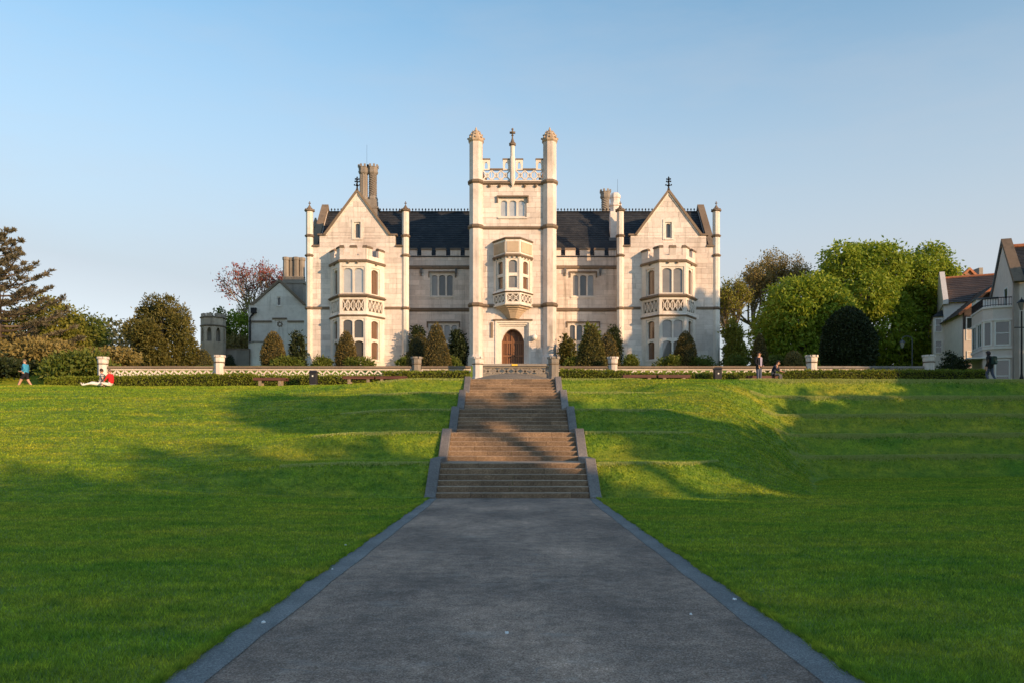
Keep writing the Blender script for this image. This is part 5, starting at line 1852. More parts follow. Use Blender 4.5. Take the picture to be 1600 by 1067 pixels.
MB(fV).wprism([(-0.22, zv0 - 0.32), (LV, zv1 - 0.1), (LV, zv1 + 0.08), (-0.3, zv0 - 0.16)], 0.1, 0.32).build('verge_board', M['terracotta'], hV)
MB().box(xv0 + 0.1, xv0 + 0.4, DV + 0.301, DV + 5.4, zh, zv0).build('side_wall', M['render_pale'], hV)
box_window(hV, fV, 0.25, 0.85, PZ(532, DV), PZ(496, DV), 1, 2, 'glass_house', 0.09)
box_window(hV, fV, 1.25, 2.15, PZ(540, DV), PZ(519, DV), 2, 2, 'glass_house', 0.11)
box_window(hV, fV, 0.3, 1.0, PZ(575, DV), PZ(548, DV), 1, 1, 'glass', 0.1)
q = MB()
q.lathe(PX(1553, DV + 0.9), DV + 0.9, [(0.14, zv1 - 1.4), (0.14, PZ(455, DV)), (0.1, PZ(453, DV))], 8)
q.build('chimney_pot', M['terracotta'], hV)
q = MB(fV)
q.box(LV - 0.9, LV + 0.35, 0.1, 0.75, PZ(464, DV), PZ(458, DV))
q.build('chimney_base', M['brick'], hV)
hV.rotation_euler = (0, 0, math.radians(-14))
# far gable behind
DC = 88.0
hC = thing('far_gabled_house', 'far dark roofed house with small red edged gable behind the other houses', 'house', (PX(1518, DC), DC, zh))
gx0, gx1 = PX(1497, DC), PX(1530, DC)
ze, zt = PZ(439, DC), PZ(423, DC)
q = MB(Fr(gx0, DC))
Lc = gx1 - gx0
q.wprism([(0, zh), (Lc, zh), (Lc, ze), (Lc / 2, zt), (0, ze)], -0.3, 0)
q.build('gable_wall', M['brick'], hC)
for s in (0, 1):
    e = 0 if s == 0 else Lc
    MB(Fr(gx0, DC)).wprism([(e, ze - 0.1), (Lc / 2, zt), (Lc / 2, zt + 0.3), (e + (-0.4 if s == 0 else 0.4), ze - 0.1)], -0.2, 0.25).build('verge_board', M['terracotta'], hC)
slate_roof(hC, (gx0 - 0.8, DC + 0.5, ze - 0.6), (gx1 + 0.8, DC + 0.5, ze - 0.6), (gx0 - 0.8, DC + 3.6, PZ(424, DC + 3)), (gx1 + 0.8, DC + 3.6, PZ(424, DC + 3)), 10, 'slate')
MB().box(gx0 - 0.8, gx1 + 0.8, DC + 0.31, DC + 7, zh, ze - 0.65).build('wall', M['brick'], hC)
MB().box(PX(1533, DC), PX(1539, DC), DC + 0.4, DC + 4.5, ze - 0.5, PZ(417.5, DC)).build('verge_parapet', M['stone_grey'], hC)
for k, px in enumerate((1500, 1520)):
    box_window(hC, Fr(PX(px, DC), DC), 0, 0.9, ze - 2.2, ze - 0.9, 2, 1)

# ------------------------------------------------------------------ lamp posts
def lamp_post(px, y, ptop, label, arm, mat='iron', lit='glass_blind', zb=None, swan=0):
    x = PX(px, y)
    zb = float(ground(np.array(x), np.array(y), False)) if zb is None else zb
    zt = PZ(ptop, y)
    L = thing('lamp_post', label, 'lamp post', (x, y, zb))
    q = MB()
    zl = zt - 0.75
    q.lathe(x, y, [(0.11, zb), (0.11, zb + 0.5), (0.08, zb + 0.6), (0.055, zb + 0.75), (0.045, zl - 0.05)] if not swan else [(0.1, zb), (0.1, zb + 0.6), (0.05, zb + 0.7), (0.045, zt - 0.2)], 8)
    q.build('post', M[mat], L)
    if arm:
        MB().tube([(x - 0.42, y, PZ(512, y)), (x + 0.42, y, PZ(512, y))], [0.03, 0.03], 6).build('ladder_arm', M[mat], L)
    if swan:
        pts = [(x + swan * 0.42 * (1 - math.cos(t)), y, zt - 0.2 + 0.28 * math.sin(t)) for t in np.linspace(0, math.pi * 0.9, 8)]
        MB().tube(pts, [0.035] * 8, 6).build('swan_neck', M[mat], L)
        xl, zl = pts[-1][0], pts[-1][2] - 0.75
    else:
        xl = x
    MB().lathe(xl, y, [(0.08, zl), (0.19, zl + 0.4), (0.19, zl + 0.42)], 6).build('lantern_glass', M[lit], L)
    MB().lathe(xl, y, [(0.26, zl + 0.425), (0.2, zl + 0.5), (0.08, zl + 0.62), (0.03, zl + 0.66), (0.015, zl + 0.75)], 6).build('lantern_roof', M[mat], L)
    return L
lamp_post(1596, 46.0, 465, 'black lantern lamp post at the right edge', True)
lamp_post(1425, 65.0, 527, 'far lamp post with curved neck under the chestnut trees', False, 'lead', 'glass_pale', None, -1)
lamp_post(1405, 68.0, 519, 'straight far lamp post just left of the curved-neck one', False, 'lead', 'glass_pale')

# ------------------------------------------------------------------ vegetation
def unit(v):
    return v / np.maximum(1e-9, np.linalg.norm(v, axis=1, keepdims=True))

def leaf_quads(c, out, size, aspect=0.5, droop=0.2, spread=0.9, jit=0.5, fold=0.25):
    n = len(c)
    t = unit(out * 0.6 + rng.normal(size=(n, 3)) * spread * 0.6 + np.array([0, 0, -droop]))
    s = unit(np.cross(t, rng.normal(size=(n, 3))))
    nn = np.cross(t, s)
    L = (size * (1 - jit / 2 + jit * rng.random(n)))[:, None]
    W = L * aspect * 0.5
    v = np.empty((n, 4, 3))
    v[:, 0] = c
    v[:, 1] = c + t * L * 0.5 + s * W + nn * W * fold
    v[:, 2] = c + t * L
    v[:, 3] = c + t * L * 0.5 - s * W + nn * W * fold
    return v.reshape(-1, 3)

def crown_points(lobes, n, inner=0.62, thin=0.0, zmin=None):
    lobes = np.array(lobes, dtype=float)
    area = (lobes[:, 3] * lobes[:, 4] + lobes[:, 4] * lobes[:, 5] + lobes[:, 3] * lobes[:, 5])
    P, O = [], []
    got = 0
    while got < n:
        k = rng.choice(len(lobes), size=n, p=area / area.sum())
        d = unit(rng.normal(size=(n, 3)))
        r = inner + (1.06 - inner) * rng.random(n) ** 0.55
        p = lobes[k, :3] + d * lobes[k, 3:6] * r[:, None]
        ok = np.ones(n, dtype=bool)
        for j in range(len(lobes)):
            q = (p - lobes[j, :3]) / lobes[j, 3:6]
            ok &= ~((np.einsum('ij,ij->i', q, q) < inner * inner * 0.8) & (k != j))
        if zmin is not None:
            ok &= p[:, 2] > zmin
        P.append(p[ok]); O.append(unit(d[ok] / lobes[k[ok], 3:6]))
        got += ok.sum()
    return np.concatenate(P)[:n], np.concatenate(O)[:n]

def crown(parent, lobes, n, size, mat, clump=0, clump_r=0.3, name='crown', inner=0.62, aspect=0.5, droop=0.2, spread=0.9, zmin=None):
    if clump:
        p, o = crown_points(lobes, n // clump, inner, zmin=zmin)
        p = np.repeat(p, clump, 0) + rng.normal(size=(len(p) * clump, 3)) * clump_r * np.array([1, 1, 0.7])
        o = np.repeat(o, clump, 0)
    else:
        p, o = crown_points(lobes, n, inner, zmin=zmin)
    return fast_mesh(name, leaf_quads(p, o, size, aspect, droop, spread), 4, M[mat], parent)

def trunk(parent, base, top, r, limbs, mat='bark', name='trunk'):
    mb = MB()
    b, t = Vector(base), Vector(top)
    pts = [b, b.lerp(t, 0.08), b.lerp(t, 0.5) + Vector((random.uniform(-0.2, 0.2), random.uniform(-0.2, 0.2), 0)), t]
    mb.tube(pts, [r * 1.5, r, r * 0.8, r * 0.4], 9)
    for (e, rr, f) in limbs:
        s = b.lerp(t, f)
        e = Vector(e)
        m_ = s.lerp(e, 0.5) + Vector((random.uniform(-0.3, 0.3), random.uniform(-0.3, 0.3), -0.15 * (e - s).length * 0.3))
        mb.tube([s, m_, e], [rr, rr * 0.65, rr * 0.25], 6)
    return mb.build(name, M[mat], parent, smooth=True, recalc=False)

def zgr(x, y):
    return float(ground(np.array(float(x)), np.array(float(y)), False))

def lobes_round(cx, cy, cz, rx, ry, rz, k=9, f=0.5, seed=1, low=-0.6):
    """an uneven crown: a main mass and smaller boughs pushed out of it"""
    r = random.Random(seed)
    L = [(cx, cy, cz, rx * 0.74, ry * 0.74, rz * 0.78)]
    for i in range(k):
        a = 2 * math.pi * i / k * 2.4 + r.uniform(-0.5, 0.5)
        h = r.uniform(low, 0.85)
        q = math.sqrt(max(0.05, 1 - h * h))
        s = f * r.uniform(0.7, 1.15)
        d = 1 - s * 0.85
        L.append((cx + rx * d * q * math.cos(a), cy + ry * d * q * math.sin(a), cz + rz * d * h, rx * s, ry * s, rz * s * 0.85))
    return L

def broad_tree(name, label, x, y, zt, rx, rz, n, size, mat, seed, group=None, clump=6, clump_r=0.35, k=10, droop=0.35, aspect=0.55, cut=None, bark='bark', tr=0.35, inner=0.62, f=0.5):
    zb = zgr(x, y)
    cz = zt - rz
    t = thing(name, label, 'tree', (x, y, zb), group)
    L = lobes_round(x, y, cz, rx, rx * 0.95, rz, k, f, seed)
    crown(t, L, n, size, mat, clump, clump_r, inner=inner, droop=droop, aspect=aspect, zmin=zb + 0.3)
    trunk(t, (x, y, zb - 0.2), (x, y, cz + rz * 0.3), tr, [((l[0], l[1], l[2]), tr * 0.35, random.uniform(0.3, 0.7)) for l in L[1:]], bark)
    return t

# chestnuts right of the house
def chestnut(label, x, y, zt, rx, rz, n, seed, extra=()):
    zb = zgr(x, y)
    t = thing('chestnut_tree', label, 'tree', (x, y, zb), 'chestnut trees right of the house')
    cz = zt - rz
    L = lobes_round(x, y, cz, rx, rx * 0.95, rz, 13, 0.46, seed) + list(extra)
    crown(t, L, int(n * 1.6), 0.33, 'leaf_chestnut', 7, 0.22, droop=0.6, aspect=0.45, spread=1.2, zmin=zb + 0.4, inner=0.6)
    trunk(t, (x, y, zb - 0.2), (x, y, cz + rz * 0.4), 0.42, [((l[0], l[1], l[2]), 0.14, random.uniform(0.3, 0.7)) for l in L[1:]])
x1, x2, x3 = PX(1252, 63), PX(1343, 70), PX(1447, 71)
chestnut('front chestnut tree with bright sunlit leaves between house and dark clipped yew', x1, 63, PZ(424, 63), 3.9, 4.0, 17000, 11, [(x1 - 0.6, 62.6, 9.2, 3.2, 2.6, 2.3), (x1 + 0.8, 62.4, 8.6, 2.9, 2.6, 2.0)])
chestnut('tallest chestnut tree with broad rounded crown behind the dark clipped yew', x2, 70, PZ(365, 70), 4.6, 5.0, 22000, 5, [(x2 + 1.2, 69, 11.0, 3.4, 3, 2.6), (x2 + 3.0, 69.5, 9.4, 2.6, 2.6, 2.6)])
chestnut('rightmost chestnut tree with tall narrow crown beside the houses', x3, 71, PZ(369, 71), 2.6, 4.6, 13000, 23, [(x3 - 0.3, 71, 11.5, 2.4, 2.4, 2.8)])
# dark undergrowth behind the chestnuts
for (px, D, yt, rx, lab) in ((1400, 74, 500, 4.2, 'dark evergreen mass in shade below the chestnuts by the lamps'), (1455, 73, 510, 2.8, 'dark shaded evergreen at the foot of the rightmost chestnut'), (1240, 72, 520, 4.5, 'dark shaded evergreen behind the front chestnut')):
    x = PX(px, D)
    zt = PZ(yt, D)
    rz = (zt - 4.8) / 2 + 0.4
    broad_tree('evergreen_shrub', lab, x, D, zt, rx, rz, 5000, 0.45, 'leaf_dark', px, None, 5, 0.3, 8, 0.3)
# budding brown tree
def fine_tree(name, label, x, y, zt, rx, n_leaf, leaf, size, bark, seed, lv=4, r0=0.3, trunk_h=0.25):
    rr = random.Random(seed)
    zb = zgr(x, y)
    t = thing(name, label, 'tree', (x, y, zb))
    H = zt - zb
    mb = MB()
    tips = []
    def grow(p, d, L, r, lvl):
        q = p + d * L
        m_ = p.lerp(q, 0.5) + Vector((rr.uniform(-1, 1), rr.uniform(-1, 1), rr.uniform(-0.3, 0.3))) * L * 0.07
        mb.tube([p, m_, q], [r, r * 0.8, r * 0.6], 5 if lvl < 2 else 3)
        if lvl >= 2:
            tips.extend([m_, q, p.lerp(q, 0.75)])
        if lvl == lv:
            return
        for k in range(4 if lvl < 2 else 3):
            ax = Vector((rr.gauss(0, 1), rr.gauss(0, 1), rr.gauss(0, 0.5))).normalized()
            nd = (d + ax * rr.uniform(0.45, 0.85) + Vector((0, 0, 0.12))).normalized()
            grow(p.lerp(q, rr.uniform(0.7, 1.0)), nd, L * rr.uniform(0.62, 0.82), r * 0.58, lvl + 1)
    grow(Vector((x, y, zb - 0.1)), Vector((0, 0, 1)), H * trunk_h, r0, 0)
    # fit into the wanted crown
    v = np.array(mb.v)
    b = np.array([x, y, zb])
    zmax = v[:, 2].max() - zb
    rmax = np.quantile(np.hypot(v[:, 0] - x, v[:, 1] - y), 0.985)
    sc = np.array([rx / rmax, rx / rmax, H / zmax])
    v = (v - b) * sc + b
    mb.v = [tuple(p) for p in v]
    mb.build('branches', M[bark], t, recalc=False)
    tp = (np.array([tuple(p) for p in tips]) - b) * sc + b
    k = rng.integers(0, len(tp), n_leaf)
    c = tp[k] + rng.normal(size=(n_leaf, 3)) * 0.22
    fast_mesh('foliage', leaf_quads(c, unit(c - b), size, 0.5, 0.1, 1.3), 4, M[leaf], t)
    return t
fine_tree('budding_tree', 'brownish tree with fine bare twigs just coming into leaf right of the house', PX(1192, 76), 76, PZ(392, 76), 4.6, 17000, 'leaf_brown', 0.19, 'bark_pale', 3, 5)
fine_tree('budding_tree', 'smaller thinly leaved tree close against the right flank of the house', PX(1146, 72), 72, PZ(440, 72), 2.6, 4000, 'leaf_yellow', 0.22, 'bark_pale', 8, 4)
fine_tree('copper_tree', 'dark red leaved tree with open branches behind the gabled outbuilding', PX(418, 84), 84, PZ(409, 84), 4.8, 3000, 'leaf_copper', 0.26, 'bark_pale', 5, 5)
fine_tree('bare_tree', 'thin tree with few leaves between garden turret and gabled outbuilding', PX(382, 82), 82, PZ(455, 82), 2.2, 900, 'leaf_yellow', 0.2, 'bark_pale', 15, 4)
# left group
broad_tree('green_tree', 'bright green bushy tree behind the arched wall', PX(378, 80), 80, PZ(478, 80), 2.2, 3.4, 5000, 0.3, 'leaf_chestnut', 4, None, 5, 0.25)
broad_tree('bushy_tree', 'small tufted tree rising behind the garden turret', PX(346, 78), 78, PZ(473, 78), 1.0, 3.6, 2400, 0.28, 'leaf_shrub', 9, None, 5, 0.2, 8)
broad_tree('budding_shrub', 'brownish shrub below the bright green tree', PX(368, 77), 77, PZ(520, 77), 1.9, 1.6, 2600, 0.25, 'leaf_brown', 19, None, 5, 0.2)
def yew(label, x, y, zt, r, n, seed, mat='leaf_yew'):
    zb = zgr(x, y)
    t = thing('yew_tree', label, 'tree', (x, y, zb))
    H = zt - zb
    rr = random.Random(seed)
    L = []
    for i in range(34):
        h = rr.uniform(0.05, 0.97)
        a = rr.uniform(0, 2 * math.pi)
        w = r * (1.0 - 0.25 * (1 - h) if h < 0.35 else math.sqrt(max(0.02, 1 - ((h - 0.3) / 0.72) ** 2)))
        s = r * rr.uniform(0.2, 0.36) * (1 - 0.35 * h)
        L.append((x + (w - s * 0.7) * math.cos(a), y + (w - s * 0.7) * math.sin(a), zb + H * h * 0.94, s, s, s * 1.15))
    L.append((x, y, zb + H * 0.42, r * 0.72, r * 0.72, H * 0.42))
    crown(t, L, n, 0.24, mat, 5, 0.14, inner=0.55, aspect=0.35, droop=-0.25, spread=0.8, zmin=zb)
    trunk(t, (x, y, zb - 0.1), (x, y, zb + H * 0.8), 0.25, [((l[0], l[1], l[2]), 0.06, 0.5) for l in L[:10]])
yew('broad conical olive green yew left of the garden turret', PX(254, 61), 61, PZ(466, 61), 2.75, 24000, 3)
for (px, D, yt, rx, n, mat, lab, sd) in (
        (32, 60, 470, 3.6, 8000, 'leaf_yellow', 'yellow green leafy tree behind the cedar at the far left', 31),
        (92, 62, 458, 2.6, 8000, 'leaf_yellow', 'yellow green tree with ragged top right of the cedar', 32),
        (128, 64, 470, 1.9, 5000, 'leaf_shrub', 'mid green tree leaning out right of the cedar', 33),
        (58, 55, 528, 3.0, 6500, 'leaf_brown', 'brown olive bush behind the walking man', 34),
        (118, 51, 548, 2.2, 6500, 'leaf_shrub', 'dark olive shrub left of the leftmost pier', 35),
        (178, 55, 545, 1.6, 3500, 'leaf_brown', 'reddish brown low shrub right of the leftmost pier', 36),
        (8, 52, 560, 2.0, 4500, 'leaf_dark', 'dark brown bush at the left edge by the walking man', 37)):
    x = PX(px, D)
    zt = PZ(yt, D)
    rz = (zt - zgr(x, D)) / 2 + 0.25
    broad_tree('shrubby_tree', lab, x, D, zt, rx, rz, n, 0.27, mat, sd, None, 5, 0.24, 11, 0.15, 0.5, inner=0.5, tr=0.14)
# far wood beyond the garden
L = []
rr = random.Random(5)
for i in range(22):
    px = 95 + i * 7.5
    D = rr.uniform(105, 120)
    zt = PZ(512 + rr.uniform(-8, 10) - (6 if 150 < px < 185 else 0), D)
    L.append((PX(px, D), D, zt - 3.6, rr.uniform(2.4, 3.6), 3, 3.6 + rr.uniform(0, 0.6)))
    L.append((PX(px, D), D - 2, zt - 7.0, 3.2, 3, 4.0))
p, o = crown_points(L, 9000, 0.6)
fast_mesh('far_wood', leaf_quads(p, o, 0.6, 0.6, 0.1, 1.2), 4, M['leaf_far'], None, 'stuff', label='hazy far wood beyond the garden at the left', cat='wood')

# cedar at the left edge
def cedar(label, x, y, zt, seed):
    rr = random.Random(seed)
    zb = zgr(x, y)
    t = thing('cedar_tree', label, 'tree', (x, y, zb))
    H = zt - zb
    mb = MB()
    mb.tube([(x, y, zb - 0.2), (x + 0.1, y, zb + H * 0.5), (x, y, zb + H * 0.97)], [0.5, 0.32, 0.05], 9)
    pts, outs = [], []
    nb = 64
    for i in range(nb):
        h = (i + 0.5) / nb
        h = 0.10 + 0.87 * h
        z0 = zb + H * h
        a = i * 2.399 + rr.uniform(-0.3, 0.3)
        L = (1.0 - h) ** 0.7 * 5.4 * rr.uniform(0.65, 1.1) + 0.55
        rise = (0.20 + 0.35 * h) * L
        d = Vector((math.cos(a), math.sin(a), 0))
        P = []
        for k in range(6):
            s = k / 5
            P.append(Vector((x, y, z0)) + d * L * s + Vector((0, 0, rise * s ** 1.5 - 0.05 * L * math.sin(math.pi * s))))
        mb.tube(P, [0.10 * (1 - 0.85 * k / 5) * (1.2 - h * 0.8) + 0.012 for k in range(6)], 5)
        # sprays either side of the branch
        side = Vector((-d.y, d.x, 0))
        nsp = int(6 + 7 * L / 4)
        for q in range(nsp):
            s = rr.uniform(0.28, 1.0)
            k = min(4, int(s * 5))
            bp = P[k].lerp(P[k + 1], s * 5 - k)
            sg = rr.choice((-1, 1))
            sl = (0.35 + 0.9 * (1 - s)) * min(1.3, L * 0.32) * rr.uniform(0.6, 1.2)
            e = bp + (side * sg * 0.8 + d * 0.75).normalized() * sl + Vector((0, 0, 0.16 * sl))
            mb.tube([bp, e], [0.018, 0.006], 3)
            m_ = 32
            for w in range(m_):
                f = rr.random()
                c = bp.lerp(e, f) + Vector((rr.gauss(0, 0.05), rr.gauss(0, 0.05), rr.gauss(0.03, 0.035)))
                pts.append(tuple(c))
                o_ = (e - bp).normalized() * 0.5 + Vector((rr.gauss(0, 0.4), rr.gauss(0, 0.4), 0.45))
                outs.append(tuple(o_))
    mb.build('branches', M['bark'], t, recalc=False)
    fast_mesh('needles', leaf_quads(np.array(pts), unit(np.array(outs)), 0.26, 0.28, -0.1, 0.6), 4, M['leaf_cedar'], t)
cedar('tall dark cedar with tiered spreading branches at the left edge', PX(-8, 56), 56, PZ(362, 56), 6)

# clipped cones, domes and shrubs
def topiary(kind, label, px, D, ytop, hw, n, mat='leaf_box', size=0.11, ybase=None, p=1.6, group='clipped topiary along the terrace', seed=0):
    x = PX(px, D)
    zb = zgr(x, D) - 0.05
    zt = PZ(ytop, D)
    r = hw * D / FPX
    H = zt - zb
    t = thing(kind, label, 'topiary', (x, D, zb), group)
    h = rng.random(n * 2)
    prof = lambda h: (1 - np.clip(h, 0, 1) ** p) ** 0.62 * (0.86 + 0.14 * np.sin(np.clip(h * 3.2, 0, 1) * np.pi / 2))
    w = prof(h)
    keep = rng.random(n * 2) < np.maximum(w, 0.12)
    h, w = h[keep][:n], w[keep][:n]
    n = len(h)
    a = rng.random(n) * 2 * np.pi
    dep = rng.random(n) ** 2 * 0.14 + rng.normal(size=n) * 0.035
    lump = 1 + 0.035 * np.sin(a * 3 + h * 9 + px) + 0.03 * np.sin(a * 7 - h * 15)
    rad = r * w * lump * (1 - dep)
    c = np.stack([x + rad * np.cos(a), D + rad * np.sin(a), zb + H * (h * (1 - 0.02 * rng.random(n)))], 1)
    o = np.stack([np.cos(a), np.sin(a), 0.35 + h * 0.8], 1)
    fast_mesh('foliage', leaf_quads(c, unit(o), size, 0.55, 0.0, 1.1), 4, M[mat], t)
    mb = MB()
    hh = np.linspace(0, 0.97, 9)
    mb.lathe(x, D, [(max(0.02, r * float(prof(np.array(k))) * 0.86), zb + H * 0.96 * k) for k in hh], 12)
    mb.build('twigs', M['core'], t, smooth=True)
    return t
topiary('clipped_cone', 'clipped rounded cone before the gabled outbuilding', 427, 56, 518, 19, 4200, p=2.2)
topiary('clipped_cone', 'clipped cone in front of the left bay window', 541, 56.3, 517, 17, 4200, p=1.9)
topiary('clipped_cone', 'tall bronze green clipped cone left of the tower beside the grey pier', 682, 48.6, 504, 26, 8000, p=1.5, size=0.10)
topiary('clipped_dome', 'rounded clipped bush above the grey pier left of the tower', 655, 50.5, 521, 20, 4200, p=3.0)
topiary('clipped_cone', 'tall dark ragged cone right of the tower', 924, 48.7, 508, 27, 8000, 'leaf_yew', p=1.6, size=0.12)
topiary('clipped_dome', 'rounded clipped bush above the sunlit pier right of the tower', 949, 50.5, 520, 20, 4200, p=2.6)
topiary('clipped_cone', 'clipped cone in front of the right bay window', 1071, 56.3, 517, 18, 4200, p=2.0)
topiary('clipped_cone', 'small clipped cone behind the standing man', 1187, 53, 521, 14, 3000, p=1.5)
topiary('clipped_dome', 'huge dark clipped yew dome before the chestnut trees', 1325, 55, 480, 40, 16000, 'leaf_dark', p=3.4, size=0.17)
topiary('clipped_dome', 'low reddish clipped dome left of the weathered pier', 1240, 54, 548, 14, 2000, 'leaf_brown', p=3.0)
topiary('clipped_dome', 'low dark clipped dome left of the small garden turret', 315, 62, 545, 17, 2200, 'leaf_yew', p=3.0)
topiary('clipped_dome', 'smooth dark green dome filling the arch beside the garden turret', 359, 71.8, 553, 10, 1600, 'leaf_dark', p=3.0)

def shrub(label, px, D, ytop, hw, n, mat, size=0.2, seed=0, ragged=0.5, kind='shrub'):
    x = PX(px, D)
    zb = zgr(x, D) - 0.1
    zt = PZ(ytop, D)
    r = hw * D / FPX
    rz = (zt - zb) / 2
    t = thing(kind, label, 'shrub', (x, D, zb), 'shrubs in the beds before the house')
    rr = random.Random(seed + px)
    L = []
    for k in range(11):
        a = rr.uniform(0, 6.28)
        h = rr.uniform(0, 1)
        w = r * (1 - 0.6 * h ** 1.4) * rr.uniform(0.3, 0.9)
        s = r * rr.uniform(0.22, 0.42) * (1 - ragged * 0.5 * h)
        L.append((x + w * math.cos(a), D + 0.7 * w * math.sin(a), zb + (zt - zb) * h * 0.86, s, s * 0.8, s * 0.9))
    L.append((x, D, zb + rz * 0.8, r * 0.6, r * 0.5, rz * 0.8))
    crown(t, L, n, size, mat, 4, 0.1, 'foliage', inner=0.45, droop=-0.2, aspect=0.45)
    mb = MB()
    for l in L:
        mb.tube([(x, D, zb), (l[0], l[1], l[2])], [0.03, 0.012], 4)
    mb.build('stems', M['bark'], t, recalc=False)
shrub('tall irregular evergreen between outbuilding and left wing', 465, 57.5, 508, 16, 3200, 'leaf_dark', 0.22, 1, 0.8)
shrub('tall loose dark shrub behind the rounded bush left of the tower', 653, 59, 496, 19, 3200, 'leaf_dark', 0.24, 2, 0.7)
shrub('dark evergreen against the left link wall next to the tower', 716, 58, 505, 19, 4200, 'leaf_dark', 0.22, 3, 0.9)
shrub('olive shrub against the right side of the tower', 886, 57, 518, 18, 3600, 'leaf_yew', 0.22, 4, 0.9)
shrub('tall dark pointed shrub against the right link wall', 958, 59.5, 494, 19, 3400, 'leaf_dark', 0.22, 5, 0.9)
shrub('spiky yucca like shrub behind the tall ragged cone', 922, 54, 504, 16, 1500, 'leaf_shrub', 0.34, 6, 0.4)
shrub('yellowish loose shrub at the right corner of the house', 1146, 58, 488, 20, 3600, 'leaf_yellow', 0.22, 7, 0.6)
shrub('dark green mass at the right flank of the house', 1150, 60, 530, 30, 4000, 'leaf_shrub', 0.2, 8, 0.2)
shrub('round dark laurel beside the right end pier', 1494, 52, 545, 33, 6000, 'leaf_dark', 0.15, 9, 0.2)
shrub('small bright yellow green bush behind the hedge near the second pier', 374, 47.9, 573, 17, 1400, 'leaf_hedge', 0.12, 10, 0.2)
shrub('small bright tuft behind the seated man', 1238, 47.9, 572, 7, 700, 'leaf_hedge', 0.1, 11, 0.3)
for (px, hw, yt, D, lab) in ((443, 30, 558, 55.5, 'low spreading shrub below the gabled outbuilding'), (505, 17, 560, 56, 'low spreading shrub left of the cone by the left bay'),
                             (560, 28, 557, 55.8, 'low spreading shrub in front of the left bay'), (637, 16, 559, 55.5, 'low shrub left of the grey pier by the tower'),
                             (706, 18, 561, 54.5, 'low shrub beside the tall bronze cone'), (985, 14, 555, 55.8, 'low rounded shrub left of the right bay'),
                             (1046, 22, 558, 55.6, 'low spreading shrub in front of the right bay'), (1092, 24, 559, 55.8, 'low spreading shrub right of the right bay'),
                             (1150, 22, 560, 55, 'low green shrub right of the house corner'), (1205, 26, 562, 55, 'low green shrub below the front chestnut'), (896, 16, 562, 54.5, 'low bright shrub at the right foot of the tower')):
    shrub(lab, px, D, yt, hw, 2600, 'leaf_shrub', 0.16, px, 0.1, 'low_shrub')

# hedges in front of the balustrade
def hedge(px0, px1, y, ytop0, ytop1, label, dens=520, mat='leaf_hedge', depth=0.75):
    x0, x1 = PX(px0, y), PX(px1, y)
    zb0, zb1 = zgr(x0, y) - 0.05, zgr(x1, y) - 0.05
    za, zb = PZ(ytop0, y), PZ(ytop1, y)
    t = thing('hedge', label, 'hedge', ((x0 + x1) / 2, y, min(zb0, zb1)), 'clipped hedges along the terrace')
    mb = MB()
    i_ = 0.09
    mb.hexa([(x0 + i_, y + i_, zb0), (x1 - i_, y + i_, zb1), (x1 - i_, y + depth - i_, zb1), (x0 + i_, y + depth - i_, zb0)],
            [(x0 + i_, y + i_, za - i_), (x1 - i_, y + i_, zb - i_), (x1 - i_, y + depth - i_, zb - i_), (x0 + i_, y + depth - i_, za - i_)])
    mb.build('twigs', M['core'], t)
    L = x1 - x0
    H = max(za - zb0, zb - zb1)
    P, O = [], []
    for (area, mode) in ((L * H, 'f'), (L * depth, 't'), (L * H * 0.5, 'b'), (depth * H, 'l'), (depth * H, 'r')):
        n = int(area * dens) + 4
        u, v = rng.random(n), rng.random(n)
        X = x0 + L * u
        top = za + (zb - za) * u
        bot = zb0 + (zb1 - zb0) * u
        e = rng.normal(size=n) * 0.035 - 0.02 + 0.035 * np.sin(X * 2.1) * np.sin(X * 5.3 + 1)
        if mode in 'fb':
            Z = bot + (top - bot) * v
            Y = (y - e) if mode == 'f' else (y + depth + e)
            o = np.stack([0 * u, np.full(n, -1.0 if mode == 'f' else 1.0), 0.3 + 0 * u], 1)
        elif mode == 't':
            Y = y + depth * v
            Z = top + e
            o = np.stack([0 * u, 0 * u, 1 + 0 * u], 1)
        else:
            X = (x0 - e) if mode == 'l' else (x1 + e)
            k = 0 if mode == 'l' else 1
            Z = (zb0, zb1)[k] + ((za, zb)[k] - (zb0, zb1)[k]) * v
            Y = y + depth * u
            o = np.stack([np.full(n, -1.0 if mode == 'l' else 1.0), 0 * u, 0.2 + 0 * u], 1)
        P.append(np.stack([X, Y, Z], 1)); O.append(o)
    fast_mesh('foliage', leaf_quads(np.concatenate(P), unit(np.concatenate(O)), 0.095, 0.6, 0.0, 1.0), 4, M[mat], t)
hedge(70, 336, 46.2, 590, 585, 'long sunlit hedge at the far left behind the seated pair')
hedge(337, 394, 46.2, 585, 584, 'short sunlit hedge before the pier below the garden turret')
hedge(395, 598, 46.2, 587, 587, 'low shaded hedge behind the bin and benches on the left')
hedge(599, 731, 46.0, 580.5, 579.5, 'bright hedge between left benches and stair head')
hedge(877, 984, 46.0, 577, 580, 'bright hedge right of the stair head before the ragged cone')
hedge(985, 1222, 46.2, 583, 583, 'low dark hedge behind the benches and bin on the right')
hedge(1223, 1543, 46.2, 579, 578, 'long dark hedge at the far right below the end piers')

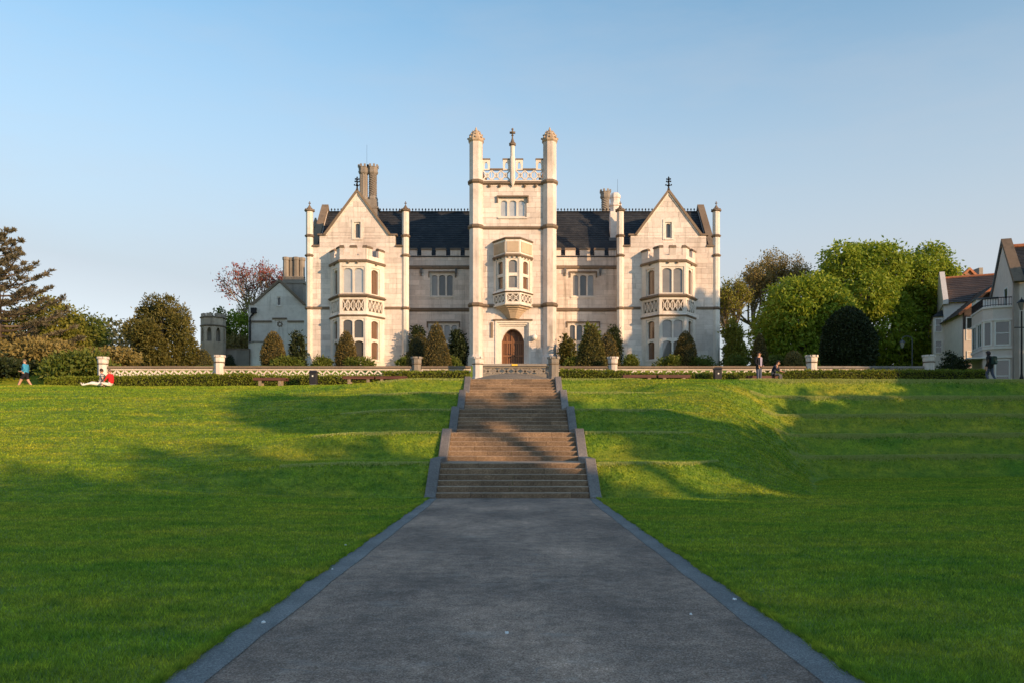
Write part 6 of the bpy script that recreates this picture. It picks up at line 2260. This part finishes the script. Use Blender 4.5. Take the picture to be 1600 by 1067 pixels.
# tall trees that stand out of the picture to the right and throw the evening shade over the lawns
def shade_tree(c, zt, x, r, seed, n=2600, clear=None):
    y = (c - 0.669 * x) / 0.743
    zb = zgr(x, y)
    t = thing('park_tree', 'large park tree standing beyond the right edge of the lawn', 'tree', (x, y, zb), 'park trees beyond the right edge of the lawn')
    H = zt - zb
    rz = H * 0.46
    L = lobes_round(x, y, zt - rz, r, r, rz, 9, 0.5, seed)
    if clear is None:
        L.append((x, y, zb + H * 0.3, r * 0.8, r * 0.8, H * 0.3))
    else:
        rz = (zt - clear) / 2
        L = lobes_round(x, y, zt - rz, r, r, rz, 9, 0.5, seed)
    crown(t, L, n, 1.0, 'leaf_chestnut', 4, 0.4, inner=0.3, aspect=0.7)
    trunk(t, (x, y, zb - 0.2), (x, y, zt - rz), 0.35, [((l[0], l[1], l[2]), 0.12, 0.6) for l in L[1:6]])
def row(c0, c1, n, h, r, x=37.0):
    return [(c0 + (c1 - c0) * (k + 0.5) / n + random.uniform(-0.25, 0.25), h + random.uniform(-0.5, 0.5), x + random.uniform(-1.5, 1.5), r) for k in range(n)]
SHADE = row(-13, 13.5, 6, 17.0, 3.6, 38) + row(13.2, 16.4, 2, 13.8, 1.3) + row(22.6, 24.6, 1, 16.0, 1.6) + row(24.2, 27.2, 2, 14.0, 1.5) + row(28.6, 33.0, 2, 10.2, 2.0) \
    + row(33.0, 38.0, 2, 9.3, 2.3) + row(38.0, 46.5, 3, 9.8, 2.4) + row(50.6, 57.0, 3, 20.5, 2.3, 39)
for k, (c, zt, x, r) in enumerate(SHADE):
    shade_tree(c, zt, x, r, k + 1)
shade_tree(19.8, 16.6, 37.0, 2.2, 40, clear=13.2)
shade_tree(16.7, 12.6, 36.0, 1.1, 43)
shade_tree(18.6, 8.7, 35.0, 1.5, 41)
shade_tree(20.6, 8.7, 35.5, 1.5, 42)

# ------------------------------------------------------------------ people
def cloth(name, col, rough=0.85):
    return m_plain(name, col, rough, 0.12, 12, bump=0.2)
SKIN = m_plain('skin', (0.52, 0.30, 0.21), 0.55, 0.08, 20)
HAIR = m_plain('dark_hair', (0.035, 0.022, 0.015), 0.6, 0.2, 30)
HAIR_GREY = m_plain('grey_brown_hair', (0.16, 0.11, 0.08), 0.6, 0.2, 30)

def person(label, base, rotz, J, mats, parts, hair=None, hood=False, r=1.0, group=None):
    """J: joint positions in the person's own frame (x forward, y left, z up); parts: bone -> material slot"""
    t = new_obj('person', None, None, None, label, 'person', group)
    t.location = base
    t.rotation_euler = (0, 0, rotz)
    R = {'pelvis': 0.155, 'waist': 0.145, 'chest': 0.165, 'neck': 0.058, 'head': 0.094, 'crown': 0.082,
         'sh': 0.075, 'el': 0.047, 'wr': 0.034, 'hand': 0.034, 'hip': 0.105, 'kn': 0.066, 'an': 0.046, 'toe': 0.038, 'heel': 0.042}
    v, e, rad, bone = [], [], [], []
    idx = {}
    def add(name, p, rr):
        idx[name] = len(v)
        v.append(tuple(p)); rad.append(rr * r if name not in ('head', 'crown', 'neck', 'nose') else rr)
    def con(a, b, reg):
        e.append((idx[a], idx[b])); bone.append((np.array(v[idx[a]]), np.array(v[idx[b]]), reg))
    for n in ('pelvis', 'waist', 'chest', 'neck', 'head', 'crown'):
        add(n, J[n], R[n])
    con('pelvis', 'waist', 'torso'); con('waist', 'chest', 'torso'); con('chest', 'neck', 'neck'); con('neck', 'head', 'head'); con('head', 'crown', 'head')
    fwd = Vector(J.get('face', (1, 0, 0))).normalized()
    hd = Vector(J['head'])
    for s, sd in (('l', 1), ('r', -1)):
        for n in ('sh', 'el', 'wr', 'hand'):
            add(n + s, J[n + s], R[n])
        con('chest', 'sh' + s, 'torso'); con('sh' + s, 'el' + s, 'uparm'); con('el' + s, 'wr' + s, 'forearm'); con('wr' + s, 'hand' + s, 'hand')
        for n in ('hip', 'kn', 'an', 'toe'):
            add(n + s, J[n + s], R[n])
        con('pelvis', 'hip' + s, 'hips'); con('hip' + s, 'kn' + s, 'thigh'); con('kn' + s, 'an' + s, 'shin'); con('an' + s, 'toe' + s, 'foot')
        # fingers: four from the end of the palm and a thumb from its side
        w, h = Vector(J['wr' + s]), Vector(J['hand' + s])
        d = (h - w).normalized()
        sv = Vector(J.get('palm' + s, (1, 0, 0)))
        sv = (sv - d * sv.dot(d)).normalized()
        nv = d.cross(sv)
        for k in range(4):
            off = sv * (0.026 - 0.0175 * k)
            Lf = (0.075, 0.085, 0.08, 0.062)[k]
            p1 = h + off + d * 0.035
            p2 = p1 + d * Lf * 0.5 + nv * 0.012
            p3 = p2 + d * Lf * 0.4 + nv * 0.03
            add('f%d1%s' % (k, s), p1, 0.0095); add('f%d2%s' % (k, s), p2, 0.009); add('f%d3%s' % (k, s), p3, 0.008)
            con('hand' + s, 'f%d1%s' % (k, s), 'hand'); con('f%d1%s' % (k, s), 'f%d2%s' % (k, s), 'hand'); con('f%d2%s' % (k, s), 'f%d3%s' % (k, s), 'hand')
        p1 = w.lerp(h, 0.45) + sv * 0.04
        p2 = p1 + sv * 0.018 + d * 0.035
        add('t1' + s, p1, 0.011); add('t2' + s, p2, 0.0095)
        con('wr' + s, 't1' + s, 'hand'); con('t1' + s, 't2' + s, 'hand')
    me = bpy.data.meshes.new('body')
    me.from_pydata(v, e, [])
    o = bpy.data.objects.new('body_tmp', me)
    scene.collection.objects.link(o)
    md = o.modifiers.new('skin', 'SKIN')
    md.use_smooth_shade = True
    for i, sv_ in enumerate(me.skin_vertices[0].data):
        sv_.radius = (rad[i], rad[i])
        sv_.use_root = (i == 0)
    hv = me.skin_vertices[0].data
    hv[idx['pelvis']].radius = (0.165 * r, 0.13 * r)
    hv[idx['chest']].radius = (0.18 * r, 0.13 * r)
    sb = o.modifiers.new('sub', 'SUBSURF')
    sb.levels = 1
    dg = bpy.context.evaluated_depsgraph_get()
    m2 = bpy.data.meshes.new_from_object(o.evaluated_get(dg))
    bpy.data.objects.remove(o)
    m2.materials.clear()
    for mm in mats:
        m2.materials.append(mm)
    C = np.array([tuple(p.center) for p in m2.polygons])
    best = np.full(len(C), 1e9)
    mi = np.zeros(len(C), dtype=np.int32)
    for (a, b, reg) in bone:
        ab = b - a
        tt = np.clip(((C - a) @ ab) / max(1e-9, ab @ ab), 0, 1)
        d = np.linalg.norm(C - (a + tt[:, None] * ab), axis=1)
        sl = parts.get(reg, 0)
        if isinstance(sl, tuple):                 # changes along the bone (hem or sleeve end)
            cand = np.where(tt < sl[2], sl[0], sl[1])
        else:
            cand = np.full(len(C), sl)
        k = d < best
        best[k] = d[k]; mi[k] = cand[k]
    m2.polygons.foreach_set('material_index', mi)
    m2.polygons.foreach_set('use_smooth', np.ones(len(mi), dtype=bool))
    m2.name = 'body'
    new_obj('body', m2, t)
    # head details in the same frame
    def local_build(mb, name, mat):
        mm = bpy.data.meshes.new(name)
        mm.from_pydata(mb.v, [], mb.f)
        mm.materials.append(mat)
        mm.polygons.foreach_set('use_smooth', [True] * len(mm.polygons))
        return new_obj(name, mm, t)
    cr = Vector(J['crown'])
    up = (cr - hd).normalized()
    sd = up.cross(fwd).normalized()
    fw = sd.cross(up).normalized()
    mid = hd.lerp(cr, 0.45)
    if hair is not None:
        mb = MB()
        n, m_ = 14, 8
        R_ = 0.118 if not hood else 0.135
        for k in range(m_ + 1):
            th = math.pi * 0.62 * k / m_
            for i in range(n):
                ph = 2 * math.pi * i / n
                cut = 0.75 + 0.25 * (-math.cos(ph))          # shorter over the face
                if hood:
                    cut = 0.9 + 0.35 * (-math.cos(ph))
                tt = th * cut
                d = fw * (math.sin(tt) * math.cos(ph)) + sd * (math.sin(tt) * math.sin(ph) * 0.88) + up * (math.cos(tt) * 1.05)
                mb.v.append(tuple(mid + up * 0.012 - fw * 0.012 + d * R_))
        for k in range(m_):
            for i in range(n):
                j = (i + 1) % n
                mb.f.append((k * n + i, k * n + j, (k + 1) * n + j, (k + 1) * n + i))
        local_build(mb, 'hood' if hood else 'hair', hair)
    mb = MB()
    c = mid - up * 0.015
    nose = [c + fw * 0.098 + up * 0.02, c + fw * 0.10 + sd * 0.016 - up * 0.028, c + fw * 0.10 - sd * 0.016 - up * 0.028, c + fw * 0.128 - up * 0.026]
    mb.add(nose, [(0, 1, 3), (0, 3, 2), (1, 2, 3), (0, 2, 1)])
    for s in (-1, 1):
        cc = c + sd * s * 0.104 - fw * 0.005
        mb.add([cc + up * 0.03, cc + fw * 0.016, cc - up * 0.03, cc - fw * 0.016, cc + sd * s * 0.016], [(0, 1, 4), (1, 2, 4), (2, 3, 4), (3, 0, 4)])
    local_build(mb, 'nose_and_ears', SKIN)
    mb = MB()
    for s in (-1, 1):
        cc = c + fw * 0.094 + sd * s * 0.034 + up * 0.018
        mb.ball(tuple(cc), 0.012, 6, 4)
    local_build(mb, 'eyes', HAIR)
    mb = MB()
    cc = c + fw * 0.092 - up * 0.06
    mb.add([cc + sd * 0.026, cc + up * 0.007 + fw * 0.006, cc - sd * 0.026, cc - up * 0.009 + fw * 0.006], [(0, 1, 2, 3)])
    local_build(mb, 'mouth', m_plain('lips', (0.36, 0.15, 0.12), 0.6, 0.1))
    return t

def mirror(J):
    return J
def stand(dx_l=0.0, dx_r=0.0, kn_l=0.0, kn_r=0.0):
    return dict(pelvis=(0, 0, 0.95), waist=(0.01, 0, 1.13), chest=(0.0, 0, 1.36), neck=(0.0, 0, 1.50), head=(0.02, 0, 1.60), crown=(0.02, 0, 1.70),
                shl=(0, 0.2, 1.42), ell=(0.0, 0.26, 1.14), wrl=(0.1, 0.25, 0.92), handl=(0.13, 0.24, 0.85),
                shr=(0, -0.2, 1.42), elr=(0.0, -0.26, 1.14), wrr=(0.1, -0.25, 0.92), handr=(0.13, -0.24, 0.85),
                hipl=(0, 0.1, 0.86), knl=(0.03, 0.1, 0.49), anl=(0.0, 0.1, 0.09), toel=(0.17, 0.11, 0.04),
                hipr=(0, -0.1, 0.86), knr=(0.03, -0.1, 0.49), anr=(0.0, -0.1, 0.09), toer=(0.17, -0.11, 0.04))

# walking man in blue at the left, heading left
J = stand()
J.update(pelvis=(0, 0, 0.93), waist=(0.03, 0, 1.12), chest=(0.03, 0, 1.34), head=(0.06, 0, 1.59), crown=(0.06, 0, 1.69), neck=(0.04, 0, 1.49),
         knl=(0.22, 0.1, 0.5), anl=(0.40, 0.1, 0.10), toel=(0.57, 0.11, 0.08), knr=(-0.10, -0.1, 0.50), anr=(-0.36, -0.1, 0.13), toer=(-0.22, -0.11, 0.05),
         ell=(-0.10, 0.27, 1.14), wrl=(0.10, 0.25, 1.02), handl=(0.17, 0.24, 1.02), elr=(-0.02, -0.27, 1.13), wrr=(0.17, -0.22, 1.08), handr=(0.24, -0.2, 1.10))
yW = 47.0
xW = PX(40, yW)
person('man in blue jumper and dark shorts walking left across the lawn', (xW, yW, PZ(607.5, yW)), math.radians(182), J,
       [SKIN, cloth('blue_jumper', (0.05, 0.30, 0.50)), cloth('dark_shorts', (0.015, 0.014, 0.02)), cloth('pale_shoes', (0.62, 0.56, 0.50))],
       dict(torso=1, uparm=1, forearm=(1, 0, 0.8), hand=0, neck=0, head=0, hips=2, thigh=(2, 0, 0.75), shin=0, foot=3), HAIR_GREY, r=1.22)
# seated pair on the grass
def sit(knee_z=0.12):
    return dict(pelvis=(0, 0, 0.16), waist=(-0.06, 0, 0.34), chest=(-0.08, 0, 0.56), neck=(-0.05, 0, 0.70), head=(-0.02, 0, 0.80), crown=(-0.02, 0, 0.90),
                shl=(-0.08, 0.2, 0.62), ell=(-0.2, 0.27, 0.36), wrl=(-0.28, 0.28, 0.12), handl=(-0.26, 0.28, 0.06),
                shr=(-0.08, -0.2, 0.62), elr=(0.02, -0.25, 0.37), wrr=(0.18, -0.2, 0.25), handr=(0.26, -0.18, 0.22),
                hipl=(0.06, 0.1, 0.13), knl=(0.48, 0.13, knee_z + 0.05), anl=(0.90, 0.13, 0.07), toel=(0.96, 0.15, 0.22),
                hipr=(0.06, -0.1, 0.13), knr=(0.48, -0.11, knee_z + 0.12), anr=(0.86, -0.08, 0.07), toer=(0.93, -0.09, 0.22))
yS = 42.6
xS = PX(158, yS)
zS = zgr(xS, yS) + 0.02
stripe = NT('striped_shirt')
wv = stripe.n('ShaderNodeTexWave', wave_type='BANDS', bands_direction='Z')
wv.inputs['Scale'].default_value = 3.2
stripe.l(stripe.pos(), wv.inputs['Vector'])
STR = stripe.finish(stripe.ramp(wv.outputs['Color'], [(0.45, (0.05, 0.05, 0.09)), (0.55, (0.62, 0.60, 0.58))]), 0.85)
WHITE = cloth('white_trousers', (0.78, 0.76, 0.72))
J = sit()
J['face'] = (0.6, -0.8, 0)
person('person in striped shirt and white trousers sitting on the grass with legs stretched out', (xS, yS, zS), math.radians(190), J,
       [SKIN, STR, WHITE, cloth('pale_trainers', (0.55, 0.50, 0.45))],
       dict(torso=1, uparm=(1, 0, 0.6), forearm=0, hand=0, neck=0, head=0, hips=2, thigh=2, shin=2, foot=3), HAIR)
J = sit()
J.update(knl=(0.36, 0.26, 0.20), anl=(0.16, 0.42, 0.07), toel=(0.28, 0.46, 0.05), knr=(0.40, -0.2, 0.22), anr=(0.24, -0.05, 0.07), toer=(0.38, -0.02, 0.05),
         chest=(0.0, 0, 0.56), neck=(0.04, 0, 0.69), head=(0.08, 0, 0.78), crown=(0.08, 0, 0.88), shl=(0.0, 0.2, 0.62), shr=(0.0, -0.2, 0.62),
         ell=(0.12, 0.27, 0.38), wrl=(0.3, 0.2, 0.25), handl=(0.36, 0.18, 0.2), elr=(0.1, -0.26, 0.38), wrr=(0.28, -0.2, 0.24), handr=(0.35, -0.18, 0.2))
xS2 = PX(173, yS - 0.2)
person('person in red top sitting cross-legged on the grass', (xS2, yS - 0.2, zgr(xS2, yS - 0.2) + 0.02), math.radians(172), J,
       [SKIN, cloth('red_top', (0.62, 0.02, 0.025)), WHITE, cloth('grey_shoes', (0.4, 0.36, 0.32))],
       dict(torso=1, uparm=1, forearm=(1, 0, 0.3), hand=0, neck=0, head=0, hips=2, thigh=2, shin=(2, 0, 0.4), foot=3), HAIR_GREY)
# standing and sitting men on the right
DARK = cloth('dark_jacket', (0.016, 0.017, 0.026))
JEANS = cloth('blue_grey_jeans', (0.09, 0.11, 0.17))
SHIRT = cloth('pale_violet_shirt', (0.32, 0.29, 0.42))
J = stand()
J.update(face=(0.5, -0.85, 0), wrl=(0.14, 0.18, 0.98), handl=(0.2, 0.13, 0.95), wrr=(0.16, -0.18, 0.98), handr=(0.22, -0.12, 0.95))
yP = 43.9
xP = PX(1185.5, yP)
pz = zgr(xP, yP)
man = person('man in dark open jacket and jeans standing beside the seated man', (xP, yP, pz), math.radians(-60), J,
             [SKIN, DARK, JEANS, cloth('black_shoes', (0.02, 0.018, 0.016))],
             dict(torso=1, uparm=1, forearm=1, hand=0, neck=0, head=0, hips=1, thigh=(1, 2, 0.12), shin=2, foot=3), HAIR, r=1.05)
mb = MB()
mb.wprism([(-0.055, 0.98), (0.055, 0.98), (0.085, 1.42), (0.03, 1.46), (-0.03, 1.46), (-0.085, 1.42)], 0.0, 0.02)
sh_me = bpy.data.meshes.new('shirt_front')
sh_me.from_pydata([(0.135 + (0.012 if p[2] < 1.2 else 0.02) + p[1], p[0], p[2]) for p in mb.v], [], mb.f)
sh_me.materials.append(SHIRT)
new_obj('shirt_front', sh_me, man)
J = dict(pelvis=(0, 0, 0.55), waist=(0.05, 0, 0.73), chest=(0.16, 0, 0.94), neck=(0.24, 0, 1.06), head=(0.31, 0, 1.14), crown=(0.34, 0, 1.24),
         shl=(0.17, 0.2, 1.0), ell=(0.33, 0.24, 0.76), wrl=(0.52, 0.1, 0.70), handl=(0.58, 0.05, 0.68),
         shr=(0.17, -0.2, 1.0), elr=(0.33, -0.24, 0.76), wrr=(0.52, -0.1, 0.70), handr=(0.58, -0.05, 0.67),
         hipl=(0.04, 0.1, 0.53), knl=(0.44, 0.16, 0.52), anl=(0.42, 0.16, 0.09), toel=(0.58, 0.18, 0.04),
         hipr=(0.04, -0.1, 0.53), knr=(0.44, -0.16, 0.52), anr=(0.45, -0.16, 0.09), toer=(0.61, -0.18, 0.04), face=(0.9, 0.1, -0.3))
xQ, yQ = PX(1207, 44.45), 44.45
person('man in navy top sitting bent forward on a bench reading', (xQ, yQ, zgr(xQ, yQ) + 0.0), math.radians(-35), J,
       [SKIN, cloth('navy_top', (0.02, 0.025, 0.05)), cloth('grey_trousers', (0.12, 0.12, 0.13)), DARK],
       dict(torso=1, uparm=1, forearm=(1, 0, 0.5), hand=0, neck=0, head=0, hips=2, thigh=2, shin=2, foot=3), HAIR)
a = math.radians(-35)
bx, by, bz = xQ + 0.64 * math.cos(a), yQ + 0.64 * math.sin(a), zgr(xQ, yQ) + 0.70
bk = thing('open_book', 'small pale open booklet held by the seated man', 'book', (bx, by, bz))
for s in (-1, 1):
    q = MB(Fr(bx, by, -math.sin(a), math.cos(a)))
    q.hexa([(0.004 * s, -0.06, bz), (0.12 * s, -0.06, bz + 0.02), (0.12 * s, 0.08, bz + 0.02), (0.004 * s, 0.08, bz)],
           [(0.004 * s, -0.06, bz + 0.008), (0.12 * s, -0.06, bz + 0.03), (0.12 * s, 0.08, bz + 0.03), (0.004 * s, 0.08, bz + 0.008)])
    q.build('page', M['paper'], bk)
# hooded walker at the far right with a rucksack
J = stand()
J.update(knl=(0.14, 0.1, 0.5), anl=(0.02, 0.1, 0.10), toel=(0.18, 0.11, 0.04), knr=(-0.06, -0.1, 0.5), anr=(-0.26, -0.1, 0.14), toer=(-0.12, -0.11, 0.05),
         chest=(0.05, 0, 1.36), neck=(0.08, 0, 1.49), head=(0.12, 0, 1.58), crown=(0.13, 0, 1.68), shl=(0.05, 0.2, 1.42), shr=(0.05, -0.2, 1.42))
yH = 43.2
xH = PX(1547, yH)
zH = zgr(xH, yH)
rot = math.radians(120)
person('hooded person in black top walking away past the houses', (xH, yH, zH), rot, J,
       [SKIN, cloth('black_hoodie', (0.010, 0.014, 0.016)), cloth('slate_blue_trousers', (0.07, 0.085, 0.13)), DARK],
       dict(torso=1, uparm=1, forearm=1, hand=0, neck=1, head=(1, 1, 0.5), hips=1, thigh=(1, 2, 0.15), shin=2, foot=3), DARK, True, r=1.12)
rk = new_obj('rucksack', None, None, None, 'dark green rucksack on the back of the hooded walker', 'rucksack')
rk.location = (xH, yH, zH)
rk.rotation_euler = (0, 0, rot)
def local_part(mb, name, mat, parent):
    me_ = bpy.data.meshes.new(name)
    me_.from_pydata(mb.v, [], mb.f)
    me_.materials.append(mat)
    bm = bmesh.new(); bm.from_mesh(me_)
    bmesh.ops.recalc_face_normals(bm, faces=bm.faces)
    bmesh.ops.bevel(bm, geom=list(bm.edges), offset=0.03, segments=2, affect='EDGES', clamp_overlap=True)
    bm.to_mesh(me_); bm.free()
    return new_obj(name, me_, parent)
GRN = cloth('dark_green_canvas', (0.02, 0.045, 0.04))
local_part(MB().box(-0.30, -0.12, -0.15, 0.15, 1.02, 1.46), 'pack', GRN, rk)
local_part(MB().box(-0.35, -0.301, -0.11, 0.11, 1.06, 1.25), 'pocket', cloth('grey_green_canvas', (0.10, 0.15, 0.13)), rk)

# everything else stays as built
bpy.context.view_layer.update()
